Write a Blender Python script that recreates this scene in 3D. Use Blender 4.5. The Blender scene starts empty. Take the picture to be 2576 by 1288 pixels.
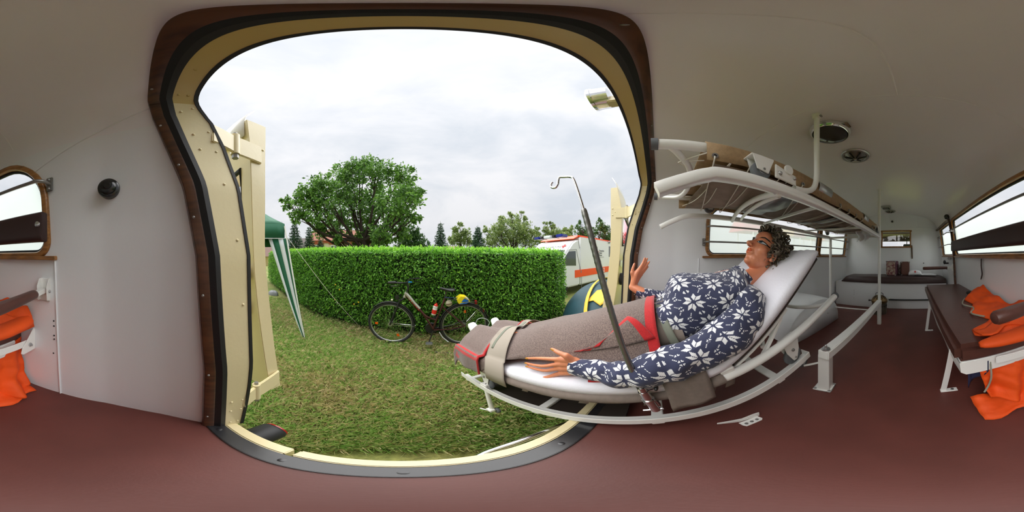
import bpy, bmesh, math, random
import numpy as np
from mathutils import Vector, Matrix, noise as mnoise
from mathutils.bvhtree import BVHTree

R = math.radians
rnd = random.Random(7)
scene = bpy.context.scene
col = scene.collection

# ------------------------------------------------------------------ camera
# x: across the vehicle, y: out through the rear doors, z: up; vehicle floor z=0
CZ = 0.76                      # lens height above the vehicle floor
PX0 = 1008.0                   # pixel column of the rear (+y) direction in the 2576 wide panorama
cam = bpy.data.cameras.new('camera')
cam.type = 'PANO'
cam.panorama_type = 'EQUIRECTANGULAR'
cam.clip_start = 0.01
cam.clip_end = 500
camo = bpy.data.objects.new('camera', cam)
camo.location = (0, 0, CZ)
camo.rotation_euler = (R(90), 0, -(1288 - PX0) / 2576 * 2 * math.pi)
col.objects.link(camo)
scene.camera = camo

# ------------------------------------------------------------------ world: overcast sky
world = bpy.data.worlds.new('overcast_sky')
scene.world = world
world.use_nodes = True
wn, wl = world.node_tree.nodes, world.node_tree.links
wn.clear()
w_out = wn.new('ShaderNodeOutputWorld')
w_bg = wn.new('ShaderNodeBackground')
w_tc = wn.new('ShaderNodeTexCoord')
w_map = wn.new('ShaderNodeMapping')
w_map.inputs['Scale'].default_value = (1, 1, 2.2)
w_n1 = wn.new('ShaderNodeTexNoise')
w_n1.inputs['Scale'].default_value = 1.7
w_n1.inputs['Detail'].default_value = 6
w_n1.inputs['Roughness'].default_value = .55
w_n1.inputs['Distortion'].default_value = .4
w_r = wn.new('ShaderNodeValToRGB')
w_r.color_ramp.elements[0].position = .36
w_r.color_ramp.elements[0].color = (.69, .735, .80, 1)
w_r.color_ramp.elements[1].position = .62
w_r.color_ramp.elements[1].color = (.90, .905, .935, 1)
wl.new(w_tc.outputs['Generated'], w_map.inputs['Vector'])
wl.new(w_map.outputs['Vector'], w_n1.inputs['Vector'])
wl.new(w_n1.outputs['Fac'], w_r.inputs['Fac'])
wl.new(w_r.outputs['Color'], w_bg.inputs['Color'])
# overcast luminance: brighter towards the zenith
w_sep = wn.new('ShaderNodeSeparateXYZ'); wl.new(w_tc.outputs['Generated'], w_sep.inputs[0])
w_mx = wn.new('ShaderNodeMath'); w_mx.operation = 'MAXIMUM'; w_mx.inputs[1].default_value = 0; wl.new(w_sep.outputs['Z'], w_mx.inputs[0])
w_pw = wn.new('ShaderNodeMath'); w_pw.operation = 'POWER'; w_pw.inputs[1].default_value = 1.0; wl.new(w_mx.outputs[0], w_pw.inputs[0])
w_ma = wn.new('ShaderNodeMath'); w_ma.operation = 'MULTIPLY_ADD'; w_ma.inputs[1].default_value = .16; w_ma.inputs[2].default_value = .44
wl.new(w_pw.outputs[0], w_ma.inputs[0]); wl.new(w_ma.outputs[0], w_bg.inputs['Strength'])
wl.new(w_bg.outputs['Background'], w_out.inputs['Surface'])

# added fill: a very broad, soft sun lamp from the rear left brightening lawn and interior
sun = bpy.data.lights.new('broad_sun_fill', 'SUN'); sun.energy = 3.3; sun.angle = R(110); sun.color = (1.0, .985, .96)
suno = bpy.data.objects.new('broad_sun_fill', sun); col.objects.link(suno)
_sd = Vector((math.sin(R(-18)) * math.cos(R(54)), math.cos(R(-18)) * math.cos(R(54)), math.sin(R(54))))
suno.rotation_euler = _sd.to_track_quat('Z', 'Y').to_euler()

scene.view_settings.view_transform = 'Standard'
scene.view_settings.look = 'None'
scene.view_settings.gamma = 1
scene.view_settings.use_curve_mapping = False
scene.view_settings.exposure = 1.02
scene.cycles.max_bounces = 7
scene.cycles.diffuse_bounces = 5
scene.cycles.glossy_bounces = 3
scene.cycles.transmission_bounces = 4
scene.cycles.transparent_max_bounces = 8
scene.cycles.use_adaptive_sampling = True
scene.cycles.adaptive_threshold = .07
scene.cycles.adaptive_min_samples = 16
scene.cycles.sample_clamp_indirect = 6
scene.cycles.caustics_reflective = False
scene.cycles.caustics_refractive = False

GROUND = -0.605                # lawn level below the vehicle floor

# ------------------------------------------------------------------ placing by direction and a known plane
def ray(px, py):
    a = (px - PX0) / 2576 * 2 * math.pi
    e = (644 - py) / 1288 * math.pi
    return Vector((math.sin(a) * math.cos(e), math.cos(a) * math.cos(e), math.sin(e)))
CAM = Vector((0, 0, CZ))
def onx(px, py, x):
    d = ray(px, py); return CAM + d * (x / d.x)
def ony(px, py, y):
    d = ray(px, py); return CAM + d * (y / d.y)
def onz(px, py, z):
    d = ray(px, py); return CAM + d * ((z - CZ) / d.z)
def onr(px, py, r):
    d = ray(px, py); return CAM + d * (r / math.hypot(d.x, d.y))
def onpl(px, py, p, n):
    d = ray(px, py); n = Vector(n); return CAM + d * ((Vector(p) - CAM).dot(n) / d.dot(n))

# ------------------------------------------------------------------ materials
MATS = {}
def mat(name, c, rough=.5, metal=0., var=0., vscale=20., bump=0., bscale=200., coat=0., c2=None, vdetail=3, spec=None, sheen=0., coord='Object', stretch=None, trans=0.):
    if name in MATS: return MATS[name]
    m = bpy.data.materials.new(name); m.use_nodes = True
    nt = m.node_tree; N, L = nt.nodes, nt.links
    b = N['Principled BSDF']
    b.inputs['Base Color'].default_value = (*c, 1)
    b.inputs['Roughness'].default_value = rough
    b.inputs['Metallic'].default_value = metal
    if coat: b.inputs['Coat Weight'].default_value = coat; b.inputs['Coat Roughness'].default_value = .15
    if spec is not None: b.inputs['Specular IOR Level'].default_value = spec
    if sheen: b.inputs['Sheen Weight'].default_value = sheen
    if var or bump:
        tc = N.new('ShaderNodeTexCoord'); src = tc.outputs[coord]
        if stretch:
            mp = N.new('ShaderNodeMapping'); mp.inputs['Scale'].default_value = stretch
            L.new(src, mp.inputs['Vector']); src = mp.outputs['Vector']
    if var:
        n = N.new('ShaderNodeTexNoise'); n.inputs['Scale'].default_value = vscale; n.inputs['Detail'].default_value = vdetail
        L.new(src, n.inputs['Vector'])
        r = N.new('ShaderNodeValToRGB')
        k2 = c2 if c2 else tuple(x * (1 - var) for x in c)
        r.color_ramp.elements[0].position = .35; r.color_ramp.elements[0].color = (*k2, 1)
        r.color_ramp.elements[1].position = .65; r.color_ramp.elements[1].color = (*c, 1)
        L.new(n.outputs['Fac'], r.inputs['Fac']); L.new(r.outputs['Color'], b.inputs['Base Color'])
    if bump:
        n2 = N.new('ShaderNodeTexNoise'); n2.inputs['Scale'].default_value = bscale; n2.inputs['Detail'].default_value = 2
        L.new(src, n2.inputs['Vector'])
        bp = N.new('ShaderNodeBump'); bp.inputs['Strength'].default_value = bump; bp.inputs['Distance'].default_value = .002
        L.new(n2.outputs['Fac'], bp.inputs['Height']); L.new(bp.outputs['Normal'], b.inputs['Normal'])
    if trans:
        t = N.new('ShaderNodeBsdfTranslucent'); mx = N.new('ShaderNodeMixShader'); mx.inputs[0].default_value = trans
        t.inputs['Color'].default_value = (*[min(1, x * 1.3) for x in c], 1)
        if var: L.new(r.outputs['Color'], t.inputs['Color'])
        L.new(b.outputs[0], mx.inputs[1]); L.new(t.outputs[0], mx.inputs[2])
        L.new(mx.outputs[0], N['Material Output'].inputs['Surface'])
    MATS[name] = m
    return m

def glass_mat(name, tint=(1, 1, 1), gloss=.04):
    m = bpy.data.materials.new(name); m.use_nodes = True
    N, L = m.node_tree.nodes, m.node_tree.links; N.clear()
    o = N.new('ShaderNodeOutputMaterial'); t = N.new('ShaderNodeBsdfTransparent'); g = N.new('ShaderNodeBsdfGlossy')
    t.inputs[0].default_value = (*tint, 1); g.inputs['Roughness'].default_value = .02
    mx = N.new('ShaderNodeMixShader'); mx.inputs[0].default_value = gloss
    L.new(t.outputs[0], mx.inputs[1]); L.new(g.outputs[0], mx.inputs[2]); L.new(mx.outputs[0], o.inputs['Surface'])
    MATS[name] = m; return m
def frost_mat(name, c):
    m = bpy.data.materials.new(name); m.use_nodes = True
    N, L = m.node_tree.nodes, m.node_tree.links; N.clear()
    o = N.new('ShaderNodeOutputMaterial'); t = N.new('ShaderNodeBsdfTranslucent'); g = N.new('ShaderNodeBsdfDiffuse')
    t.inputs[0].default_value = (*c, 1); g.inputs[0].default_value = (.7, .74, .75, 1)
    mx = N.new('ShaderNodeMixShader'); mx.inputs[0].default_value = .10
    tr = N.new('ShaderNodeBsdfTransparent'); tr.inputs[0].default_value = (*c, 1); m2 = N.new('ShaderNodeMixShader'); m2.inputs[0].default_value = .34
    L.new(t.outputs[0], mx.inputs[1]); L.new(g.outputs[0], mx.inputs[2]); L.new(mx.outputs[0], m2.inputs[1]); L.new(tr.outputs[0], m2.inputs[2]); L.new(m2.outputs[0], o.inputs['Surface'])
    MATS[name] = m; return m

def srgb(r, g, b):
    f = lambda x: ((x / 255 + .055) / 1.055) ** 2.4 if x > 10 else x / 255 / 12.92
    return (f(r), f(g), f(b))

WHITE = mat('white_wall_paint', (.85, .86, .88), .32, bump=.12, bscale=60, coat=.25)
ROOFW = mat('white_roof_paint', (.87, .84, .87), .28, bump=.06, bscale=25, coat=.3)
WMETAL = mat('white_metal_enamel', (.86, .85, .82), .28, bump=.05, bscale=90, coat=.4)
CREAM = mat('cream_paint', srgb(226, 212, 168), .3, bump=.15, bscale=70, coat=.35)
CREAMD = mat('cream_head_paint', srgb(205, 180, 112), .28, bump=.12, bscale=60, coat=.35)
WOODD = mat('dark_stained_wood', srgb(96, 58, 34), .4, var=.55, vscale=9, stretch=(1, 1, 6), bump=.1, coat=.3)
WOOD = mat('honey_wood', srgb(170, 115, 58), .35, var=.5, vscale=14, stretch=(6, 1, 6), bump=.1, coat=.3)
RUBBER = mat('black_rubber', (.012, .012, .013), .55)
BLACKM = mat('black_metal', (.018, .018, .02), .3, bump=.2, bscale=40, coat=.5)
LINO = mat('brown_linoleum', srgb(104, 57, 50), .45, var=.18, vscale=5, bump=.08, bscale=120)
LEATHER = mat('brown_leatherette', srgb(86, 50, 42), .38, var=.15, vscale=30, bump=.25, bscale=350)
LEATHD = mat('dark_leatherette', srgb(58, 38, 36), .45, bump=.2, bscale=300)
CHROME = mat('chrome', (.75, .75, .76), .12, 1.)
STEEL = mat('grey_steel', (.33, .32, .31), .4, .8)
GALV = mat('dull_aluminium', (.50, .50, .51), .38, .9)
BLACK = mat('black_bakelite', (.01, .01, .011), .22, coat=.4)
BLACKP = mat('black_plastic', (.014, .014, .015), .4)
GREYR = mat('grey_rubber', (.12, .13, .14), .55)
DARK = mat('dark_void', (.012, .010, .009), .8)
GLASS = glass_mat('clear_glass')
FROST = frost_mat('frosted_glass', (.90, .96, .96))

# ------------------------------------------------------------------ mesh builder
class MB:
    def __init__(s): s.v = []; s.f = []; s.uv = None; s.mi = []
    def add(s, vs, fs, m=0):
        o = len(s.v); s.v += [tuple(p) for p in vs]; s.f += [tuple(i + o for i in f) for f in fs]; s.mi += [m] * len(fs)
        return s
    def box(s, c, size, M=None, m=0):
        c = Vector(c); hx, hy, hz = size[0] / 2, size[1] / 2, size[2] / 2
        vs = []
        for dx, dy, dz in ((-1,-1,-1),(1,-1,-1),(1,1,-1),(-1,1,-1),(-1,-1,1),(1,-1,1),(1,1,1),(-1,1,1)):
            p = Vector((dx * hx, dy * hy, dz * hz)); vs.append(c + (M @ p if M else p))
        return s.add(vs, [(3,2,1,0),(4,5,6,7),(0,1,5,4),(1,2,6,5),(2,3,7,6),(3,0,4,7)], m)
    def bar(s, a, b, w, h, up=(0, 0, 1), m=0):
        a, b = Vector(a), Vector(b); d = b - a; x = d.normalized(); y = Vector(up).cross(x)
        if y.length < 1e-5: y = Vector((1, 0, 0)).cross(x)
        y.normalize(); z = x.cross(y)
        return s.box((a + b) / 2, (d.length, w, h), Matrix((x, y, z)).transposed(), m)
    def tube(s, pts, r, n=10, cap=True, closed=False, m=0, flat=None, up0=None):
        pts = [Vector(p) for p in pts]; k = len(pts)
        rs = r if isinstance(r, (list, tuple)) else [r] * k
        T = []
        for i in range(k):
            if closed: t = pts[(i + 1) % k] - pts[i - 1]
            else: t = pts[min(i + 1, k - 1)] - pts[max(i - 1, 0)]
            T.append(t.normalized() if t.length > 1e-9 else Vector((0, 0, 1)))
        u = Vector(up0) if up0 else (Vector((0, 0, 1)) if abs(T[0].z) < .9 else Vector((1, 0, 0)))
        u = (u - T[0] * u.dot(T[0])).normalized()
        vs, fs = [], []
        for i in range(k):
            u = u - T[i] * u.dot(T[i])
            u = u.normalized() if u.length > 1e-6 else T[i].orthogonal().normalized()
            w = T[i].cross(u)
            fr = (1, 1) if not flat else flat
            for j in range(n):
                a = 2 * math.pi * j / n + (math.pi / n if n == 4 else 0)
                vs.append(pts[i] + (u * math.cos(a) * fr[0] + w * math.sin(a) * fr[1]) * rs[i])
        for i in range(k if closed else k - 1):
            i2 = (i + 1) % k
            for j in range(n):
                j2 = (j + 1) % n
                fs.append((i * n + j, i * n + j2, i2 * n + j2, i2 * n + j))
        if cap and not closed:
            fs.append(tuple(range(n - 1, -1, -1))); fs.append(tuple((k - 1) * n + j for j in range(n)))
        return s.add(vs, fs, m)
    def lathe(s, prof, n=24, o=(0, 0, 0), M=None, m=0, ang=2 * math.pi):
        o = Vector(o); vs, fs = [], []; k = len(prof)
        for i, (r, z) in enumerate(prof):
            for j in range(n):
                a = ang * j / n; p = Vector((r * math.cos(a), r * math.sin(a), z)); vs.append(o + (M @ p if M else p))
        for i in range(k - 1):
            for j in range(n):
                j2 = (j + 1) % n; fs.append((i * n + j, i * n + j2, (i + 1) * n + j2, (i + 1) * n + j))
        if prof[0][0] > 1e-6: fs.append(tuple(range(n - 1, -1, -1)))
        if prof[-1][0] > 1e-6: fs.append(tuple((k - 1) * n + j for j in range(n)))
        return s.add(vs, fs, m)
    def grid(s, rows, closed_u=False, m=0, cap=False):
        nr, nc = len(rows), len(rows[0]); vs = [p for r in rows for p in r]; fs = []
        for i in range(nr - 1):
            for j in range(nc if closed_u else nc - 1):
                j2 = (j + 1) % nc; fs.append((i * nc + j, i * nc + j2, (i + 1) * nc + j2, (i + 1) * nc + j))
        if cap:
            fs.append(tuple(range(nc - 1, -1, -1))); fs.append(tuple((nr - 1) * nc + j for j in range(nc)))
        return s.add(vs, fs, m)
    def prism(s, poly, off, m=0):
        poly = [Vector(p) for p in poly]; off = Vector(off); k = len(poly)
        vs = poly + [p + off for p in poly]
        fs = [tuple(range(k - 1, -1, -1)), tuple(range(k, 2 * k))] + [(i, (i + 1) % k, (i + 1) % k + k, i + k) for i in range(k)]
        return s.add(vs, fs, m)
    def ball(s, c, r, n=10, sc=(1, 1, 1), M=None, m=0):
        prof = [(max(r * math.sin(math.pi * i / n), 1e-7 if 0 < i < n else 0), -r * math.cos(math.pi * i / n)) for i in range(n + 1)]
        S = Matrix.Diagonal(sc); MM = (M @ S) if M else S
        prof[0] = (1e-5, -r); prof[-1] = (1e-5, r)
        return s.lathe(prof, n + 4, c, MM, m)
    def build(s, name, material, parent=None, smooth=True, bevel=0., ang=38, solid=0., sub=0, kind=None, label=None, uvs=None, segs=2):
        me = bpy.data.meshes.new(name); me.from_pydata(s.v, [], s.f)
        for mm in (material if isinstance(material, (list, tuple)) else [material]): me.materials.append(mm)
        if any(s.mi): me.polygons.foreach_set('material_index', s.mi)
        if uvs is not None:
            lay = me.uv_layers.new(name='UVMap'); li = np.empty(len(me.loops), dtype=np.int32); me.loops.foreach_get('vertex_index', li)
            lay.data.foreach_set('uv', np.asarray(uvs, dtype=np.float32)[li].ravel())
        if bevel:
            bm = bmesh.new(); bm.from_mesh(me)
            ed = [e for e in bm.edges if len(e.link_faces) == 2 and e.calc_face_angle(0) > R(25)]
            bmesh.ops.bevel(bm, geom=ed, offset=bevel, segments=segs, affect='EDGES', clamp_overlap=True)
            bm.to_mesh(me); bm.free()
        if smooth:
            me.polygons.foreach_set('use_smooth', [True] * len(me.polygons)); me.set_sharp_from_angle(angle=R(ang))
        o = bpy.data.objects.new(name, me); col.objects.link(o)
        if solid:
            md = o.modifiers.new('Solidify', 'SOLIDIFY'); md.thickness = abs(solid); md.offset = 1 if solid > 0 else -1
        if sub:
            md = o.modifiers.new('Subdivision', 'SUBSURF'); md.levels = sub; md.render_levels = sub
        if parent: adopt(o, parent)
        if kind: o['kind'] = kind
        elif parent and name in SMALL and pieces(s) > 1: o['kind'] = 'stuff'
        if label: o['label'] = label
        return o
SMALL = {'screw', 'rivet', 'bolt', 'slot', 'air_hole', 'corner_cap', 'rail_bracket', 'stitching', 'grommet', 'lacing', 'spoke'}
def pieces(s):
    par = list(range(len(s.v)))
    def find(i):
        while par[i] != i: par[i] = par[par[i]]; i = par[i]
        return i
    for f in s.f:
        a = find(f[0])
        for q in f[1:]: par[find(q)] = a
    return len({find(i) for i in range(len(s.v))})
def adopt(o, parent):
    o.parent = parent
    o.matrix_parent_inverse = PINV.get(parent.name, Matrix.Identity(4))
PINV = {}
def tag(o, label, cat, group=None):
    o['label'] = label; o['category'] = cat
    if group: o['group'] = group
    return o
def thing(name, label, cat, loc=(0, 0, 0), group=None):
    o = bpy.data.objects.new(name, None); col.objects.link(o); o.location = loc; o.empty_display_size = .05
    PINV[o.name] = Matrix.Translation(-Vector(loc))
    return tag(o, label, cat, group)
def struct(o): o['kind'] = 'structure'; return o
def lerp(a, b, t): return a + (b - a) * t
def interp(x, xs, ys): return float(np.interp(x, xs, ys))
def bez(p0, p1, p2, p3, n=12):
    p0, p1, p2, p3 = map(Vector, (p0, p1, p2, p3)); out = []
    for i in range(n + 1):
        t = i / n; out.append(p0 * (1-t)**3 + p1 * 3*t*(1-t)**2 + p2 * 3*t*t*(1-t) + p3 * t**3)
    return out
def smooth_path(pts, n=6, closed=False):
    pts = [Vector(p) for p in pts]; out = []; k = len(pts)
    for i in range(k if closed else k - 1):
        a = pts[(i - 1) % k] if closed or i else pts[0]; b = pts[i]; c = pts[(i + 1) % k]; d = pts[(i + 2) % k] if closed or i + 2 < k else pts[-1]
        for j in range(n):
            t = j / n
            out.append(.5 * ((2 * b) + (c - a) * t + (2 * a - 5 * b + 4 * c - d) * t * t + (3 * b - a - 3 * c + d) * t ** 3))
    if not closed: out.append(pts[-1])
    return out
# ================================================================== vehicle body shell
XC = .34
YF = -2.62
PROF = [(0, 1.0), (.4, .975), (.76, .95), (1.0, .925), (1.12, .90), (1.20, .875), (1.27, .845), (1.33, .80), (1.38, .73), (1.43, .61), (1.465, .45), (1.488, .27), (1.50, .12), (1.503, 0)]
PZ = [p[0] for p in PROF]; PR = [p[1] for p in PROF]
def _sm(xs, ys, k=.05):
    g = np.linspace(-2.8, .45, 1301); v = np.interp(g, xs, ys); n = int(k / (g[1] - g[0])); w = np.hanning(2 * n + 3); w /= w.sum()
    vp = np.concatenate([np.full(n + 1, v[0]), v, np.full(n + 1, v[-1])]); return g, np.convolve(vp, w, 'valid')
_GL = _sm([-2.65, -.8, -.33, -.134, -.04, .056, .115, .168, .3], [.85, .925, .933, .926, .90, .861, .818, .771, .64])
_GR = _sm([-2.65, -.8, -.33, -.134, -.04, .056, .115, .168, .3], [.82, .965, .985, .98, .955, .92, .885, .842, .72])
def hwl(y): return float(np.interp(y, *_GL))
def hwr(y): return float(np.interp(y, *_GR))
def zs(y): return interp(y, [-2.65, -1.6], [.972, 1.0])
def yend(z): return interp(z, [0, .4, .76, .95, 1.11, 1.22, 1.30, 1.38, 1.43, 1.503], [.172, .17, .148, .116, .067, .036, .022, .025, .028, .03])
# dense profile, side = -1 bench side, +1 stretcher side
QZ = []
for z0, z1, n in ((0, .76, 22), (.76, 1.2, 22), (1.2, 1.43, 12)):
    QZ += [(lerp(z0, z1, i / n), None) for i in range(n)]
QZ = [z for z, _ in QZ] + [1.43, 1.448, 1.465, 1.477, 1.488, 1.4945, 1.50, 1.502, 1.503]
_pp = smooth_path([Vector((r_, z_, 0)) for z_, r_ in PROF] + [Vector((-.12, 1.50, 0))], 10)
_pp = [p for p in _pp if p.x >= 0]
_DZ = np.maximum.accumulate(np.array([p.y for p in _pp])); _DR = np.array([p.x for p in _pp])
def rho(z): return float(np.interp(z, _DZ, _DR)) if z < 1.5029 else 0.0
def shell(side, z, y):
    h = hwl(y) if side < 0 else hwr(y)
    k = zs(y) if z > 1.0 else 1.0
    zz = z if z <= 1.0 else 1.0 + (z - 1.0) * (1 - (1 - k) * 3)
    return Vector((XC + side * h * rho(z), y, zz))
def wallx(side, z, y): return shell(side, z, y).x

WINZ0, WINZ1 = .765, 1.165
# (y rear, y front, rear-top radius, other radius)
WINS = {-1: [(-.375, -1.80, .17, .05), (-1.885, -2.44, .03, .03)], 1: [(-.415, -1.76, .13, .05), (-1.83, -2.50, .03, .03)]}
def in_win(side, y, z, grow=0.):
    for (a, b, rt, ro) in WINS[side]:
        y0, y1, z0, z1 = b - grow, a + grow, WINZ0 - grow, WINZ1 + grow
        if not (y0 < y < y1 and z0 < z < z1): continue
        r = rt if z > (z0 + z1) / 2 and y > (y0 + y1) / 2 else ro
        cy = min(max(y, y0 + r), y1 - r); cz = min(max(z, z0 + r), z1 - r)
        if math.hypot(y - cy, z - cz) <= r: return True
    return False
def stations(): 
    n = 150; return [i / n for i in range(n + 1)]
def shell_part(name, side_ranges, material, label=None):
    mb = MB()
    for side, za, zb in side_ranges:
        zl = [z for z in QZ if za - 1e-6 <= z <= zb + 1e-6]
        S = stations(); rows = []
        for z in zl:
            ye = yend(z); rows.append([shell(side, z, lerp(YF, ye, s)) for s in S])
        o = len(mb.v); nc = len(S)
        mb.v += [tuple(p) for r in rows for p in r]
        for i in range(len(zl) - 1):
            for j in range(nc - 1):
                q = [o + i * nc + j, o + i * nc + j + 1, o + (i + 1) * nc + j + 1, o + (i + 1) * nc + j]
                yy = (rows[i][j].y + rows[i][j + 1].y) / 2; zz = (zl[i] + zl[i + 1]) / 2
                if in_win(side, yy, zz, .009): continue
                mb.f.append(tuple(q[::-1] if side > 0 else q)); mb.mi.append(0)
    o = struct(mb.build(name, material, smooth=True, ang=60))
    # exact surface normals so that neighbouring panels shade as one skin; an outer skin gives the body its thickness
    nrm = []
    for p in mb.v:
        sd = -1 if p[0] < XC else 1
        z = min(p[2], 1.5028); e = .004
        a = shell(sd, min(z + e, 1.5029), p[1]) - shell(sd, max(z - e, 0), p[1]); b = shell(sd, z, p[1] + .01) - shell(sd, z, p[1] - .01)
        n = a.cross(b); c = Vector((XC, p[1], .7)) - Vector(p)
        if abs(p[0] - XC) < .02: n = Vector((0, 0, -1))
        nrm.append(n.normalized() if n.dot(c) > 0 else -n.normalized())
    o.data.normals_split_custom_set_from_vertices(nrm)
    m2 = MB(); m2.v = [tuple(Vector(p) - n * .03) for p, n in zip(mb.v, nrm)]; m2.f = [f[::-1] for f in mb.f]; m2.mi = list(mb.mi)
    m2.build('outer_skin', CREAM, o, ang=60)
    return o
ZS = QZ[44]
shell_part('wall_left', [(-1, 0, ZS)], WHITE)
shell_part('wall_right', [(1, 0, ZS)], WHITE)
shell_part('ceiling', [(-1, ZS, 1.503), (1, ZS, 1.503)], ROOFW)

# floor with the plan outline of the body, ending at the sill strip
mb = MB()
ys = [lerp(YF, .164, i / 40) for i in range(41)]
L_ = [Vector((XC - hwl(y) - .02, y, 0)) for y in ys]; R_ = [Vector((XC + hwr(y) + .02, y, 0)) for y in ys]
nx = 10
mb.grid([[L_[i].lerp(R_[i], j / nx) for j in range(nx + 1)] for i in range(41)])
lo = MB(); lo.v = list(mb.v); lo.f = list(mb.f); lo.mi = list(mb.mi)
fl = struct(mb.build('floor', LINO))
ub = MB(); ub.v = [(p[0], p[1], -.05) for p in mb.v]; ub.f = [f[::-1] for f in mb.f]; ub.mi = list(mb.mi)
ub.build('underfloor', BLACKM, fl)

# front bulkhead with a window opening
BW = (.036, .50, .905, 1.165)          # x0,x1,z0,z1 of the little bulkhead window
mb = MB()
zl = [z for z in QZ]
xs_l = lambda z: shell(-1, z, YF).x; xs_r = lambda z: shell(1, z, YF).x
xcut = sorted(set([BW[0], BW[1]])); rows = []
zz = sorted(set([0, .2, .4, .6, .76, BW[2], BW[3]] + [z for z in QZ if z > 1.0]))
for z in zz:
    a, b = xs_l(z), xs_r(z); zr = shell(1, z, YF).z
    if b - a < .5: pts = [lerp(a, b, t) for t in (0, .1, .2, .3, .4, .5, .6, .7, .8, .9, 1)]
    else: pts = [a, lerp(a, BW[0], .33), lerp(a, BW[0], .66), BW[0], .15, .27, .38, BW[1], lerp(BW[1], b, .33), lerp(BW[1], b, .66), b]
    rows.append([Vector((x, YF, zr)) for x in pts])
for i in range(len(rows) - 1):
    for j in range(10):
        if BW[2] - 1e-6 <= zz[i] < BW[3] - 1e-6 and 3 <= j < 7: continue
        mb.add([rows[i][j], rows[i][j + 1], rows[i + 1][j + 1], rows[i + 1][j]], [(0, 1, 2, 3)])
bm_wall = mb.build('wall_front', WHITE, smooth=False, solid=.02)
struct(bm_wall)
# raised head panel seams on the bulkhead
mb = MB()
mb.bar((-.46, YF + .006, 1.225), (1.08, YF + .006, 1.225), .008, .006)
mb.bar((-.09, YF + .006, 1.23), (-.09, YF + .006, 1.40), .008, .006)
struct(mb.build('trim_8', WHITE, bevel=.001))

# thin panel seams (beads) on walls and roof
def bead(pts, r=.0028): 
    return MB().tube(pts, r, 6)
q = []
for i in range(15): q.append(shell(-1, lerp(0.0, .75, i / 14), -.336) + Vector((.002, 0, 0)))
struct(bead(q, .004).build('trim_9', WHITE))
q = [shell(1, lerp(.3, .74, i / 10), -.336) - Vector((.002, 0, 0)) for i in range(11)]
struct(bead(q, .004).build('trim_10', WHITE))
def roofline(y, za=1.1):
    zl = [z for z in QZ if z >= za]
    return [shell(-1, z, y) - Vector((0, 0, .001)) for z in zl] + [shell(1, z, y) - Vector((0, 0, .001)) for z in reversed(zl[:-1])]
struct(bead(roofline(-.475, 1.24)).build('trim_11', ROOFW))
q = [shell(-1, 1.483, lerp(-.475, .02, i / 10)) for i in range(11)]
struct(bead(q).build('trim_12', ROOFW))
q = [shell(-1, lerp(1.12, 1.275, i / 14), lerp(-.40, .02, i / 14)) + Vector((.001, 0, 0)) for i in range(15)]
struct(bead(q).build('trim_13', WHITE))
q = [shell(1, lerp(1.15, 1.275, i / 14), lerp(-.42, .02, i / 14)) - Vector((.001, 0, 0)) for i in range(15)]
struct(bead(q).build('trim_14', WHITE))

# ------------------------------------------------------------------ rear door surround swept along the opening
def surround():
    P = []
    for side in (-1, 1):
        zl = [z for z in QZ]
        if side > 0: zl = zl[:-1][::-1]
        for z in zl: P.append((side, z, shell(side, z, yend(z))))
    return P
SUR = surround()
def inward(i):
    a = SUR[max(i - 1, 0)][2]; b = SUR[min(i + 1, len(SUR) - 1)][2]
    t = Vector((b.x - a.x, 0, b.z - a.z)).normalized(); return Vector((t.z, 0, -t.x))
NIN = [inward(i) for i in range(len(SUR))]
def off(i, n, y): return SUR[i][2] + NIN[i] * n + Vector((0, y, 0))
def cdepth(z, side=-1): return (1 if side < 0 else interp(z, [0, 1.2, 1.36], [.52, .52, 1])) * interp(z, [0, .3, .76, 1.1, 1.2, 1.27, 1.33, 1.5], [.052, .072, .088, .098, .085, .058, .052, .052])
IK = [i for i, s in enumerate(SUR) if s[0] < 0 and s[1] <= 1.285][-1]          # left kink
JK = [i for i, s in enumerate(SUR) if s[0] > 0 and s[1] <= 1.285][0]           # right kink
def sweep(i0, i1, prof):
    """prof: function(i) -> list of points, closed cross-section"""
    mb = MB(); mb.grid([prof(i) for i in range(i0, i1 + 1)], closed_u=True, cap=True); return mb
def wood_prof(i):
    return [off(i, -.004, -.016), off(i, .012, -.016), off(i, .024, .002), off(i, .024, .016), off(i, -.004, .012)]
def seal_prof(i):
    return [off(i, .008, .012), off(i, .024, .010), off(i, .036, .024), off(i, .036, .038), off(i, .012, .038)]
def cream_prof(i):
    d = cdepth(SUR[i][1], SUR[i][0])
    return [off(i, .006, .030), off(i, .034, .030), off(i, .042, .034 + d), off(i, -.004, .034 + d)]
def lip_prof(i):
    d = .034 + cdepth(SUR[i][1], SUR[i][0])
    return [off(i, .030, d - .004), off(i, .0445, d - .004), off(i, .0455, d + .006), off(i, .030, d + .006)]
n_ = len(SUR) - 1
struct(sweep(0, IK, wood_prof).build('trim_1', WOODD, bevel=.002))
struct(sweep(IK, JK + 9, wood_prof).build('trim_2', WOODD, bevel=.002)) if False else None
struct(sweep(IK, JK - 5, wood_prof).build('trim_2', WOODD))
struct(sweep(JK - 5, JK, wood_prof).build('trim_3', WOODD))
struct(sweep(JK, n_, wood_prof).build('trim_4', WOODD))
struct(sweep(0, n_, seal_prof).build('trim_5', RUBBER))
struct(sweep(0, n_, lip_prof).build('trim_6', RUBBER))
jl = struct(sweep(0, IK, cream_prof).build('trim_7', CREAM))
jr = struct(sweep(JK, n_, cream_prof).build('trim_15', CREAM))
hd = struct(sweep(IK, JK, cream_prof).build('trim_16', CREAMD))
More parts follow.
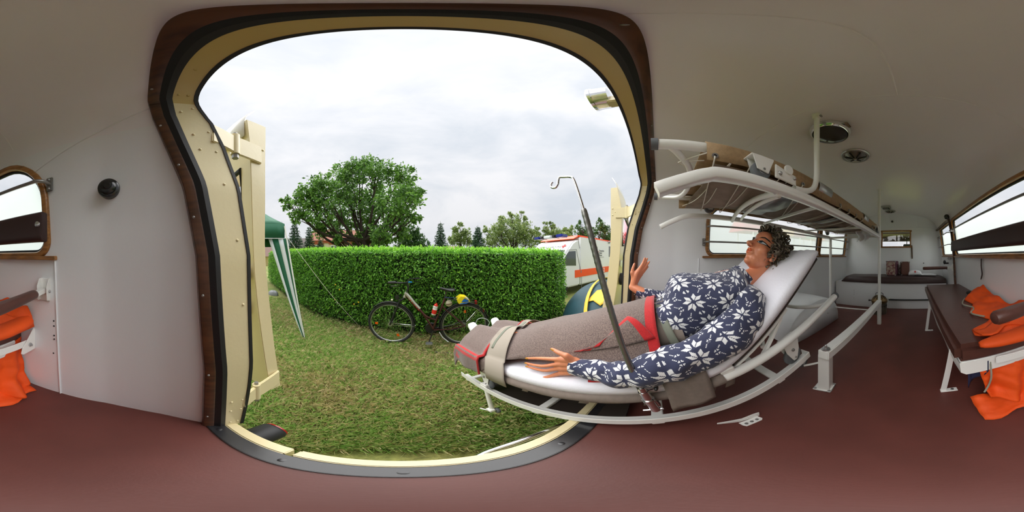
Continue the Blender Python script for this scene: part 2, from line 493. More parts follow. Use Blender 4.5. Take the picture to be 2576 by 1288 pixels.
# rivets on the jambs (about 5 px each)
for jo, side in ((jl, -1), (jr, 1)):
    mb = MB()
    idx = [i for i, s in enumerate(SUR) if s[0] == side]
    for zt, k in ((.03, .35), (.05, .75), (.13, .3), (.14, .8), (.19, .3), (.2, .8), (.62, .78), (.8, .7), (.97, .6), (1.08, .3), (1.09, .75), (1.15, .3), (1.17, .8), (1.24, .25), (1.25, .75)):
        i = min(idx, key=lambda q: abs(SUR[q][1] - zt)); d = cdepth(SUR[i][1], SUR[i][0])
        p = off(i, .0345 + .006 * k, .034 + d * k)
        mb.ball(p, .0045, 6, (1, 1, 1))
    o = mb.build('rivet', CREAM, jo)
mb = MB()
for i, k in ((IK + 2, .3), (IK + 2, .7), (IK + 6, .45), (JK - 3, .5), (JK - 9, .5)):
    mb.ball(off(i, .036 + .004 * k, .034 + .052 * k), .004, 6)
mb.build('rivet', CREAMD, hd)
mb = MB()
for i in list(range(3, IK, 8)) + list(range(IK + 3, n_ - 3, 9)):
    mb.ball(off(i, .018, -.008), .004, 6)
mb.build('screw', STEEL, bpy.data.objects['trim_1'])

# sill: black strip, cream sill in two pieces
XL, XR = -.395, 1.13
mb = MB().box(((XL - .012 + XR) / 2, .1865, .003), (XR - XL + .03, .047, .010))
st = struct(mb.build('trim_17', BLACKM, bevel=.002))
mb = MB()
for x in (-.375, -.165, .003, .28, .55, .82, 1.08):
    mb.lathe([(.008, .0075), (.008, .0092), (.006, .0098), (0.00001, .0098)], 10, (x, .185, 0))
mb.build('screw', BLACKM, st)
mb = MB().box((XL + .008 + .095, .2285, -.03), (.215, .034, .07)); s1 = struct(mb.build('trim_18', CREAM, bevel=.004))
mb = MB().box((-.180 + .665, .2285, -.026), (1.31, .032, .07)); s2 = struct(mb.build('trim_19', CREAM, bevel=.004))
# rear skirt below the sill
mb = MB().box((XC, .19, -.19), (1.62, .06, .25)); struct(mb.build('trim_20', CREAM, bevel=.01))
# ================================================================== side windows
def wpt(side, y, z, d=0.):
    """point on the wall surface, d metres towards the room"""
    p = shell(side, z, y); return p + Vector((-side * d, 0, 0))
def rr_outline(y0, y1, z0, z1, rt, ro, n=8):
    pts = []
    for cy, cz, r, a0 in ((y1, z0, ro, -90), (y1, z1, rt, 0), (y0, z1, ro, 90), (y0, z0, ro, 180)):
        ccy = cy - r if cy == y1 else cy + r; ccz = cz + r if cz == z0 else cz - r
        for i in range(n + 1):
            a = R(a0 + 90 * i / n); pts.append((ccy + r * math.cos(a), ccz + r * math.sin(a)))
    return pts
def pane(side, w, za, zb, name, material, parent, d):
    a, b, rt, ro = w; y0, y1 = b, a; z0, z1 = WINZ0, WINZ1; rows = []
    for k in range(15):
        z = lerp(za, zb, k / 14)
        def ext(r_t, r_b):
            e = 0
            if z > z1 - r_t: e = r_t - math.sqrt(max(r_t ** 2 - (z - (z1 - r_t)) ** 2, 0))
            elif z < z0 + r_b: e = r_b - math.sqrt(max(r_b ** 2 - (z0 + r_b - z) ** 2, 0))
            return e
        ya, yb = y0 + ext(ro, ro), y1 - ext(rt, ro)
        rows.append([wpt(side, lerp(ya, yb, j / 24), z, d) for j in range(25)])
    return MB().grid(rows).build(name, material, parent, ang=60)
wi = 0
for side in (-1, 1):
    for k, w in enumerate(WINS[side]):
        wi += 1
        a, b, rt, ro = w
        out = rr_outline(b - .012, a + .012, WINZ0 - .002, WINZ1 + .012, rt + .01, ro + .01)
        pts = [wpt(side, y, z, .004) for y, z in out]
        n = len(pts); cy, cz = (a + b) / 2, (WINZ0 + WINZ1) / 2
        mb = MB(); rows = []
        for i in range(n):
            t = (pts[(i + 1) % n] - pts[i - 1]).normalized(); nin = Vector((0, -t.z, t.y))
            if nin.dot(Vector((0, cy, cz)) - Vector((0, pts[i].y, pts[i].z))) < 0: nin = -nin
            room = Vector((-side, 0, 0)); wide = .013
            rows.append([pts[i] - nin * wide - room * .012, pts[i] - nin * wide + room * .010, pts[i] - nin * (wide - .004) + room * .014, pts[i] + nin * .009 + room * .014, pts[i] + nin * wide + room * .009, pts[i] + nin * wide - room * .014])
        rows.append(rows[0])
        mb.grid(rows, closed_u=True)
        fr = struct(mb.build('window_%d' % wi, WOOD, ang=50))
        sl = [wpt(side, y, z, -.006) for y, z in rr_outline(b + .004, a - .004, WINZ0 + .012, WINZ1 - .004, max(rt - .01, .02), max(ro, .035))]
        MB().tube(sl, .009, 8, closed=True).build('seal', RUBBER, fr)
        pane(side, w, WINZ0, 1.075, 'frosted_pane', FROST, fr, -.010)
        pane(side, w, 1.075, WINZ1, 'clear_pane', GLASS, fr, -.008)
    # long wooden sill batten below the windows
    y0 = WINS[side][1][1] - .05; y1 = WINS[side][0][0] + .05
    pl = [wpt(side, lerp(y0, y1, i / 20), .752, .012) for i in range(21)]
    rows = [[p + Vector((-side * .014, 0, -.008)), p + Vector((-side * .014, 0, .008)), p + Vector((side * .02, 0, .008)), p + Vector((side * .02, 0, -.008))] for p in pl]
    struct(MB().grid(rows, closed_u=True, cap=True).build('trim_%d' % (21 if side < 0 else 22), WOOD, bevel=.002))
# dark wooden rail along the top of the bench side windows towards the front door
pl = [wpt(-1, lerp(-2.6, -1.86, i / 8), 1.195, .02) for i in range(9)]
struct(MB().tube(pl, .016, 8).build('trim_23', WOODD))

def window_rail(side, z, y_r, y_f, name_label, r=.0075):
    t = thing('window_rail', name_label, 'rail', wpt(side, (y_r + y_f) / 2, z, .06), 'steel rails in front of the side windows')
    d = .062
    a = wpt(side, y_r, z, .0); b = wpt(side, y_f, z, .0)
    ins = Vector((-side, 0, 0))
    pa = [a + ins * .012, a + ins * .04, a + ins * d + Vector((0, -.02, 0)), a + ins * d + Vector((0, -.06, 0))]
    mid = [wpt(side, lerp(y_r, y_f, k / 10), z, d) for k in range(1, 10)]
    pb = [b + ins * d + Vector((0, .06, 0)), b + ins * d + Vector((0, .02, 0)), b + ins * .04, b + ins * .012]
    MB().tube(smooth_path(pa[:1] + pa + mid + pb + pb[-1:], 3), r, 10).build('bar', STEEL, t)
    for q in (a, b):
        mb = MB().box(q + ins * .008, (.008, .028, .062)); f = mb.build('flange', STEEL, t, bevel=.003)
        m2 = MB()
        for dz in (-.02, .02): m2.ball(q + ins * .013 + Vector((0, 0, dz)), .005, 6)
        m2.build('screw', GALV, f)
window_rail(-1, 1.045, -.335, -1.80, 'upper grey steel rail across the large window behind the brown bench')
window_rail(-1, 1.045, -1.90, -2.50, 'upper grey steel rail across the small window beside the far armrest', .0055)
window_rail(-1, .90, -1.90, -2.50, 'lower grey steel rail across the small window beside the far armrest', .0055)
window_rail(1, .995, -.40, -2.54, 'upper grey steel rail across the windows behind the lying mannequin')
window_rail(1, .872, -.375, -2.54, 'lower grey steel rail across the windows behind the mannequin face')

# ================================================================== bulkhead window, cab behind it
x0, x1, z0, z1 = BW
mb = MB(); w = .022
for c, s in ((((x0 + x1) / 2, YF + .004, z0), (x1 - x0 + 2 * w, .03, w)), (((x0 + x1) / 2, YF + .004, z1), (x1 - x0 + 2 * w, .03, w)),
             ((x0, YF + .004, (z0 + z1) / 2), (w, .03, z1 - z0)), ((x1, YF + .004, (z0 + z1) / 2), (w, .03, z1 - z0))):
    mb.box(c, s)
fr = struct(mb.build('window_5', WOOD, bevel=.003))
MB().box(((x0 + x1) / 2, YF - .004, (z0 + z1) / 2), (x1 - x0, .003, z1 - z0)).build('glass_pane', GLASS, fr, smooth=False)
# cab roof and windscreen header seen through the pane
cab = thing('cab_header', 'dark brown cab roof lining seen through the small bulkhead window', 'lining', (.27, -2.95, 1.1))
MB().box((.27, -3.05, 1.17), (1.3, .6, .06)).build('roof_lining', LEATHD, cab)
MB().box((.27, -3.33, 1.115), (1.3, .04, .11)).build('windscreen_header', LEATHD, cab)
mir = thing('rear_view_mirror', 'dark rear view mirror hanging in the cab behind the bulkhead window', 'mirror', (.12, -3.2, 1.0))
MB().box((.105, -3.2, .965), (.16, .02, .055)).build('mirror_housing', BLACKP, mir, bevel=.01)
MB().tube([(.115, -3.2, .98), (.115, -3.24, 1.06), (.115, -3.315, 1.09)], .007, 8).build('mirror_arm', BLACKP, mir)
# wooden thermometer strip below the window
th = thing('wooden_strip', 'narrow dark wooden strip screwed to the bulkhead below the window', 'batten', (.018, YF + .01, .75))
MB().box((.012, YF + .009, .825), (.022, .012, .215), Matrix.Rotation(R(2), 3, 'Y')).build('batten', WOODD, th, bevel=.003)
MB().ball((.014, YF + .016, .92), .005, 6).ball((.010, YF + .016, .735), .005, 6).build('screw', STEEL, th)
# black knobs on the bulkhead
kb = thing('signal_button', 'small black button high on the bulkhead below the roof vent', 'button', (.33, YF, 1.32))
Ry = Matrix.Rotation(R(-90), 3, 'X')
MB().lathe([(.018, 0), (.018, .012), (.012, .02), (.001, .022)], 14, (.33, YF + .002, 1.325), Ry).build('knob_cap', BLACK, kb)
MB().lathe([(.024, 0), (.024, .003), (.001, .004)], 14, (.33, YF + .001, 1.325), Ry).build('knob_plate', WMETAL, kb)
mb = MB().lathe([(.008, 0), (.008, .004), (.001, .005)], 10, (-.175, YF + .001, .645), Ry)
tag(mb.build('bulkhead_plug', BLACK), 'tiny black plug in the bulkhead above the papers', 'plug')

# ================================================================== front bench box with cushion
bx0, bx1, by, bz = -.47, 1.15, -2.25, .375
fb = thing('locker_bench', 'long white locker bench with brown cushion along the front bulkhead', 'bench', (.34, -2.4, 0))
MB().box(((bx0 + bx1) / 2, (by + YF) / 2, bz / 2), (bx1 - bx0, by - YF - .01, bz)).build('locker_body', WHITE, fb, bevel=.006)
cx0 = 1.045
mb = MB(); rows = []
for i in range(25):
    x = lerp(bx0 + .005, cx0, i / 24); e = min(1, (cx0 - x) / .06, (x - bx0) / .03 + .4); e = max(e, .02) ** .4
    bul = .012 * math.sin(math.pi * i / 24) + .006 * mnoise.noise(Vector((x * 4, 1, 0)))
    h = .078 * e + bul; yb = by + .012
    rows.append([Vector((x, yb, bz)), Vector((x, yb + .004, bz + h * .5)), Vector((x, yb - .014, bz + h * .9)), Vector((x, yb - .05, bz + h)), Vector((x, yb - .2, bz + h * 1.03)), Vector((x, YF + .02, bz + h)), Vector((x, YF + .012, bz))])
mb.grid(rows, cap=True).build('cushion', LEATHD, fb, ang=70)
lr = MB().tube([(-.28, by + .03, .145), (.33, by + .03, .145)], .011, 10).build('black_rail', BLACKP, fb)
mb = MB()
for x in (-.27, .32): mb.box((x, by + .018, .155), (.03, .035, .035))
mb.build('rail_bracket', WMETAL, lr, bevel=.004)
mb = MB()
for z in (.13, .19, .22, .25): mb.ball((.845, by + .001, z), .004, 6)
mb.build('screw', STEEL, fb)

# suitcases, cap, papers
FL1 = mat('flowered_print', srgb(196, 178, 158), .6, var=.6, vscale=30, c2=srgb(120, 50, 62))
PURP = mat('mauve_print', srgb(140, 92, 104), .5, var=.5, vscale=22, c2=srgb(90, 50, 66))
BRC = mat('brown_case_board', srgb(98, 60, 50), .5, bump=.2)
y0 = -2.44
zc = bz + .093
def suitcase(name, label, xa, xb, za, zb, ya, yb, m_side, m_front, rot):
    t = thing(name, label, 'suitcase', ((xa + xb) / 2, (ya + yb) / 2, za))
    M = Matrix.Rotation(R(rot), 3, 'Z'); c = Vector(((xa + xb) / 2, (ya + yb) / 2, (za + zb) / 2))
    MB().box(c, (xb - xa, yb - ya, zb - za), M).build('case_body', m_side, t, bevel=.008)
    MB().box(c + M @ Vector((0, (yb - ya) / 2, 0)), (xb - xa - .015, .008, zb - za - .015), M).build('case_front', m_front, t, bevel=.003)
    mb = MB()
    for sx in (-1, 1):
        for sz in (-1, 1): mb.box(c + M @ Vector((sx * (xb - xa) / 2 * .93, (yb - ya) / 2, sz * (zb - za) / 2 * .93)), (.02, .014, .02), M)
    mb.build('corner_cap', STEEL, t, bevel=.003)
    h = c + M @ Vector(((xb - xa) / 2, .0, -.02))
    q = M @ Vector((1, 0, 0))
    MB().tube(smooth_path([h + Vector((0, 0, -.04)), h + q * .02 + Vector((0, 0, -.035)), h + q * .022 + Vector((0, 0, .02)), h + Vector((0, 0, .03))], 4), .006, 8).build('handle', LEATHD, t)
suitcase('patterned_suitcase', 'mauve suitcase with flowered side panel on the front bench', .235, .385, zc, zc + .215, y0 - .12, y0 + .03, PURP, FL1, -12)
suitcase('brown_suitcase', 'plain dark brown suitcase standing right of the flowered one', .06, .185, zc, zc + .205, y0 - .13, y0 + .0, BRC, BRC, 12)
CLOTHW = mat('white_cotton', srgb(236, 236, 240), .8, bump=.2, bscale=400)
RED = mat('signal_red', srgb(206, 40, 36), .5)
cp = thing('nurse_cap', 'white folded cap with red cross on the front bench', 'cap', (-.02, y0, zc))
rows = []
for i in range(13):
    a = math.pi * i / 12; rows.append([Vector((-.035 - .095 * math.cos(a), y0 + dy, zc + .012 + h * math.sin(a) ** .7 * (.9 + .1 * math.cos(2 * a)))) for dy, h in ((.06, .0), (.062, .035), (.05, .072), (.0, .08), (-.05, .05), (-.06, 0))])
MB().grid(rows).build('crown', CLOTHW, cp, ang=60, solid=.003)
MB().lathe([(.03, .0), (.06, .006), (.09, .002), (.095, -.004)], 20, (-.075, y0 + .01, zc + .012), Matrix.Diagonal((.8, .85, 1))).build('brim', BLACKP, cp)
c = Vector((-.035, y0 + .064, zc + .062)); mb = MB().box(c, (.03, .004, .010)).box(c, (.010, .005, .03)); mb.build('red_cross', RED, cp)
pp = thing('paper_stack', 'thin pile of white papers lying on the front bench', 'papers', (-.25, y0, zc))
for i in range(4):
    MB().box((-.25 + .01 * i, y0 + .01 * (i % 2), zc + .010 + i * .0032), (.20, .14, .003), Matrix.Rotation(R(4 * i - 6), 3, 'Z')).build('sheet', CLOTHW, pp)

# old paraffin stove on the floor
TIN = mat('aged_tin', srgb(118, 112, 98), .5, .5, var=.4, vscale=12)
BRASS = mat('aged_brass', srgb(126, 100, 62), .45, .7, var=.3, vscale=20)
lc = Vector((.425, -2.05, 0))
sv = thing('stove_lantern', 'round tin paraffin stove with conical slotted lid on the floor', 'stove', lc)
MB().lathe([(.094, 0), (.096, .01), (.096, .145), (.1, .15), (.1, .16)], 28, lc).build('tin_body', TIN, sv)
lid = MB().lathe([(.103, .158), (.105, .185), (.1, .19), (.078, .222), (.04, .245), (.001, .25)], 28, lc).build('slotted_lid', BRASS, sv)
mb = MB()
for k in range(14):
    a = 2 * math.pi * k / 14; d = Vector((math.cos(a), math.sin(a), 0))
    mb.bar(lc + d * .086 + Vector((0, 0, .213)), lc + d * .05 + Vector((0, 0, .241)), .008, .004)
mb.build('slot', DARK, lid)
mb = MB()
for k in range(18):
    a = 2 * math.pi * k / 18; d = Vector((math.cos(a), math.sin(a), 0))
    mb.box(lc + d * .0965 + Vector((0, 0, .115)), (.004, .012, .014), Matrix.Rotation(a, 3, 'Z'))
mb.build('air_hole', DARK, sv)
MB().tube(smooth_path([lc + Vector((-.045, 0, .245)), lc + Vector((-.04, 0, .275)), lc + Vector((.04, 0, .275)), lc + Vector((.045, 0, .245))], 4), .004, 6).build('wire_handle', BLACKP, sv)
MB().tube([lc + Vector((.09, 0, .17)), lc + Vector((.13, 0, .17))], .008, 8).ball(lc + Vector((.135, 0, .17)), .012, 8).build('side_knob', BLACKP, sv)

# ================================================================== roof lamps and vents
def roof_z(x, y):
    s = -1 if x < XC else 1
    zl = np.array([z for z in QZ if z > 1.1]); xs = np.array([abs(shell(s, z, y).x - XC) for z in zl]); zz = np.array([shell(s, z, y).z for z in zl])
    return float(np.interp(abs(x - XC), xs[::-1], zz[::-1]))
FLIP = Matrix.Rotation(R(180), 3, 'X')
LENS = mat('dark_smoked_lens', (.05, .05, .05), .12, coat=.5)
def lamp(x, y, r, label, name='ceiling_lamp'):
    c = Vector((x, y, roof_z(x, y))); t = thing(name, label, 'lamp', c)
    MB().lathe([(r, 0), (r, .012), (r * .93, .03), (r * .86, .036), (r * .82, .03)], 36, c, FLIP).build('chrome_rim', CHROME, t)
    MB().lathe([(r * .83, .028), (r * .8, .04), (r * .5, .052), (.001, .056)], 36, c, FLIP).build('lens', LENS, t)
    MB().box(c + Vector((-r, .03, -.014)), (.02, .05, .008)).build('clasp', CHROME, t, bevel=.003)
def vent(x, y, r, label):
    c = Vector((x, y, roof_z(x, y))); t = thing('roof_vent', label, 'vent', c)
    MB().lathe([(r, 0), (r, .006), (r * .94, .012), (r * .8, .012), (r * .74, .004)], 32, c, FLIP).build('vent_rim', GALV, t)
    MB().lathe([(r * .75, .003), (r * .5, .018), (.001, .028)], 32, c, FLIP).build('vent_disc', STEEL, t)
    for k in range(6):
        a = 2 * math.pi * k / 6 + .3; d = Vector((math.cos(a), math.sin(a), 0))
        MB().bar(c + d * r * .16 + Vector((0, 0, -.031)), c + d * r * .72 + Vector((0, 0, -.013)), .007, .005).build('vent_slot', DARK, t)
    MB().lathe([(.012, .026), (.012, .036), (.001, .038)], 12, c, FLIP).build('vent_knob', CHROME, t)
lamp(.374, -.675, .100, 'large round chrome roof lamp with dark lens beside the hanger rod')
vent(.362, -.985, .094, 'round metal roof vent with slots next to the large lamp')
c = Vector((.372, -2.27, roof_z(.372, -2.27))); t = thing('ceiling_lamp', 'small square roof lamp near the front bulkhead', 'lamp', c)
MB().box(c + Vector((0, 0, -.012)), (.13, .13, .03)).build('lamp_base', GALV, t, bevel=.008)
MB().box(c + Vector((0, 0, -.028)), (.09, .09, .012)).build('lens', LENS, t, bevel=.006)
vent(.345, -2.48, .085, 'small round roof vent right in front of the bulkhead')

# black bakelite bell push on the rear left corner panel
q = wpt(-1, -.112, .985)
ax = Matrix.Rotation(R(90), 3, 'Y')
t = thing('wall_switch', 'round black bakelite switch on the white corner panel', 'switch', q)
MB().lathe([(.034, -.006), (.036, .014), (.034, .022), (.026, .026)], 28, q, ax).build('switch_base', BLACK, t)
MB().lathe([(.027, .024), (.026, .034), (.018, .040), (.012, .040), (.010, .044), (.001, .045)], 28, q, ax).build('switch_cap', BLACK, t)

# ================================================================== side door strip and black cable cover by the far armrest
y = -1.858
pl = [wpt(-1, y, lerp(.20, 1.215, i / 20), .022) for i in range(21)]
t = thing('cable_cover', 'dark wooden cable cover post between the two bench side windows', 'cover', wpt(-1, y, .2, .02))
MB().tube(pl, .016, 4).build('cover_strip', WOODD, t)
MB().ball(pl[-1] + Vector((.012, 0, .015)), .032, 12, (1, .9, 1)).build('black_cap', BLACK, t)
# door catches on the narrow panel
t = thing('door_latch', 'small chrome and black door latch fittings below the small window', 'latch', wpt(-1, -2.15, .67, .01))
mb = MB()
for yy, zz in ((-2.05, .725), (-2.14, .727)): mb.ball(wpt(-1, yy, zz, .014), .014, 8)
mb.tube([wpt(-1, -2.05, .725, .018), wpt(-1, -2.14, .727, .018)], .006, 8); mb.build('catch_bar', GALV, t)
MB().tube([wpt(-1, -2.2, .66, .0), wpt(-1, -2.2, .66, .05)], .012, 10).ball(wpt(-1, -2.2, .675, .055), .02, 8, (1, 1, 1.5)).build('lever', BLACKP, t)
MB().lathe([(.02, 0), (.02, .01), (.001, .012)], 14, wpt(-1, -2.3, .585, .0), ax).build('escutcheon', BRASS, t)

# short leather strap hanging below the large window
sp = [wpt(-1, -1.145, .74, .012), wpt(-1, -1.15, .68, .014), wpt(-1, -1.148, .62, .012), wpt(-1, -1.16, .575, .02)]
mb = MB(); mb.grid([[p + Vector((0, -.009 * k, 0)), p + Vector((0, .009 * k, 0)), p + Vector((.004, .009 * k, 0)), p + Vector((.004, -.009 * k, 0))] for p, k in zip(smooth_path(sp, 4), [1] * 11 + [.7, .2])], closed_u=True, cap=True)
tag(mb.build('leather_strap', LEATHD), 'dark leather strap hanging on the wall above the orange jacket', 'strap')

# ================================================================== bench on the left: padded backrest, seat, armrests
# backrest board
def pad_sweep(pl, hh, th, name, material, parent, ends=.012):
    """rounded slab following the points; hh half height (z), th thickness towards +x"""
    rows = []; n = len(pl)
    sec = [(-1, .0), (-1, .7), (-.9, .95), (-.6, 1), (.6, 1), (.9, .95), (1, .7), (1, .0)]
    for i, p in enumerate(pl):
        k = 1.0
        if i in (0, n - 1): k = .93
        rows.append([p + Vector((th * b * (k if b > .5 else 1), 0, hh * a * k)) for a, b in sec])
    return MB().grid(rows, closed_u=True, cap=True).build(name, material, parent, ang=60)
yl = [-.352, -.358, -.37] + [lerp(-.40, -1.79, i / 10) for i in range(11)] + [-1.815, -1.822, -1.826]
t = thing('bench_backrest', 'long dark brown padded backrest board across the large window', 'backrest', wpt(-1, -1.1, .87))
pl = [wpt(-1, y_, .872, .02) for y_ in yl]
pad_sweep(pl, .058, .035, 'padded_board', LEATHD, t)
for y_ in (-.372, -1.80):
    q = wpt(-1, y_, .880, .055); MB().lathe([(.012, 0), (.011, .003), (.006, .006), (.001, .006)], 14, q, ax).build('screw', CHROME, t)

def arm(yb, label):
    b = wpt(-1, yb, .62, 0)
    t = thing('armrest', label, 'armrest', b, 'folding armrests at the bench ends')
    ins = Vector((1, .16 if yb > -1 else -.1, -.03)).normalized(); lat = Vector((-ins.y, ins.x, 0)).normalized()
    p0 = b + ins * .0
    mb = MB()
    for k in (-1, 1):
        mb.prism([p0 + lat * .018 * k + Vector((0, 0, -.045)), p0 + ins * .035 + lat * .018 * k + Vector((0, 0, -.04)), p0 + ins * .04 + lat * .018 * k + Vector((0, 0, .02)), p0 + ins * .02 + lat * .018 * k + Vector((0, 0, .05)), p0 + lat * .018 * k + Vector((0, 0, .05))], lat * .006 * k)
    mb.box(p0 + ins * .003, (.006, .05, .1))
    br = mb.build('wall_bracket', WMETAL, t, bevel=.003)
    MB().ball(p0 + ins * .02 + lat * .026 + Vector((0, 0, -.002)), .006, 6).ball(p0 + ins * .02 - lat * .026 + Vector((0, 0, -.002)), .006, 6).build('bolt', GALV, br)
    MB().bar(p0 + ins * .008, p0 + ins * .36, .024, .020).build('support_bar', WMETAL, t, bevel=.003)
    q = [p0 + ins * d for d in (.090, .092, .098, .11, .22, .33, .375, .383, .386)]
    rr = [.010, .014, .017, .018, .019, .020, .019, .015, .008]
    MB().tube([x + Vector((0, 0, .002)) for x in q], rr, 16, flat=(.95, 1.1)).build('arm_pad', LEATHER, t)
arm(-.385, 'near brown padded armrest folded out from the bench side wall')
arm(-1.915, 'far brown padded armrest below the small side window')

t = thing('side_bench', 'low brown leather bench seat on white legs along the left wall', 'bench', (-.33, -1.15, 0))
sx0, sx1, sy0, sy1, szb, szt = -.545, -.135, -1.825, -.495, .352, .436
mb = MB()
ny, nxx = 20, 8
def seatpt(i, j):
    y_ = lerp(sy0, sy1, i / ny); x_ = lerp(sx0, sx1, j / nxx); return x_, y_
me_rows = []
mb.box(((sx0 + sx1) / 2, (sy0 + sy1) / 2, (szb + szt) / 2), (sx1 - sx0, sy1 - sy0, szt - szb))
mb.build('seat_cushion', LEATHER, t, bevel=.022, segs=4)
MB().box(((sx0 + sx1) / 2 + .01, (sy0 + sy1) / 2, szb - .012), (sx1 - sx0 - .06, sy1 - sy0 - .03, .022)).build('seat_board', WMETAL, t, bevel=.004)
# sagging white tray underneath
rows = []
for i in range(13):
    y_ = lerp(sy0 + .25, -.512, i / 12); d = .052 + .012 * math.sin(i * 1.3)
    rows.append([Vector((-.152, y_, szb - .005)), Vector((-.156, y_, szb - .02 - d * .7)), Vector((-.175, y_, szb - .02 - d)), Vector((-.44, y_, szb - .02 - d)), Vector((-.48, y_, szb - .02))])
MB().grid(rows, cap=True).build('under_tray', WMETAL, t, ang=50)
for y_ in (-.688, -1.54):
    mb = MB().bar((-.130, y_, 0), (-.166, y_ + .03, szb - .005), .006, .026, up=(1, 0, 0))
    mb.box((-.155, y_, .003), (.075, .028, .006))
    lg = mb.build('leg', WMETAL, t, bevel=.0015)
    MB().lathe([(.008, .006), (.007, .009), (.001, .010)], 10, (-.17, y_, 0)).build('screw', GALV, lg)
mb = MB().bar((-.275, sy1 + .004, szb - .010), (-.56, sy1 + .030, szb - .010), .008, .036)
ar = mb.build('end_rail', WMETAL, t, bevel=.003)
b = wpt(-1, sy1 + .035, .34, 0)
mb = MB().prism([b + Vector((.0, .0, .075)), b + Vector((.012, .0, .075)), b + Vector((.075, -.004, -.01)), b + Vector((.085, -.004, -.04)), b + Vector((.07, -.004, -.05)), b + Vector((.0, 0, -.045))], (0, .006, 0))
wb = mb.build('wall_bracket', WMETAL, t, bevel=.002)
MB().lathe([(.009, 0), (.009, .006), (.005, .007), (.005, .012), (.001, .012)], 6, b + Vector((.035, .006, -.004)), Matrix.Rotation(R(-90), 3, 'X')).build('bolt', GALV, wb)
MB().bar((-.20, sy0 - .004, szb), (-.54, sy0 - .01, szb + .03), .006, .035).build('end_rail', WMETAL, t)
# screw holes in the wall near the seam
mb = MB()
for y_, z_ in ((-.352, .48), (-.352, .455), (-.353, .405), (-.353, .385), (-.36, .30)):
    mb.ball(wpt(-1, y_, z_, 0), .004, 6)
tag(mb.build('screw_hole', DARK, kind='stuff'), 'row of tiny dark screw holes in the wall beside the bench bracket', 'holes')

# white rags on the front end of the upper rack
rg_ = thing('white_rag', 'small white rag hanging from the front end of the upper rack', 'rag', (.50, -1.60, .95))
MB().grid([[Vector((.44 + .016 * j + .012 * math.sin(i), -1.595 - .02 * math.sin(j * 1.4 + i * .5), 1.03 - .014 * i - (.03 if i > 4 else 0) * (j % 3) * .4)) for j in range(9)] for i in range(8)]).build('rag_cloth', CLOTHW, rg_, ang=80, solid=.003)
# ================================================================== upper rack
XN, XFAR = .349, .92
CORD = mat('white_cord', srgb(222, 216, 204), .8)
CANV = mat('tan_canvas', srgb(166, 136, 100), .8, var=.22, vscale=60, bump=.35, bscale=500)
CANVU = mat('grey_brown_canvas', srgb(150, 132, 116), .85, var=.25, vscale=18, bump=.35, bscale=400)
TAUPE = mat('taupe_cover_cloth', srgb(128, 115, 106), .85, var=.12, vscale=60, bump=.3, bscale=600)
TAPE = mat('silver_tape', srgb(150, 152, 152), .35, .55, var=.3, vscale=15)

def rectsweep(path, w, h, up=Vector((0, 0, 1))):
    path = [Vector(p) for p in path]; rows = []; n = len(path)
    for i, p in enumerate(path):
        t = (path[min(i + 1, n - 1)] - path[max(i - 1, 0)]).normalized(); s_ = t.cross(up).normalized(); q = s_.cross(t)
        c = .12
        rows.append([p + s_ * (a * w / 2) + q * (b * h / 2) for a, b in ((1, -1 + c), (1, 1 - c), (1 - c, 1), (-1 + c, 1), (-1, 1 - c), (-1, -1 + c), (-1 + c, -1), (1 - c, -1))])
    return MB().grid(rows, closed_u=True, cap=True)
rk = thing('stretcher_rack', 'white enamelled tube rack on posts carrying the folded upper stretcher', 'rack', (.64, -1.65, 0))
near = smooth_path([(XN, .0, .909), (XN, -.06, .935), (XN, -.11, .957), (XN, -.16, .966), (XN, -.4, .967), (XN, -1.66, .966)], 5)
rectsweep(near, .032, .030).build('rail', WMETAL, rk, ang=50)
far = smooth_path([(XFAR, -.02, .925), (XFAR, -.10, .965), (XFAR, -.17, .992), (XFAR, -.24, .997), (XFAR, -.5, .997), (XFAR, -1.63, .972)], 5)
rectsweep(far, .030, .026).build('rail', WMETAL, rk, ang=50)
hp = [(XN, -.523, 1.492), (XN, -.523, 1.16)] + bez((XN, -.523, 1.13), (XN, -.523, 1.03), (XN, -.50, 1.0), (XN, -.39, .990), 8)
MB().tube(hp, .0115, 14).build('hanger_rod', WMETAL, rk)
hb = MB().box((XN, -.523, 1.495), (.032, .030, .014)).box((XN, -.523, 1.478), (.030, .022, .03)).build('hanger_bracket', WMETAL, rk, bevel=.003)
MB().lathe([(.008, 0), (.008, .006), (.001, .007)], 6, (XN - .016, -.523, 1.478), Matrix.Rotation(R(-90), 3, 'Y')).build('bolt', STEEL, hb)
cr = bez((XN, -.33, .955), (.52, -.34, .995), (.75, -.40, 1.01), (XFAR, -.46, .985), 14)
MB().tube(cr, .011, 12).build('cross_tube', WMETAL, rk)
cr2 = bez((XN + .02, -.345, .955), (.52, -.37, .975), (.72, -.43, .985), (.86, -.49, .985), 14)
MB().tube(cr2, .0085, 10).build('cross_tube', WMETAL, rk)
MB().bar((XN, -.545, .962), (XFAR, -.70, .99), .016, .012).build('cross_bar', WMETAL, rk, bevel=.002)
MB().bar((XN, -1.10, .962), (XFAR, -1.15, .985), .016, .012).build('cross_bar', WMETAL, rk, bevel=.002)
MB().bar((XN, -1.68, .966), (.90, -1.63, .966), .02, .022).build('cross_bar', WMETAL, rk, bevel=.002)
MB().tube([(XN, -1.68, .165), (.90, -1.63, .165)], .008, 10).build('low_cross_tube', WMETAL, rk)
MB().tube([(XN, -1.68, .0), (XN, -1.68, 1.506)], .0165, 16).build('post', WMETAL, rk)
MB().box((XN, -1.68, .14), (.040, .040, .28)).build('post_sleeve', WMETAL, rk, bevel=.004)
MB().tube([(XN, -1.68, .93), (XN, -1.68, .99)], .021, 16).build('post_collar', WMETAL, rk, ang=30)
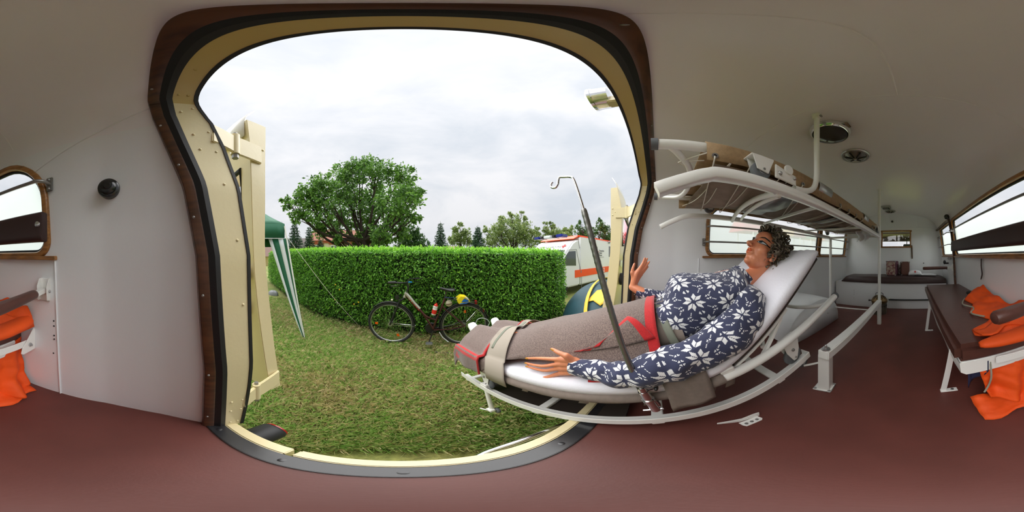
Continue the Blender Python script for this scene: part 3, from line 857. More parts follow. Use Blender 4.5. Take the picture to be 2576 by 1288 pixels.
MB().lathe([(.034, 0), (.034, .005), (.02, .009)], 20, (XN, -1.68, 1.5025), FLIP).build('post_flange', WMETAL, rk)
MB().tube([(.90, -1.63, .0), (.90, -1.63, .975)], .0155, 16).build('post', WMETAL, rk)
# low beam from the pivot pedestal to the tall post
MB().bar((XN + .002, -.572, .292), (XN, -1.68, .262), .052, .048).build('floor_beam', WMETAL, rk, bevel=.004)
# pivot pedestal
MB().box((.378, -.630, .003), (.085, .085, .006), Matrix.Rotation(R(10), 3, 'Z')).build('base_plate', WMETAL, rk, bevel=.003)
Mz = Matrix.Rotation(R(10), 3, 'Z')
mb = MB()
mb.box(Vector((.372, -.628, .136)) + Mz @ Vector((-.0, .026, 0)), (.05, .004, .262), Mz)
mb.box(Vector((.372, -.628, .136)) + Mz @ Vector((-.024, -.0, 0)), (.004, .052, .262), Mz)
mb.box(Vector((.372, -.628, .136)) + Mz @ Vector((.024, -.0, 0)), (.004, .052, .262), Mz)
mb.build('pedestal', WMETAL, rk, bevel=.001)
mb = MB()
for dx, dy in ((-.032, .032), (.032, .032), (-.032, -.032), (.032, -.032)):
    mb.lathe([(.007, .006), (.0065, .0095), (.001, .0105)], 10, Vector((.378, -.630, 0)) + Mz @ Vector((dx, dy, 0)))
mb.build('bolt', GALV, rk)
pv = MB().lathe([(.019, .316), (.019, .322), (.008, .326)], 18, (XN, -.592, 0)).build('pivot_washer', GALV, rk)
MB().tube([(XN, -.592, .32), (XN, -.592, .338)], .006, 10).ball((XN, -.592, .338), .006, 8).build('pivot_pin', GALV, pv)

# ================================================================== upper folded stretcher
TN, TF, TZ = .405, .872, 1.092
us = thing('upper_stretcher', 'folded canvas stretcher with white tubes lying on the upper rack', 'stretcher', (.64, -.95, TZ))
for x in (TN, TF):
    tb = MB().tube([(x, .006, TZ), (x, -1.93, TZ)], .0165, 16).build('pole', WMETAL, us)
    MB().tube([(x, .014, TZ), (x, -.004, TZ)], .0195, 16).build('end_cap', GREYR, tb)
for y_, k in ((-.03, -1), (-1.86, 1)):
    MB().tube(smooth_path([(TN, y_, TZ - .005), (TN + .03, y_ + k * .03, TZ - .015), (TN + .10, y_ + k * .075, TZ - .035), (.64, y_ + k * .09, TZ - .05), (TF - .10, y_ + k * .075, TZ - .035), (TF - .03, y_ + k * .03, TZ - .015), (TF, y_, TZ - .005)], 5), .0105, 12).build('end_bow', WMETAL, us)
def canvas_row(y_, wave):
    sag = .028 + .008 * math.sin(y_ * 7); f = .062 + .006 * math.sin(y_ * 9 + 1)
    sec = [(TN - .022, -f), (TN - .024, -.03), (TN - .021, .006), (TN - .008, .020), (TN + .012, .019), (TN + .06, .0), (.56, -sag), (.64, -sag - .008), (.72, -sag), (TF - .06, .0), (TF - .012, .019), (TF + .008, .020), (TF + .021, .006), (TF + .024, -.03), (TF + .022, -f)]
    return [Vector((x, y_, TZ + z)) for x, z in sec]
ysr = [lerp(-.122, -1.80, i / 30) for i in range(31)]
MB().grid([canvas_row(y_, 0) for y_ in ysr]).build('canvas_top', CANV, us, ang=60, solid=.0025)
rows = []
for y_ in [lerp(-.15, -1.76, i / 24) for i in range(25)]:
    w_ = .010 * math.sin(y_ * 11)
    rows.append([Vector((lerp(TN + .004, TF - .004, j / 8), y_, TZ - .055 - .020 * math.sin(math.pi * j / 8) + w_ * math.sin(j))) for j in range(9)])
MB().grid(rows).build('canvas_under', CANVU, us, ang=60, solid=.002)
for ya, yb in ((-.585, -.70), (-1.235, -1.36)):
    rows = [[Vector((TN + .021 * math.cos(a) - .002, y_, TZ - .008 + (.034 if math.sin(a) < 0 else .029) * math.sin(a))) for a in [2 * math.pi * k / 18 for k in range(18)]] for y_ in (ya, yb)]
    rows = [[Vector((TN - .002 + (p.x - TN) * 1.25, p.y, p.z)) for p in r] for r in rows]
    MB().grid(rows, closed_u=True).build('metal_cuff', GALV, us, ang=60, solid=.002)
# grommets and lacing
mb = MB(); AX = Matrix.Rotation(R(-90), 3, 'Y')
gy = [-.142, -.245, -.36, -.475, -.80, -.92, -1.05, -1.18, -1.50, -1.62, -1.74]
for y_ in gy:
    for k in range(12):
        pass
    mb.lathe([(.0045, .0), (.0045, .003), (.009, .003), (.009, .0), (.0045, 0)], 14, (TN - .0255, y_, TZ - .046), AX)
mb.build('grommet', STEEL, us)
lac = MB()
for i in range(len(gy)):
    a = Vector((TN - .024, gy[i], TZ - .046)); b = Vector((TF + .015, gy[min(i + 1, len(gy) - 1)], TZ - .05))
    m_ = Vector((.64, (a.y + b.y) / 2, TZ - .088)); lac.tube(smooth_path([a, a + Vector((.012, 0, -.022)), m_, b + Vector((-.012, 0, -.022)), b], 4), .0022, 5)
    a2 = Vector((TF + .02, gy[i], TZ - .046)); b2 = Vector((TN - .02, gy[max(i - 1, 0)] - .05, TZ - .05))
    m_ = Vector((.64, (a2.y + b2.y) / 2, TZ - .085)); lac.tube(smooth_path([a2, m_, b2], 6), .002, 5)
for x, y_, z_ in ((TN - .018, -.130, TZ - .03), (TN + .045, -.135, TZ - .02), (TN + .14, -.17, TZ - .05)):
    lac.tube([(x, y_, z_), (TN + .06, -.062, TZ - .028)], .0022, 5)
for x, y_ in ((TN + .14, -.15), (.58, -.16), (.72, -.17)):
    lac.tube([(x, y_ - .03, TZ - .05), (x + .02, -.115, TZ - .045)], .002, 5)
lac.build('lacing', CORD, us)
for x in (.47, .55): pass
# silver tape patches under the canvas
for ya, yb in ((-.46, -.58), (-.95, -1.04), (-1.30, -1.42)):
    MB().grid([[Vector((lerp(TN + .05, TF - .03, j / 6), lerp(ya, yb, i / 2) + .012 * math.sin(j * 2), TZ - .061 - .021 * math.sin(math.pi * (j + .5) / 7) - .004 * (j % 2))) for j in range(7)] for i in range(3)]).build('silver_tape', TAPE, us, solid=.001)
# small wheels in brackets
def caster(c, r, name_parent, sidek, parent, drop=.0, wid=.02):
    c = Vector(c)
    AXW = Matrix.Rotation(R(90), 3, 'Y')
    w_ = MB().lathe([(r * .4, -wid * .55), (r * .8, -wid * .55), (r * .97, -wid * .4), (r, -wid * .2), (r, wid * .2), (r * .97, wid * .4), (r * .8, wid * .55), (r * .4, wid * .55)], 24, c, AXW).build('wheel', GREYR, parent)
    MB().lathe([(.001, -wid * .6), (r * .38, -wid * .6), (r * .42, -wid * .5), (r * .42, wid * .5), (r * .38, wid * .6), (.001, wid * .6)], 16, c, AXW).build('hub', GALV, w_)
    return w_
for x, y_, zc_ in ((XN + .006, -.262, 1.013), (XFAR - .02, -.30, 1.045), (XN + .006, -1.60, 1.013), (XFAR - .02, -1.56, 1.02)):
    caster((x, y_, zc_), .030, 'w', 1, us)
    mb = MB()
    for k in (-1, 1):
        mb.prism([(x + k * .0135, y_ - .036, zc_ + .045), (x + k * .0135, y_ + .036, zc_ + .045), (x + k * .0135, y_ + .022, zc_ - .004), (x + k * .0135, y_ - .016, zc_ - .012)], (k * .003, 0, 0))
    mb.box((x + .008, y_, zc_ + .047), (.045, .074, .006))
    fk = mb.build('wheel_fork', WMETAL, us, bevel=.0015)
    MB().tube([(x - .02, y_, zc_), (x + .02, y_, zc_)], .004, 8).build('axle', GALV, fk)
# catch lever on the near rear wheel
x, y_, zc_ = XN - .012, -.262, 1.013
mb = MB().prism([(x, y_ - .035, zc_ - .018), (x, y_ - .12, zc_ - .022), (x, y_ - .12, zc_ + .014), (x, y_ - .075, zc_ + .02), (x, y_ - .035, zc_ + .03)], (-.006, 0, 0))
mb.lathe([(.018, 0), (.018, .006), (.001, .006)], 16, (x - .004, y_ - .085, zc_ + .026), AX)
ct = mb.build('catch_lever', WMETAL, us, bevel=.0015)
MB().ball((x - .007, y_ - .05, zc_), .007, 8).ball((x - .007, y_ - .11, zc_ + .002), .006, 8).build('bolt', GALV, ct)

# ================================================================== lower tilted carrier and stretcher: local frame
U_ = Vector((.0252, -.9633, .2672)).normalized()          # towards the head end, rising
V_ = Vector((-U_.y, U_.x, 0)).normalized()                # towards the stretcher side wall
W_ = Vector((0, 0, 1)); W_ = (W_ - U_ * W_.dot(U_)).normalized()
F0 = Vector((.393, 1.034, -.006))
def Lp(s, t, w): return F0 + U_ * s + V_ * t + W_ * w
LM = Matrix((U_, V_, W_)).transposed()
SW = .50
ca = thing('stretcher_carrier', 'white tilted rail carrier that runs out over the rear sill', 'carrier', Lp(.8, .25, -.2))
for t_, k in ((-.004, 1), (SW + .004, -1)):
    s0, s1 = -.01, 1.635
    mb = MB().box(Lp((s0 + s1) / 2, t_, -.178), (s1 - s0, .004, .036), LM).box(Lp((s0 + s1) / 2, t_ + k * .022, -.194), (s1 - s0, .044, .004), LM)
    mb.box(Lp(s1 - .002, t_ + k * .022, -.178), (.004, .044, .036), LM)
    mb.build('rail', WMETAL, ca, bevel=.001)
for s_ in (.06, .62, 1.02, 1.45):
    MB().box(Lp(s_, SW / 2, -.206), (.035, SW, .016), LM).build('cross_member', WMETAL, ca, bevel=.002)
MB().box(Lp(.56, SW / 2 + .02, -.218), (.72, SW - .06, .006), LM).build('under_panel', mat('dark_brown_panel', srgb(46, 38, 34), .5), ca)
lg = MB().tube([Lp(.28, .012, -.19), Lp(.28, .012, -.385)], .013, 14).build('folding_leg', WMETAL, ca)
MB().box(Lp(.28, .012, -.17), (.06, .03, .05), LM).build('leg_hinge', WMETAL, ca, bevel=.003)
MB().box(Lp(.28, .004, -.392), (.045, .03, .02), LM).build('foot_block', WMETAL, lg, bevel=.003)
MB().lathe([(.008, -.009), (.019, -.009), (.022, -.004), (.022, .004), (.019, .009), (.008, .009)], 20, Lp(.295, .03, -.405), LM @ Matrix.Rotation(R(90), 3, 'X')).build('foot_wheel', GREYR, lg)
MB().tube([Lp(.27, .0, -.405), Lp(.20, -.012, -.42)], .005, 8).build('foot_peg', WMETAL, lg)
lg2 = MB().tube([Lp(.28, SW - .012, -.19), Lp(.28, SW - .012, -.385)], .013, 14).build('folding_leg', WMETAL, ca)
# support wheel under the pivot end
caster(Lp(1.61, .03, -.235), .032, 'w', 1, ca)
MB().tube([Lp(1.60, .02, -.255), Lp(1.66, -.03, -.265)], .006, 8).build('pull_pin', WMETAL, ca)

ls = thing('lower_stretcher', 'white tube stretcher with taupe cloth cover tilted out of the rear door', 'stretcher', Lp(.98, .25, 0))
for t_ in (0, SW):
    tb = MB().tube([Lp(0, t_, 0), Lp(1.96, t_, 0)], .0185, 18).build('pole', WMETAL, ls)
    MB().tube([Lp(1.955, t_, 0), Lp(1.972, t_, 0)], .022, 18).build('end_cap', GREYR, tb)
    MB().tube([Lp(.004, t_, 0), Lp(-.012, t_, 0)], .022, 18).build('end_cap', GREYR, tb)
    rows = []
    for s_ in [lerp(.06, 1.265, i / 40) for i in range(41)]:
        rows.append([Lp(s_, t_ + (.0225 + .0015 * math.sin(s_ * 31 + k)) * math.cos(2 * math.pi * k / 16), -.002 + .0235 * math.sin(2 * math.pi * k / 16)) for k in range(16)])
    MB().grid(rows, closed_u=True).build('cloth_sleeve', TAUPE, ls, ang=60)
for s_, k in ((.05, 1), (1.90, -1)):
    MB().tube(smooth_path([Lp(s_, 0, -.004), Lp(s_ + k * .05, .05, -.012), Lp(s_ + k * .09, .16, -.02), Lp(s_ + k * .10, .25, -.022), Lp(s_ + k * .09, .34, -.02), Lp(s_ + k * .05, .45, -.012), Lp(s_, SW, -.004)], 5), .011, 12).build('end_bow', WMETAL, ls)
MB().grid([[Lp(s_, lerp(0, SW, j / 6), -.012 - .012 * math.sin(math.pi * j / 6)) for j in range(7)] for s_ in (.07, .4, .8, 1.26)]).build('cloth_bed', TAUPE, ls, ang=60, solid=.003)
# cloth tie tapes hanging from the sleeve
for s_ in (.36, .62, .865, 1.06, 1.235, 1.30):
    b0 = Lp(s_, .012, -.02); d_ = Vector((.006, .012, -.05)) + Vector((0, 0, -.01 * (s_ > 1)))
    MB().grid([[b0 + U_ * (.016 * a) + d_ * k + V_ * (.006 * math.sin(k * 5)) for a in (-1, 1)] for k in (0, .35, .7, 1)]).build('tie_tape', TAUPE, ls, ang=60, solid=.0015)
# running wheels
for s_ in (.29, 1.565):
    for t_, k in ((.03, 1), (SW - .03, -1)):
        cw = Lp(s_, t_, -.135)
        AXL = LM @ Matrix.Rotation(R(-90), 3, 'X')
        r = .050
        w_ = MB().lathe([(r * .4, -.012), (r * .8, -.012), (r * .95, -.008), (r, -.003), (r, .003), (r * .95, .008), (r * .8, .012), (r * .4, .012)], 26, cw, AXL).build('wheel', GREYR, ls)
        MB().lathe([(.001, -.014), (.018, -.014), (.02, 0), (.018, .014), (.001, .014)], 16, cw, AXL).build('hub', GALV, w_)
        mb = MB()
        for q in (-.017, .017):
            mb.prism([Lp(s_ - .045, t_ + q, -.018), Lp(s_ + .045, t_ + q, -.018), Lp(s_ + .034, t_ + q, -.10), Lp(s_ + .008, t_ + q, -.158), Lp(s_ - .012, t_ + q, -.158), Lp(s_ - .038, t_ + q, -.085)], V_ * .003)
        mb.box(Lp(s_, t_, -.02), (.09, .04, .004), LM)
        fk = mb.build('wheel_bracket', WMETAL, ls, bevel=.001)
        MB().ball(Lp(s_ - .004, t_ - .019 * k, -.085), .008, 8).ball(Lp(s_, t_ - .019 * k, -.14), .005, 8).build('bolt', STEEL, fk)
# raised backrest: board, hinge plates, props
BH = (1.275, -.004); BA = R(24)
def Bp(d, t, n): return Lp(BH[0] + d * math.cos(BA) - n * math.sin(BA), t, BH[1] + d * math.sin(BA) + n * math.cos(BA))
BM = Matrix((Bp(1, 0, 0) - Bp(0, 0, 0), V_, Bp(0, 0, 1) - Bp(0, 0, 0))).transposed()
MB().box(Bp(.325, SW / 2, .004), (.65, SW - .04, .016), BM).build('backrest_board', mat('brown_vinyl_board', srgb(72, 58, 54), .5), ls, bevel=.004)
MB().tube([Bp(.33, .03, -.02), Bp(.33, SW - .03, -.02)], .009, 10).build('backrest_tube', WMETAL, ls)
for t_ in (.025, SW - .025):
    MB().bar(Bp(.30, t_, -.012), Lp(1.43, t_, -.012), .018, .012, up=W_).build('prop', WMETAL, ls, bevel=.002)
    MB().bar(Bp(.0, t_, -.006), Bp(.34, t_, -.006), .022, .010, up=W_).build('backrest_rail', WMETAL, ls, bevel=.002)
    MB().box(Lp(1.285, t_ - .02 if t_ < .1 else t_ + .02, .022), (.045, .022, .03), LM).build('hinge_plate', WMETAL, ls, bevel=.004)
MB().tube(smooth_path([Lp(1.46, .06, -.01), Lp(1.55, .2, -.02), Lp(1.55, .3, -.02), Lp(1.46, SW - .06, -.01)], 5), .010, 10).build('backrest_bow', WMETAL, ls)
# wide cloth side flap
rows = []
for i in range(9):
    s_ = lerp(1.105, 1.225, i / 8)
    wv = .004 * math.sin(i * .9)
    rows.append([Lp(s_ + .0, .012, .088), Lp(s_ + .002, -.012, .072), Lp(s_ + .0, -.022, .03), Lp(s_ - .004, -.028 + wv, -.01), Lp(s_ - .010, -.034 + wv, -.048 + .010 * i / 8), Lp(s_ - .012, -.036 + wv, -.072 + .024 * i / 8)])
MB().grid(rows).build('side_flap', TAUPE, ls, ang=60, solid=.003)

# ------------------------------------------------------------------ mattress with white sheet
SHEET = mat('white_sheet', srgb(240, 239, 248), .85, bump=.5, bscale=90)
MT = .074
def mat_path():
    out = []
    for s_ in [lerp(.13, 1.17, i / 26) for i in range(27)]: out.append((s_, .008, 0.))
    for k in range(1, 8):
        a = BA * k / 7; out.append((1.17 + .105 * math.sin(a) / math.sin(BA) * (k / 7) ** 0 * (k / 7), .008 + .02 * (k / 7) ** 2, a))
    e = out[-1]
    for d in [lerp(.02, .625, i / 16) for i in range(1, 17)]:
        out.append((e[0] + d * math.cos(BA), e[1] + d * math.sin(BA), BA))
    return out
MPATH = mat_path()
def mth(a): return lerp(MT, .052, min(1, a / BA))
def mat_top(s_, t_=.25):
    """height w of the mattress top at position s along the stretcher"""
    ss = [p[0] - mth(p[2]) * math.sin(p[2]) for p in MPATH]; ww = [p[1] + mth(p[2]) * math.cos(p[2]) for p in MPATH]
    return float(np.interp(s_, ss, ww))
rows = []; ne = len(MPATH)
for i, (s_, w_, a) in enumerate(MPATH):
    k = 1.0; 
    if i == 0: k = .55
    elif i == 1: k = .9
    if i == ne - 1: k = .5
    elif i == ne - 2: k = .88
    th = mth(a) * k; lo = mth(a) * (1 - k) / 2
    def mp(t, n): return Lp(s_ - n * math.sin(a), t, w_ + n * math.cos(a))
    rip = lambda t: .0035 * mnoise.noise(Vector((s_ * 9, t * 5, 0))) * 1.6 + .002 * math.sin(t * 140 + 3 * mnoise.noise(Vector((s_ * 2, 0, 0))))
    sec = []
    prof = [(-.012, .5), (-.006, .82), (.010, .97)] + [(lerp(.03, SW - .03, j / 22), 1.0) for j in range(23)] + [(SW - .010, .97), (SW + .006, .82), (SW + .012, .5), (SW + .004, .12), (SW - .02, .0), (.02, .0), (-.004, .12)]
    for t, h in prof:
        sec.append(mp(t, lo + th * h + (rip(t) if h == 1.0 else 0)))
    rows.append(sec)
mt = thing('mattress', 'thin white sheeted mattress bent up at the head end', 'mattress', Lp(.9, .25, .01))
MB().grid(rows, closed_u=True, cap=True).build('sheeted_pad', SHEET, mt, ang=70)
# drip stand with clamp
IVS, IVT = 1.057, -.034
iv = thing('drip_stand', 'thin steel drip stand with hook clamped to the stretcher pole', 'drip stand', Lp(IVS, IVT, 0))
CORR = mat('ribbed_steel', (.26, .255, .24), .35, .85)
pts, rr = [], []
for i in range(121):
    w_ = lerp(.085, .632, i / 120); pts.append(Lp(IVS, IVT, w_)); rr.append(.0082 + (.0006 if i % 4 == 0 else 0))
rr[-1] = .0065; rr[-2] = .008
MB().tube(pts, rr, 12).build('ribbed_tube', CORR, iv, ang=60)
hk = [Lp(IVS, IVT, .63), Lp(IVS - .001, IVT, .70), Lp(IVS - .003, IVT, .735), Lp(IVS - .010, IVT, .746), Lp(IVS - .028, IVT, .756), Lp(IVS - .040, IVT, .762), Lp(IVS - .047, IVT, .754), Lp(IVS - .052, IVT, .742), Lp(IVS - .062, IVT, .735), Lp(IVS - .073, IVT, .741), Lp(IVS - .074, IVT, .752), Lp(IVS - .066, IVT, .759)]
MB().tube(smooth_path(hk, 4), .0036, 10).build('hook_rod', CHROME, iv)
cl = MB().tube([Lp(IVS, IVT, .085), Lp(IVS, IVT, .065)], .012, 14).tube([Lp(IVS, IVT, .064), Lp(IVS, IVT, .02)], .0135, 16).tube([Lp(IVS, IVT, .012), Lp(IVS, IVT, -.05)], .0125, 16).build('clamp_barrel', CHROME, iv)
MB().tube([Lp(IVS, IVT, .021), Lp(IVS, IVT, .011)], .0165, 16).build('clamp_collar', CHROME, iv)
MB().box(Lp(IVS, IVT + .012, -.02), (.03, .026, .05), LM).build('clamp_jaw', CHROME, iv, bevel=.004)
sc_ = MB().tube([Lp(IVS + .005, IVT, .06), Lp(IVS + .032, IVT + .002, .066)], .004, 8).build('wing_screw', CHROME, iv)
MB().ball(Lp(IVS + .034, IVT + .002, .072), .012, 10, (1.3, .5, .8)).build('wing', BLACKM, sc_)
MB().tube([Lp(IVS + .02, IVT, -.048), Lp(IVS - .03, IVT, -.048)], .005, 8).build('clamp_pin', CHROME, iv)

# ------------------------------------------------------------------ floor catch plate
fc = thing('floor_catch', 'white screwed metal catch plate on the floor beside the stretcher', 'bracket', (.41, -.26, 0))
pl = [onz(*p, .004) for p in ((1856, 1065), (1869, 1073), (1913, 1060), (1919, 1056), (1910, 1050), (1858, 1062))]
p_ = [Vector((.385, -.225, 0)), Vector((.375, -.232, 0)), Vector((.384, -.290, 0)), Vector((.392, -.297, 0)), Vector((.412, -.292, 0)), Vector((.403, -.222, 0))]
MB().prism(p_, (0, 0, .004)).build('base_plate', WMETAL, fc)
MB().prism([Vector((.409, -.228, .002)), Vector((.412, -.300, .002)), Vector((.412, -.300, .030)), Vector((.410, -.275, .034)), Vector((.409, -.238, .024)), Vector((.418, -.165, .016)), Vector((.417, -.163, .010))], (.004, 0, 0)).build('upright', WMETAL, fc)
mb = MB()
for x, y_ in ((.388, -.238), (.391, -.258), (.394, -.278)): mb.lathe([(.006, .004), (.0055, .007), (.001, .0075)], 10, (x, y_, 0))
mb.build('screw', GALV, fc)

# ------------------------------------------------------------------ wheel arch below the stretcher
rows = []
for i in range(17):
    a = math.pi * i / 16; yy = -1.28 - .40 * math.cos(a) * -1; zz = .335 * math.sin(a) ** .75
    xi = .835
    rows.append([Vector((xi + .012, -1.28 + .42 * math.cos(a), zz * .99)), Vector((xi + .035, -1.28 + .405 * math.cos(a), zz + .012)), Vector((1.00, -1.28 + .40 * math.cos(a), zz + .02)), Vector((1.245, -1.28 + .40 * math.cos(a), zz + .02))])
wa = thing('wheel_arch', 'rounded white wheel arch box on the floor below the stretcher head', 'wheel arch', (1.0, -1.28, 0))
MB().grid(rows).build('arch_skin', WHITE, wa, ang=60)
fan = MB(); c0 = Vector((.835, -1.28, 0)); vs = [c0] + [r[0] + Vector((-.010, 0, 0)) for r in rows]; fan.add(vs, [(0, i, i + 1) for i in range(1, 17)])
fan.build('arch_side', WHITE, wa, ang=60, solid=.012)
mb = MB()
for yy, zz in ((-1.10, .12), (-1.45, .15), (-1.3, .24)): mb.ball((.83, yy, zz), .005, 6)
mb.build('screw', STEEL, wa)
# ================================================================== mannequin lying on the lower stretcher
def LT(px, py, t):
    return onpl(px, py, F0 + V_ * t, V_)
SKIN = mat('mannequin_skin', srgb(228, 146, 108), .36, var=.08, vscale=6, coat=.15)
HAIR = mat('grey_brown_hair', srgb(134, 120, 102), .42, var=.65, vscale=70, c2=srgb(52, 43, 36), bump=.4, bscale=300)
NAVY, KWHITE = srgb(52, 56, 84), srgb(232, 232, 234)

mq = thing('mannequin', 'shop mannequin in a navy and white knitted sweater lying on the stretcher', 'mannequin', Lp(.9, .25, .08))

# --- head frame
HA = R(38)
Hup = (U_ * math.cos(HA) + W_ * math.sin(HA)); Hf0 = (U_ * -math.sin(HA) + W_ * math.cos(HA))
yaw = R(5)
Hf = (Hf0 * math.cos(yaw) - V_ * math.sin(yaw)).normalized()
Hx = Hup.cross(Hf) * -1                    # her left, towards the camera side
Hx = (-V_ * math.cos(yaw) - Hf0 * math.sin(yaw)).normalized()
HC = Lp(1.712, .235, .338)
HS = 1.04
def Hp(x, y, z): return HC + (Hx * x + Hf * y + Hup * z) * HS
HM = Matrix((Hx, Hf, Hup)).transposed()
body = MB()
def ell(c, r, M=HM, n=14): body.ball(c, 1.0, n, r, M)
def hel(x, y, z, a, b, c): ell(Hp(x, y, z), (a * HS, b * HS, c * HS))
hel(0, -.018, .036, .073, .094, .079)
hel(0, .022, -.014, .060, .062, .078)
hel(0, .030, -.066, .046, .046, .042)
hel(0, .058, -.090, .021, .021, .017)
for k in (-1, 1):
    hel(k * .037, .044, -.020, .026, .026, .028)
    hel(k * .032, .014, -.058, .018, .032, .028)
    hel(k * .0735, -.004, -.018, .009, .018, .028)
    hel(k * .075, .004, -.040, .008, .009, .011)
    hel(k * .010, .095, -.026, .0075, .010, .007)
hel(0, .048, .052, .052, .034, .036)
hel(0, .058, .026, .044, .022, .014)
hel(0, .070, -.050, .026, .018, .022)
hel(0, .0835, -.0445, .016, .0075, .0055); hel(0, .0815, -.0575, .014, .0075, .0060)
def cap(pts, rs, n=12): body.tube(smooth_path(pts, 4), [float(np.interp(i / (4 * (len(pts) - 1)), np.linspace(0, 1, len(rs)), rs)) for i in range(4 * (len(pts) - 1) + 1)], n); body.ball(pts[-1], rs[-1], 8); body.ball(pts[0], rs[0], 8)
cap([Hp(0, .074, .022), Hp(0, .090, -.004), Hp(0, .108, -.023)], [.008 * HS, .0095 * HS, .0105 * HS])
NECK0 = Hp(0, -.022, -.05)
cap([NECK0, Hp(0, -.028, -.11), Lp(1.53, .245, .235)], [.047, .046, .052], 18)
# --- torso, hips and legs
TORSO = [(1.02, .160, .150, .080), (1.12, .166, .140, .076), (1.20, .182, .138, .082), (1.30, .214, .155, .095), (1.40, .238, .168, .082), (1.47, .252, .165, .062), (1.52, .262, .11, .05)]
rows = []
for i, (s_, w_, a, b) in enumerate(TORSO):
    j0, j1 = TORSO[max(i - 1, 0)], TORSO[min(i + 1, len(TORSO) - 1)]
    tg = Vector((j1[0] - j0[0], 0, j1[1] - j0[1])).normalized()
    rows.append([Lp(s_ - tg.z * b * math.sin(q), .25 + a * math.cos(q), w_ + tg.x * b * math.sin(q)) for q in [2 * math.pi * k / 28 for k in range(28)]])
body.grid(rows, closed_u=True, cap=True)
for t_ in (.175, .325):
    k = -1 if t_ < .25 else 1
    cap([Lp(1.06, t_ + k * .01, .155), Lp(.60, t_ - k * .01 + k * .02, .175), Lp(.14, t_ + k * .02, .135), Lp(.06, t_ + k * .02, .135)], [.085, .062, .045, .038], 16)
    cap([Lp(.06, t_ + k * .02, .120), Lp(-.02, t_ + k * .025, .185), Lp(-.05, t_ + k * .03, .215)], [.034, .028, .018], 12)
# --- arms and hands
def limb(pts, rs): cap(pts, rs, 14)
S1, E1, W1 = Lp(1.46, .085, .185), LT(1612, 940, .005), LT(1455, 921, .022)
limb([S1, S1.lerp(E1, .5), E1, E1.lerp(W1, .55), W1], [.040, .034, .032, .030, .024])
def finger(pts, r0, r1):
    k = len(pts); pp = smooth_path(pts, 4); body.tube(pp, [lerp(r0, r1, i / (len(pp) - 1)) for i in range(len(pp))], 10); body.ball(pp[-1], r1, 8)
kn = {}
t1 = .012
fing = [((1447, 908, .020), (1412, 903.5, .014), (1396, 903.5, t1), (1360, 901.5, .010), (1325, 901.5, .014)),
        ((1447, 916, .020), (1412, 915, .012), (1396, 917, t1 - .004), (1362, 921, .003), (1323, 913.5, .014)),
        ((1447, 924, .020), (1412, 926, .012), (1394, 929, t1 - .002), (1366, 932, .004), (1325, 921.5, .012)),
        ((1447, 933, .022), (1414, 938, .016), (1396, 943, t1 + .002), (1370, 949.5, .008), (1341, 948, .010))]
for ch in fing:
    P_ = [LT(*c) for c in ch]
    cap([W1.lerp(P_[0], .4), P_[0], P_[1]], [.019, .0155, .0125], 10)
    finger([P_[1]] + P_[2:], .0105, .0056)
P_ = [LT(1446, 912, .02), LT(1424, 895, .004), LT(1405, 887, .0), LT(1389, 878, .002)]
cap([W1, P_[0], P_[1]], [.018, .0165, .0125], 10); finger(P_[1:], .0115, .006)
HANDTIPS = [LT(*ch[-1]) for ch in fing] + [P_[-1]]
HANDDIR = [(LT(*ch[-1]) - LT(*ch[-2])).normalized() for ch in fing] + [(P_[-1] - P_[-2]).normalized()]
S2, E2, W2 = Lp(1.46, .42, .185), Lp(1.21, .475, .165), LT(1591, 722, .50)
limb([S2, S2.lerp(E2, .5), E2, E2.lerp(W2, .6), W2], [.050, .044, .038, .030, .022])
T5 = .50
f2 = [((1599, 693), (1606.5, 679), (1616, 664), (1622, 649)), ((1601, 693), (1610, 680), (1621, 665), (1628.5, 650)), ((1603, 695), (1613, 683), (1625, 670), (1633.5, 658)), ((1604, 699), (1613, 690), (1622, 680), (1630, 671))]
for i, ch in enumerate(f2):
    P_ = [LT(c[0], c[1], T5 - .004 + .006 * i) for c in ch]
    cap([W2, P_[0], P_[1]], [.020, .017, .0115], 10); finger(P_[1:], .0100, .0054)
P_ = [LT(1594, 700, T5), LT(1590, 686, T5 - .01), LT(1592, 675, T5 - .01), LT(1596, 663, T5 - .005)]
cap([W2, P_[0], P_[1]], [.018, .016, .012], 10); finger(P_[1:], .011, .006)
# --- weld everything into one continuous skin
raw = body.build('skin', SKIN, None)
md = raw.modifiers.new('Remesh', 'REMESH'); md.mode = 'VOXEL'; md.voxel_size = .0036; md.use_smooth_shade = True
md = raw.modifiers.new('Smooth', 'SMOOTH'); md.factor = .5; md.iterations = 4
dg = bpy.context.evaluated_depsgraph_get(); me = bpy.data.meshes.new_from_object(raw.evaluated_get(dg))
raw.modifiers.clear(); raw.data = me; me.name = 'skin'
if not me.materials: me.materials.append(SKIN)
adopt(raw, mq); raw.name = 'body'
bvh = BVHTree.FromPolygons([v.co for v in me.vertices], [p.vertices for p in me.polygons])

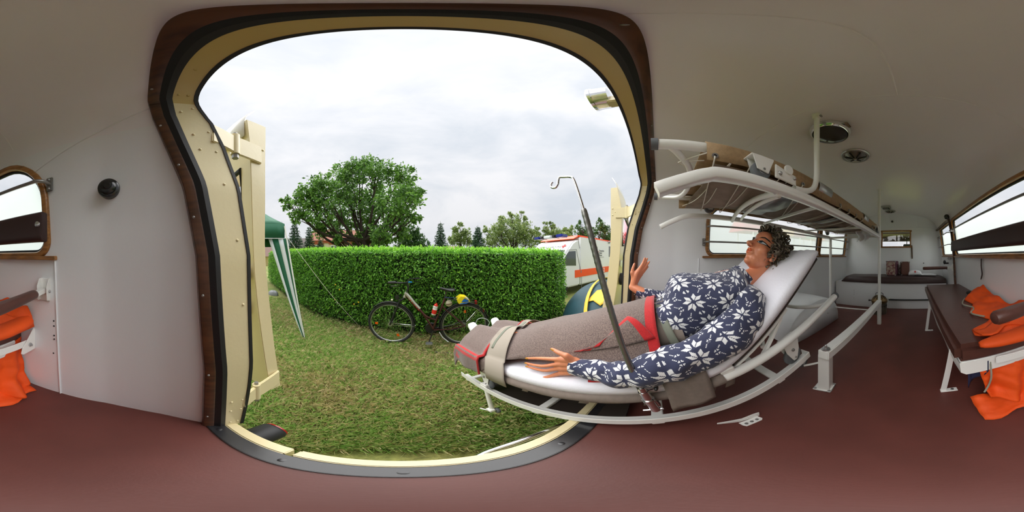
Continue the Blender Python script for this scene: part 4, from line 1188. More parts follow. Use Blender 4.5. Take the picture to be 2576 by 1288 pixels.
def decal(outline, name, material, parent, offs=.0012, rings=5, dirv=None):
    """thin painted shape on the face; outline in head x,z"""
    dirv = dirv or -Hf
    cx = sum(p[0] for p in outline) / len(outline); cz = sum(p[1] for p in outline) / len(outline); n = len(outline)
    vs = []
    for r in range(rings + 1):
        k = r / rings
        for x, z in outline:
            q = Hp(lerp(cx, x, k), .16, lerp(cz, z, k)); h = bvh.ray_cast(q, dirv, .3)
            p = h[0] + h[1] * offs if h[0] else Hp(lerp(cx, x, k), .06, lerp(cz, z, k))
            vs.append(p)
    fs = []
    for r in range(rings):
        for i in range(n):
            i2 = (i + 1) % n; fs.append((r * n + i, r * n + i2, (r + 1) * n + i2, (r + 1) * n + i))
    return MB().add(vs, fs).build(name, material, parent, ang=70)
EYEW = mat('painted_eye_white', srgb(222, 226, 230), .3); EYEB = mat('painted_eye_black', srgb(18, 20, 24), .3); IRIS = mat('painted_iris', srgb(70, 96, 108), .25)
LIPO = mat('painted_lips', srgb(232, 118, 40), .3, var=.4, vscale=60, c2=srgb(200, 72, 32)); NAIL = mat('painted_nail', srgb(204, 142, 60), .25, coat=.4)
LIPD = mat('lip_line', srgb(120, 34, 20), .4)
def arc(cx, cz, a, b, n=18): return [(cx + a * math.cos(2 * math.pi * i / n), cz + b * math.sin(2 * math.pi * i / n)) for i in range(n)]
for k in (1, -1):
    ex, ez = .030 * k, .008
    lin = [(ex - k * .018, ez - .003), (ex - k * .010, ez + .008), (ex + k * .002, ez + .0125), (ex + k * .014, ez + .0095), (ex + k * .024, ez + .004), (ex + k * .036, ez + .0025), (ex + k * .026, ez - .002), (ex + k * .014, ez - .0065), (ex, ez - .0085), (ex - k * .010, ez - .0065)]
    e_ = decal(lin, 'eye', EYEB, raw, .0010)
    decal([(ex - k * .013, ez - .003), (ex - k * .006, ez + .0045), (ex + k * .004, ez + .0065), (ex + k * .014, ez + .004), (ex + k * .021, ez + .0005), (ex + k * .012, ez - .0045), (ex, ez - .0062), (ex - k * .008, ez - .005)], 'eye_white', EYEW, e_, .0018)
    decal(arc(ex - k * .001, ez + .001, .0068, .0068), 'iris', IRIS, e_, .0026); decal(arc(ex - k * .001, ez + .001, .0036, .0036), 'pupil', EYEB, e_, .0034)
    br = [(ex - k * .020, ez + .020), (ex - k * .008, ez + .029), (ex + k * .008, ez + .033), (ex + k * .022, ez + .029), (ex + k * .034, ez + .020), (ex + k * .022, ez + .0268), (ex + k * .008, ez + .0305), (ex - k * .008, ez + .0265)]
    decal(br, 'eyebrow', EYEB, raw, .0012)
decal([(-.020, -.0495), (-.010, -.0425), (-.004, -.0400), (0, -.0415), (.004, -.0400), (.010, -.0425), (.020, -.0495), (.010, -.0505), (0, -.0500), (-.010, -.0505)], 'upper_lip', LIPO, raw, .0014)
decal([(-.019, -.0510), (-.008, -.0515), (0, -.0510), (.008, -.0515), (.019, -.0510), (.012, -.0590), (.005, -.0632), (-.005, -.0632), (-.012, -.0590)], 'lower_lip', LIPO, raw, .0014)
decal([(-.021, -.0498), (0, -.0498), (.021, -.0498), (0, -.0515)], 'lip_line', LIPD, raw, .0022)
for p, d in zip(HANDTIPS, HANDDIR):
    q = p - V_ * .0045 + W_ * .002 - d * .006
    x = d; y = (V_ - x * V_.dot(x)).normalized(); z = x.cross(y)
    MB().ball(q, 1.0, 8, (.0105, .0022, .0046), Matrix((x, y, z)).transposed()).build('nail', NAIL, raw)

# --- hair: scalp cap and curled locks
hm = MB(); hr = random.Random(3)
def scalp(th, ph, k=1.0):
    """th: angle round the up axis from the face (0) , ph: elevation"""
    x = math.sin(th) * math.cos(ph); y = math.cos(th) * math.cos(ph); z = math.sin(ph)
    return Vector((x * .0775 * k, -.020 + y * .098 * k, .036 + z * .083 * k)), Vector((x, y, z)).normalized()
def is_hair(p):
    x, y, z = p
    if y > .050: return z > .088 - .25 * abs(x)
    if y > .022: return z > .072 - (.050 - y) * 2.9
    if y > -.012: return z > -.012
    return z > -.085
cap_rows = []
for i in range(17):
    ph = lerp(-.9, 1.55, i / 16); r = []
    for j in range(36):
        th = 2 * math.pi * j / 36; p, n = scalp(th, ph, 1.035); r.append((p, n))
    cap_rows.append(r)
vs, fs = [], []
for r in cap_rows:
    for p, n in r: vs.append(Hp(*p))
for i in range(16):
    for j in range(36):
        c = (cap_rows[i][j][0] + cap_rows[i + 1][(j + 1) % 36][0]) / 2
        if is_hair(c): fs.append((i * 36 + j, i * 36 + (j + 1) % 36, (i + 1) * 36 + (j + 1) % 36, (i + 1) * 36 + j))
hm.add(vs, fs)
cnt = 0
while cnt < 420:
    th = hr.uniform(-math.pi, math.pi); ph = math.asin(hr.uniform(-.85, 1)); p, n = scalp(th, ph, 1.03)
    if not is_hair(p + n * .0): continue
    cnt += 1
    down = Vector((0, -.25, -1))
    if cnt > 340:                                  # nape of the neck
        th = math.pi + hr.uniform(-1.15, 1.15); p = Vector((math.sin(th) * .066, -.030 + math.cos(th) * .062, hr.uniform(-.125, -.03))); n = Vector((math.sin(th), math.cos(th), -.1)).normalized()
    if p.y > .02: down = Vector((hr.choice((-1, 1)) * 1.0, -.4, hr.uniform(-.2, .5)))
    g = (down - n * down.dot(n)).normalized(); g = (g + n.cross(g) * hr.uniform(-.9, .9)).normalized(); b = n.cross(g)
    turns = hr.uniform(.7, 1.25); rad = hr.uniform(.010, .021); Ls = hr.uniform(.014, .045); ph0 = hr.uniform(-.6, .6); sgn = hr.choice((-1, 1))
    pts, rr = [], []
    wd = hr.uniform(.0030, .0058)
    for q in range(13):
        u = q / 12; a = ph0 + u * turns * 2 * math.pi
        off_ = n * (.004 + rad * (1 - math.cos(a)) * .75 + .004 * u) + g * (Ls * u + rad * math.sin(a) * .8) + b * (sgn * .014 * u)
        pts.append(Hp(*(p + off_))); rr.append(wd * (1 - .75 * u ** 2) + .0006)
    hm.tube(pts, rr, 6, flat=(.6, 1.25))
hair = hm.build('hair', HAIR, mq, ang=80, kind='stuff', label='short curly grey-brown hair')

# --- knitted sweater with star pattern
def sweater_mat():
    m = bpy.data.materials.new('star_knit'); m.use_nodes = True; nt = m.node_tree; N, L = nt.nodes, nt.links; b = N['Principled BSDF']
    b.inputs['Roughness'].default_value = .9; b.inputs['Sheen Weight'].default_value = .2
    def M(op, a, c=None, d=None):
        n = N.new('ShaderNodeMath'); n.operation = op
        for i, v in enumerate((a, c, d)):
            if v is None: continue
            if isinstance(v, (int, float)): n.inputs[i].default_value = v
            else: L.new(v, n.inputs[i])
        return n.outputs[0]
    uv = N.new('ShaderNodeUVMap'); sp = N.new('ShaderNodeSeparateXYZ'); L.new(uv.outputs[0], sp.inputs[0])
    C = .092; ST = 30.0
    X = M('DIVIDE', M('FLOOR', M('MULTIPLY', sp.outputs[0], ST / C)), ST); Y = M('DIVIDE', M('FLOOR', M('MULTIPLY', sp.outputs[1], ST / C)), ST)
    row = M('FLOOR', Y); sh = M('MULTIPLY', M('MODULO', row, 2.0), .5)
    fx = M('SUBTRACT', M('FRACT', M('ADD', X, sh)), .483); fy = M('SUBTRACT', M('FRACT', Y), .483)
    ax, ay = M('ABSOLUTE', fx), M('ABSOLUTE', fy)
    a = M('MAXIMUM', ax, ay); be = M('MINIMUM', ax, ay); al = M('SUBTRACT', a, be)
    def band(v, lo, hi): return M('MULTIPLY', M('GREATER_THAN', v, lo), M('LESS_THAN', v, hi))
    star = M('MULTIPLY', band(al, .020, .175), band(be, .020, .175))
    # small motifs: at cell corners and half way along the edges
    qx, qy = M('SUBTRACT', .5, ax), M('SUBTRACT', .5, ay)
    s1 = M('ADD', qx, qy); corner = M('MULTIPLY', band(s1, .05, .15), M('GREATER_THAN', M('MINIMUM', qx, qy), .025))
    e1 = M('MULTIPLY', M('LESS_THAN', M('ADD', qx, ay), .105), M('GREATER_THAN', ay, .022))
    e2 = M('MULTIPLY', M('LESS_THAN', M('ADD', qy, ax), .105), M('GREATER_THAN', ax, .022))
    dots = M('MULTIPLY', M('MULTIPLY', M('LESS_THAN', M('ABSOLUTE', M('SUBTRACT', qx, qy)), .03), M('GREATER_THAN', s1, .2)), M('MULTIPLY', M('LESS_THAN', s1, .42), M('GREATER_THAN', M('SINE', M('MULTIPLY', s1, 90.0)), .1)))
    tot = M('MINIMUM', M('ADD', M('ADD', star, corner), M('ADD', M('ADD', e1, e2), dots)), 1.0)
    mx = N.new('ShaderNodeMix'); mx.data_type = 'RGBA'; L.new(tot, mx.inputs['Factor'])
    mx.inputs['A'].default_value = (*NAVY, 1); mx.inputs['B'].default_value = (*KWHITE, 1); L.new(mx.outputs['Result'], b.inputs['Base Color'])
    nz = N.new('ShaderNodeTexNoise'); nz.inputs['Scale'].default_value = 500; tc = N.new('ShaderNodeTexCoord'); L.new(tc.outputs['Object'], nz.inputs['Vector'])
    bp = N.new('ShaderNodeBump'); bp.inputs['Strength'].default_value = .35; bp.inputs['Distance'].default_value = .002; L.new(nz.outputs['Fac'], bp.inputs['Height']); L.new(bp.outputs['Normal'], b.inputs['Normal'])
    return m
KNIT = sweater_mat()
def ring_loft(rows, name, parent, ua=None, cap=False):
    """rows of ring points (closed); uv = arc length round, arc length along"""
    mb = MB(); n = len(rows[0]); vs, uvs = [], []
    acc = 0; prev = None
    for r in rows:
        c = sum((Vector(p) for p in r), Vector()) / n
        if prev is not None: acc += (c - prev).length
        prev = c; arcl = 0
        for j in range(n + 1):
            p = Vector(r[j % n])
            if j: arcl += (p - Vector(r[j - 1])).length
            vs.append(p); uvs.append((arcl, acc))
    mx = max(u for u, _ in uvs)
    fs = []
    for i in range(len(rows) - 1):
        for j in range(n): fs.append((i * (n + 1) + j, i * (n + 1) + j + 1, (i + 1) * (n + 1) + j + 1, (i + 1) * (n + 1) + j))
    mb.add(vs, fs); o = mb.build(name, KNIT, parent, ang=80, uvs=uvs); return o
def fbm(p, s): return mnoise.fractal(Vector(p) * s, 1.0, 2.0, 3)
SWT = [(1.172, .172, .146, .090, .074), (1.178, .174, .158, .104, .08), (1.205, .182, .156, .106, .08), (1.255, .200, .160, .120, .085), (1.30, .217, .168, .126, .085), (1.345, .230, .176, .112, .085), (1.40, .243, .186, .088, .08), (1.45, .252, .188, .066, .072), (1.485, .260, .172, .056, .062), (1.512, .258, .120, .055, .055), (1.532, .258, .080, .057, .052), (1.545, .260, .068, .058, .05), (1.557, .263, .064, .059, .05), (1.568, .267, .062, .059, .049), (1.564, .266, .055, .053, .044)]
# densify
keys = np.array(SWT); tt = np.linspace(0, 1, len(SWT)); td = np.linspace(0, 1, 60)
dk = np.stack([np.interp(td, tt, keys[:, c]) for c in range(5)], 1)
rows = []; NR = 72
for i, (s_, w_, a, bu, bd) in enumerate(dk):
    j0, j1 = dk[max(i - 2, 0)], dk[min(i + 2, len(dk) - 1)]
    tg = Vector((j1[0] - j0[0], 0, j1[1] - j0[1]))
    if tg.x < .001 or i > 54: tg = Vector((.80, 0, .45))
    tg.normalize(); r = []
    for k in range(NR):
        q = 2 * math.pi * k / NR - math.pi / 2
        cx, sn = math.cos(q), math.sin(q)
        aa = a * (abs(cx) ** .9) * (1 if cx > 0 else -1); b = (bu if sn > 0 else bd) * (abs(sn) ** .85) * (1 if sn > 0 else -1)
        bust = 0
        if sn > 0 and s_ < 1.45:
            for tc_ in (-.072, .072): bust += .030 * math.exp(-((aa - tc_) / .052) ** 2 - ((s_ - 1.305) / .055) ** 2)
        wr = .010 * fbm((s_ * 1.0, aa, b), 9.0) * (1 if s_ < 1.5 else .3) + .006 * math.sin(s_ * 75 + aa * 18) * max(0, 1 - abs(s_ - 1.17) / .09)
        p = Lp(s_ - tg.z * (b + bust * (sn > 0)), .25 - aa, w_ + tg.x * (b + bust)) + (V_ * -cx + W_ * sn) * wr
        r.append(p)
    rows.append(r)
sw = ring_loft(rows, 'sweater', mq)
def sleeve(path, rad, seed, parent, wr=.009):
    pp = smooth_path(path, 10); n = len(pp); rows = []
    u = Vector((0, 0, 1)); acc = 0
    for i, p in enumerate(pp):
        t = (pp[min(i + 1, n - 1)] - pp[max(i - 1, 0)]).normalized(); u = (u - t * u.dot(t)).normalized(); w_ = t.cross(u)
        k = i / (n - 1); r0 = float(np.interp(k, np.linspace(0, 1, len(rad)), rad))
        row = []
        for j in range(40):
            a = 2 * math.pi * j / 40; d = u * math.cos(a) + w_ * math.sin(a)
            f = wr * fbm(p + d * .05 + Vector((seed, 0, 0)), 13) * (.3 + .7 * math.sin(math.pi * min(1, k * 1.05))) + .5 * wr * math.sin(k * 46 + 2 * math.sin(a * 2 + seed)) * max(0, math.sin(math.pi * k)) * .6
            row.append(p + d * (r0 + f))
        rows.append(row)
    # turn the cuff inwards
    c = pp[-1]; rows.append([c + (q - c) * .86 for q in rows[-1]])
    return ring_loft(rows, 'sleeve', parent)
sleeve([Lp(1.475, .135, .215), Lp(1.455, .080, .190), Lp(1.36, .040, .150), LT(1722, 902, .012), LT(1640, 930, -.002), LT(1560, 941, .0), LT(1500, 932, .012), LT(1443, 921, .022)], [.062, .074, .072, .068, .060, .058, .052, .044, .036, .034], 1.0, sw, .011)
sleeve([Lp(1.475, .37, .215), Lp(1.45, .43, .185), Lp(1.34, .465, .165), Lp(1.22, .485, .165), LT(1690, 752, .47), LT(1640, 743, .49), LT(1603, 735, .50)], [.060, .068, .064, .058, .054, .048, .040, .034, .032], 5.0, sw, .009)
# script name embroidered on the chest, dark thread squiggle
q = []
for i in range(41):
    u = i / 40; s_ = 1.372 - .055 * u; t_ = .155 + .004 * math.sin(u * 40) + .012 * u; q.append((s_ + .004 * math.sin(u * 25), t_))
bs = BVHTree.FromPolygons([v.co for v in sw.data.vertices], [p.vertices for p in sw.data.polygons])
pts = []
for s_, t_ in q:
    h = bs.ray_cast(Lp(s_, t_, .6), -W_, .7)
    if h[0]: pts.append(h[0] + h[1] * .002)
if len(pts) > 10: MB().tube(pts, .0022, 6).build('embroidery', EYEB, sw)
# trousers seen between sweater and blanket, belt strap with buckle, socks
TROU = mat('taupe_trousers', srgb(132, 120, 110), .85, bump=.3, bscale=300)
rows = []
for i in range(14):
    s_ = lerp(.98, 1.215, i / 13); r = []
    for k in range(40):
        a = 2 * math.pi * k / 40; r.append(Lp(s_, .25 + .160 * math.cos(a), .162 + (.098 if math.sin(a) > 0 else .078) * math.sin(a) + .003 * math.sin(a * 9 + s_ * 30)))
    rows.append(r)
MB().grid(rows, closed_u=True, cap=True).build('trousers', TROU, mq, ang=70)
SOCK = mat('white_sock', srgb(238, 238, 236), .9, bump=.4, bscale=250)
for t_ in (.175, .325):
    k = -1 if t_ < .25 else 1
    P_ = smooth_path([Lp(.14, t_ + k * .02, .128), Lp(.07, t_ + k * .02, .120), Lp(.02, t_ + k * .022, .15), Lp(-.02, t_ + k * .026, .185), Lp(-.055, t_ + k * .032, .222), Lp(-.062, t_ + k * .033, .232)], 5)
    rs = [float(np.interp(i / (len(P_) - 1), [0, .25, .45, .7, .92, 1], [.044, .044, .041, .036, .024, .008])) * (1 + .05 * math.sin(i * 1.7)) for i in range(len(P_))]
    MB().tube(P_, rs, 18).build('sock', SOCK, mq, ang=80)

# ================================================================== wool blanket over the legs
WOOL = mat('brown_wool', srgb(128, 110, 102), .95, var=.4, vscale=260, c2=srgb(88, 72, 68), vdetail=4, bump=.5, bscale=500, sheen=.3)
WRED = mat('red_wool_edging', srgb(188, 26, 30), .9, var=.2, vscale=200, bump=.4, bscale=400, sheen=.3)
def hump(s_): return interp(s_, [-.1, 0, .12, .31, .5, .67, .89, 1.05, 1.2], [.10, .115, .120, .108, .15, .185, .205, .212, .214])
def blank_w(s_, t_):
    h = hump(s_); x = (t_ - .25) / .25
    base = mat_top(max(s_, .16)) if s_ < 1.17 else .082
    prof = max(0, 1 - abs(x) ** 2.6) ** .8
    legs = .0
    if s_ < .75:
        legs = .020 * (1 - s_ / .75) * (math.exp(-((t_ - .16) / .055) ** 2) + math.exp(-((t_ - .34) / .055) ** 2)) - .022 * (1 - s_ / .75) * math.exp(-((t_ - .25) / .05) ** 2)
    return base + .006 + h * prof * .97 + legs * 1.2 + .004 * mnoise.noise(Vector((s_ * 7, t_ * 7, 2)))
bl = thing('wool_blanket', 'brown wool blanket with red edging spread over the mannequin legs', 'blanket', Lp(.6, .25, .1))
ns, ntb = 96, 64
vs, mi, fs = [], [], []
def blank_pt(i, j):
    s_ = lerp(.06, 1.135, i / ns); u = j / ntb
    te = interp(s_, [.0, .35, .5, .7, 1.0, 1.14], [-.016, -.010, .018, .026, .020, .030]); td_ = interp(s_, [0, .35, .45, .6], [.11, .09, .02, 0])
    t_ = lerp(te - td_, .52 + .09, u)
    bow = .018 * math.sin(math.pi * u) * (s_ / 1.14) ** 8
    if t_ < te:                                   # hangs over the near side
        e = te - t_; p = Lp(s_, te - min(e, .02) * .5 - .006, blank_w(s_, te) - e * .95)
    elif t_ > .515:
        e = t_ - .515; p = Lp(s_, .515 + min(e, .02) * .6 + .006, blank_w(s_, .515) - e * .9)
    else: p = Lp(s_ + bow, t_, blank_w(s_, t_))
    return p
def blank_tt(i, j):
    s_ = lerp(.06, 1.135, i / ns); te = interp(s_, [.0, .35, .5, .7, 1.0, 1.14], [-.016, -.010, .018, .026, .020, .030]); td_ = interp(s_, [0, .35, .45, .6], [.11, .09, .02, 0])
    return lerp(te - td_, .61, (j + .5) / ntb)
rows = [[blank_pt(i, j) for j in range(ntb + 1)] for i in range(ns + 1)]
mb = MB(); mb.grid(rows)
k = 0; mi = []
for i in range(ns):
    for j in range(ntb):
        mi.append(1 if i >= ns - 3 or (i > ns * .38 and abs(blank_tt(i, j) - .395) < .017) else 0)
mb.mi = mi
mb.build('blanket_sheet', [WOOL, WRED], bl, ang=80, solid=.006)
# turned back foot end with red double stripes
ns2, nt2 = 44, 70; rows = []
for i in range(ns2 + 1):
    row = []
    for j in range(nt2 + 1):
        u = j / nt2; edge = .335 + .03 * math.sin(u * 5) ; s_ = lerp(-.005, edge, i / ns2)
        te, fe = -.024, .526; tt_ = lerp(te - .135, fe + .10, u)
        lift = .014 + .006 * math.sin(i / ns2 * 3 + u * 8)
        if i > ns2 - 5: lift += .003 * (i - ns2 + 5)
        drop = max(0, .03 - s_) * 1.6
        if tt_ < te: e = te - tt_; p = Lp(s_ + .03 * e, te - min(e, .02) * .5 - .008 + .008 * math.sin(s_ * 26) * e * 8, blank_w(s_, te) + lift - e * .96 - drop)
        elif tt_ > fe: e = tt_ - fe; p = Lp(s_, fe + .01, blank_w(s_, fe) + lift - e * .95 - drop)
        else: p = Lp(s_, tt_, blank_w(s_, tt_) + lift - drop)
        row.append(p)
    rows.append(row)
mb = MB(); mb.grid(rows); mi = []
for i in range(ns2):
    for j in range(nt2):
        u = (j + .5) / nt2; t_ = lerp(-.024 - .135, .526 + .10, u); s_ = i / ns2 * .335
        red = i >= ns2 - 2 or abs(t_ + .048) < .009 or abs(t_ + .018) < .008 or abs(t_ - .455) < .007 or abs(t_ - .485) < .007
        # little emblem on the hanging corner
        if s_ < .10 and t_ < -.06:
            if abs(s_ - .055) < .012 and -.135 < t_ < -.075 or abs(s_ - .055) < .030 and abs(t_ + .112) < .014: red = True
        mi.append(1 if red else 0)
mb.mi = mi
mb.build('turned_back_end', [WOOL, WRED], bl, ang=80, solid=.007)
# red rolled lip of the fold
lip = [rows[-1][j] + W_ * -.010 for j in range(0, nt2 + 1)]
MB().tube(lip, .006, 8).build('edging_roll', WRED, bl)
# corner at the hip folded over: wool triangle with red border
bvb = BVHTree.FromPolygons([Vector(p) for r in [[blank_pt(i, j) for j in range(ntb + 1)] for i in range(ns + 1)] for p in r], [tuple(q) for q in MB().grid([[blank_pt(i, j) for j in range(ntb + 1)] for i in range(ns + 1)]).f])
def on_blanket(s_, t_, lift=.008):
    h = bvb.ray_cast(Lp(s_, t_, .6), -W_, .8)
    return (h[0] + W_ * lift) if h[0] else Lp(s_, t_, .09 + lift)
def flap_pt(u, v):
    # u along the fold edge, v across
    a = (lerp(.86, 1.128, u), lerp(.045, .055, u)); b = (lerp(.955, 1.05, u), lerp(.055, .135, u))
    s_ = lerp(a[0], b[0], v); t_ = lerp(a[1], b[1], v)
    return on_blanket(s_, t_, .010 + .016 * math.sin(math.pi * v) * u)
nf, mf = 26, 18
rows = [[flap_pt(i / nf, j / mf) for j in range(mf + 1)] for i in range(nf + 1)]
mb = MB(); mb.grid(rows); mb.mi = [1 if (j >= mf - 4 or i >= nf - 3 or (i < 6 and j < 7)) else 0 for i in range(nf) for j in range(mf)]
mb.build('folded_corner', [WOOL, WRED], bl, ang=80, solid=.006)
# blanket edge underneath the sleeve
MB().tube([Lp(s_, .012, .083 + .004 * math.sin(s_ * 40)) for s_ in np.linspace(.90, 1.02, 8)], .007, 8).build('lower_edging', WRED, bl)

# ================================================================== straps
OLIVE = mat('olive_webbing', srgb(122, 126, 112), .8, bump=.4, bscale=500)
CANS = mat('taupe_canvas_strap', srgb(158, 148, 136), .85, bump=.3, bscale=600)
st = thing('leg_strap', 'wide taupe canvas strap with olive webbing over the mannequin shins', 'strap', Lp(.45, .25, .1))
def strap_pt(u, v):
    # u: 0 near pole .. 1 far pole, v: -1..1 across
    t_ = lerp(-.03, .53, u); wid = interp(u, [0, .16, .3, .45, .52, .7, 1], [.075, .078, .066, .034, .026, .03, .045]); sc = interp(u, [0, .16, .45, .6, 1], [.475, .44, .395, .385, .40])
    s_ = sc + wid * v
    if t_ < -.012: return Lp(s_, -.030, lerp(-.03, .07, (t_ + .03) / .018))
    if t_ > .512: return Lp(s_, .532, lerp(.07, -.03, (t_ - .512) / .018))
    p = Lp(s_, t_, max(blank_w(s_, t_), blank_w(s_, t_)) + .018 + (.012 if s_ < .37 else 0)); return p
rows = [[strap_pt(i / 60, -1 + j / 5) for j in range(11)] for i in range(61)]
MB().grid(rows).build('canvas_band', CANS, st, ang=80, solid=.003)
rows = []
for i in range(31):
    u = lerp(.10, .60, i / 30); c = strap_pt(u, lerp(-.55, 0, i / 30)); rows.append([c + U_ * (.009 * a) + W_ * .005 for a in (-1, 0, 1)])
MB().grid(rows).build('webbing', OLIVE, st, ang=80, solid=.002)
c = strap_pt(.46, 0) + W_ * .008; MB().box(c, (.03, .03, .006), LM).build('buckle', STEEL, st, bevel=.002)
hb = thing('hip_belt', 'olive webbing belt with silver buckle across the mannequin hips', 'belt', Lp(1.17, .25, .25))
btr = BVHTree.FromPolygons([v.co for v in sw.data.vertices], [p.vertices for p in sw.data.polygons])
rows = []
for i in range(33):
    a = lerp(R(112), R(-8), i / 32) ; s_ = 1.158 + .022 * max(0, (i - 8) / 24) ** 1.2
    ct = Lp(s_, .25 - .172 * math.cos(math.pi - a) * -1 if False else .25 - .172 * math.cos(R(180) - (R(180) - a)), .164 + .112 * max(math.sin(a), -.2))
    rows.append([ct + U_ * (.013 * k) for k in (-1, -.5, 0, .5, 1)])
MB().grid(rows).build('webbing', OLIVE, hb, ang=80, solid=.003)
c = Vector(rows[8][2]); n = (c - Lp(1.165, .25, .16)); n -= U_ * n.dot(U_); n.normalize(); tg = n.cross(U_)
bk = MB()
for sgn in (-1, 1):
    bk.bar(c + U_ * .024 * sgn - tg * .018 + n * .012, c + U_ * .024 * sgn + tg * .018 + n * .012, .004, .004); bk.bar(c + tg * .018 * sgn - U_ * .026 + n * .012, c + tg * .018 * sgn + U_ * .026 + n * .012, .004, .004)
bk.build('buckle_frame', CHROME, hb)
# ================================================================== rear door leaves, folded right back
OLSK = CREAM
def leaf(side, x0, left_edge, right_edge, label):
    """side -1: left leaf. edges: pixel lists of the hinge stile seen from inside, top to bottom"""
    t = thing('door_%d' % (1 if side < 0 else 2), label, 'door', (x0, .36, 0))
    a = [onx(px, py, x0) for px, py in left_edge]; b = [onx(px, py, x0) for px, py in right_edge]
    inn, out = (a, b) if side < 0 else (b, a)      # inn: edge next to the vehicle (outer skin side)
    zz = np.linspace(a[0].z, a[-1].z, 26)
    f = lambda pts, z: interp(-z, [-p.z for p in pts], [p.y for p in pts])
    yi = [f(inn, z) for z in zz]; yo = [f(out, z) for z in zz]
    D = Vector((side * .82, .10, 0))
    # stile board
    rows = [[Vector((x0, yi[i], z)), Vector((x0, yo[i], z)), Vector((x0 + side * .03, yo[i], z)), Vector((x0 + side * .03, yi[i], z))] for i, z in enumerate(zz)]
    MB().grid(rows, closed_u=True, cap=True).build('hinge_stile', CREAM, t, bevel=.002)
    # outer skin (bulging) with a window opening, inner panel
    nxs = 18; mb = MB(); mi_ = MB()
    def skin(i, j, yy, bul):
        k = j / nxs; return Vector((x0 + side * .012, yy[i], zz[i])) + D * k + Vector((0, -bul * math.sin(math.pi * k), 0))
    for i in range(len(zz) - 1):
        for j in range(nxs):
            zc = (zz[i] + zz[i + 1]) / 2; hole = .84 < zc < 1.12 and 1 <= j < 15
            if hole: continue
            mb.add([skin(i, j, yi, .035), skin(i, j + 1, yi, .035), skin(i + 1, j + 1, yi, .035), skin(i + 1, j, yi, .035)], [(0, 1, 2, 3)])
            mi_.add([skin(i, j, yo, 0), skin(i, j + 1, yo, 0), skin(i + 1, j + 1, yo, 0), skin(i + 1, j, yo, 0)], [(0, 1, 2, 3)])
    mb.build('outer_panel', CREAM, t, ang=60); mi_.build('inner_panel', CREAM, t, ang=60)
    i0 = min(range(len(zz)), key=lambda q: abs(zz[q] - 1.12)); i1 = min(range(len(zz)), key=lambda q: abs(zz[q] - .84))
    gp = MB().add([skin(i0, 1, yi, .03), skin(i0, 15, yi, .03), skin(i1, 15, yi, .03), skin(i1, 1, yi, .03)], [(0, 1, 2, 3)])
    gp.build('window_pane', GLASS, t)
    q0 = [skin(i0, 1, yi, .03), skin(i0, 15, yi, .03), skin(i1, 15, yi, .03), skin(i1, 1, yi, .03)]
    MB().tube(q0, .010, 8, closed=True).build('window_seal', RUBBER, t)
    # curved roof lip of the leaf
    top = zz[0]; rows = []
    for k in range(9):
        u = k / 8; rows.append([Vector((x0 + side * .012, yi[0], top)) + D * u + Vector((0, -.035 * math.sin(math.pi * u) + dy, dz * (1 - .15 * u))) for dy, dz in ((0, -.10), (.0, -.02), (.012, .05), (.045, .105))])
    MB().grid(rows).build('roof_lip', mat('white_lip_paint', (.78, .77, .72), .3, coat=.3), t, ang=60, solid=.004)
    # handle and lens on the outer skin
    hx = x0 + side * .055
    k = .055 / .82; iy = min(range(len(zz)), key=lambda q: abs(zz[q] - .695)); yh = yi[iy] + .10 * k - .035 * math.sin(math.pi * k)
    h = MB().box((hx, yh - .018, .70), (.075, .036, .05)).build('door_handle', CHROME, t, bevel=.008)
    MB().ball((hx, yh - .038, .70), .008, 8).build('handle_lock', BLACKP, h)
    iy = min(range(len(zz)), key=lambda q: abs(zz[q] - .57)); yh2 = yi[iy] + .10 * .1 - .012
    M = Matrix.Rotation(R(90), 3, 'X')
    ln = MB().lathe([(.050, 0), (.050, .014), (.044, .022), (.040, .018)], 24, (x0 + side * .09, yh2, .57), M).build('lamp_ring', RUBBER, t)
    MB().lathe([(.041, .016), (.025, .024), (.001, .027)], 24, (x0 + side * .09, yh2, .57), M).build('lamp_lens', LENS, ln)
    t['kind'] = 'structure'
    return t, zz, yi, yo
S6 = lambda l: [(560 + x / 3.067, 620 + y / 3.067) for x, y in l]
le = [(620, 300), (626, 345), (630, 400), (633, 500)] + S6([(235, 0), (245, 200), (270, 450), (310, 750), (355, 1025), (372, 1110)])
re = [(669, 292), (669, 345), (668, 400), (668, 500), (667, 620)] + S6([(340, 200), (366, 450), (400, 750), (440, 1020), (458, 1110)])
dl, zzl, yil, yol = leaf(-1, -.43, le, re, 'left cream rear door leaf folded back beside the green gazebo')
S7 = lambda l: [(1500 + x / 3.575, 440 + y / 3.575) for x, y in l]
re2 = S7([(190, 115), (225, 290), (230, 400), (220, 600), (205, 800), (185, 1000), (150, 1200), (120, 1330), (95, 1500)])
le2 = S7([(130, 118), (130, 290), (130, 500), (125, 700), (105, 900), (75, 1080), (50, 1220), (25, 1340), (0, 1500)])
dr, zzr, yir, yor = leaf(1, 1.22, le2, re2, 'right cream rear door leaf folded back beside the modern ambulance')
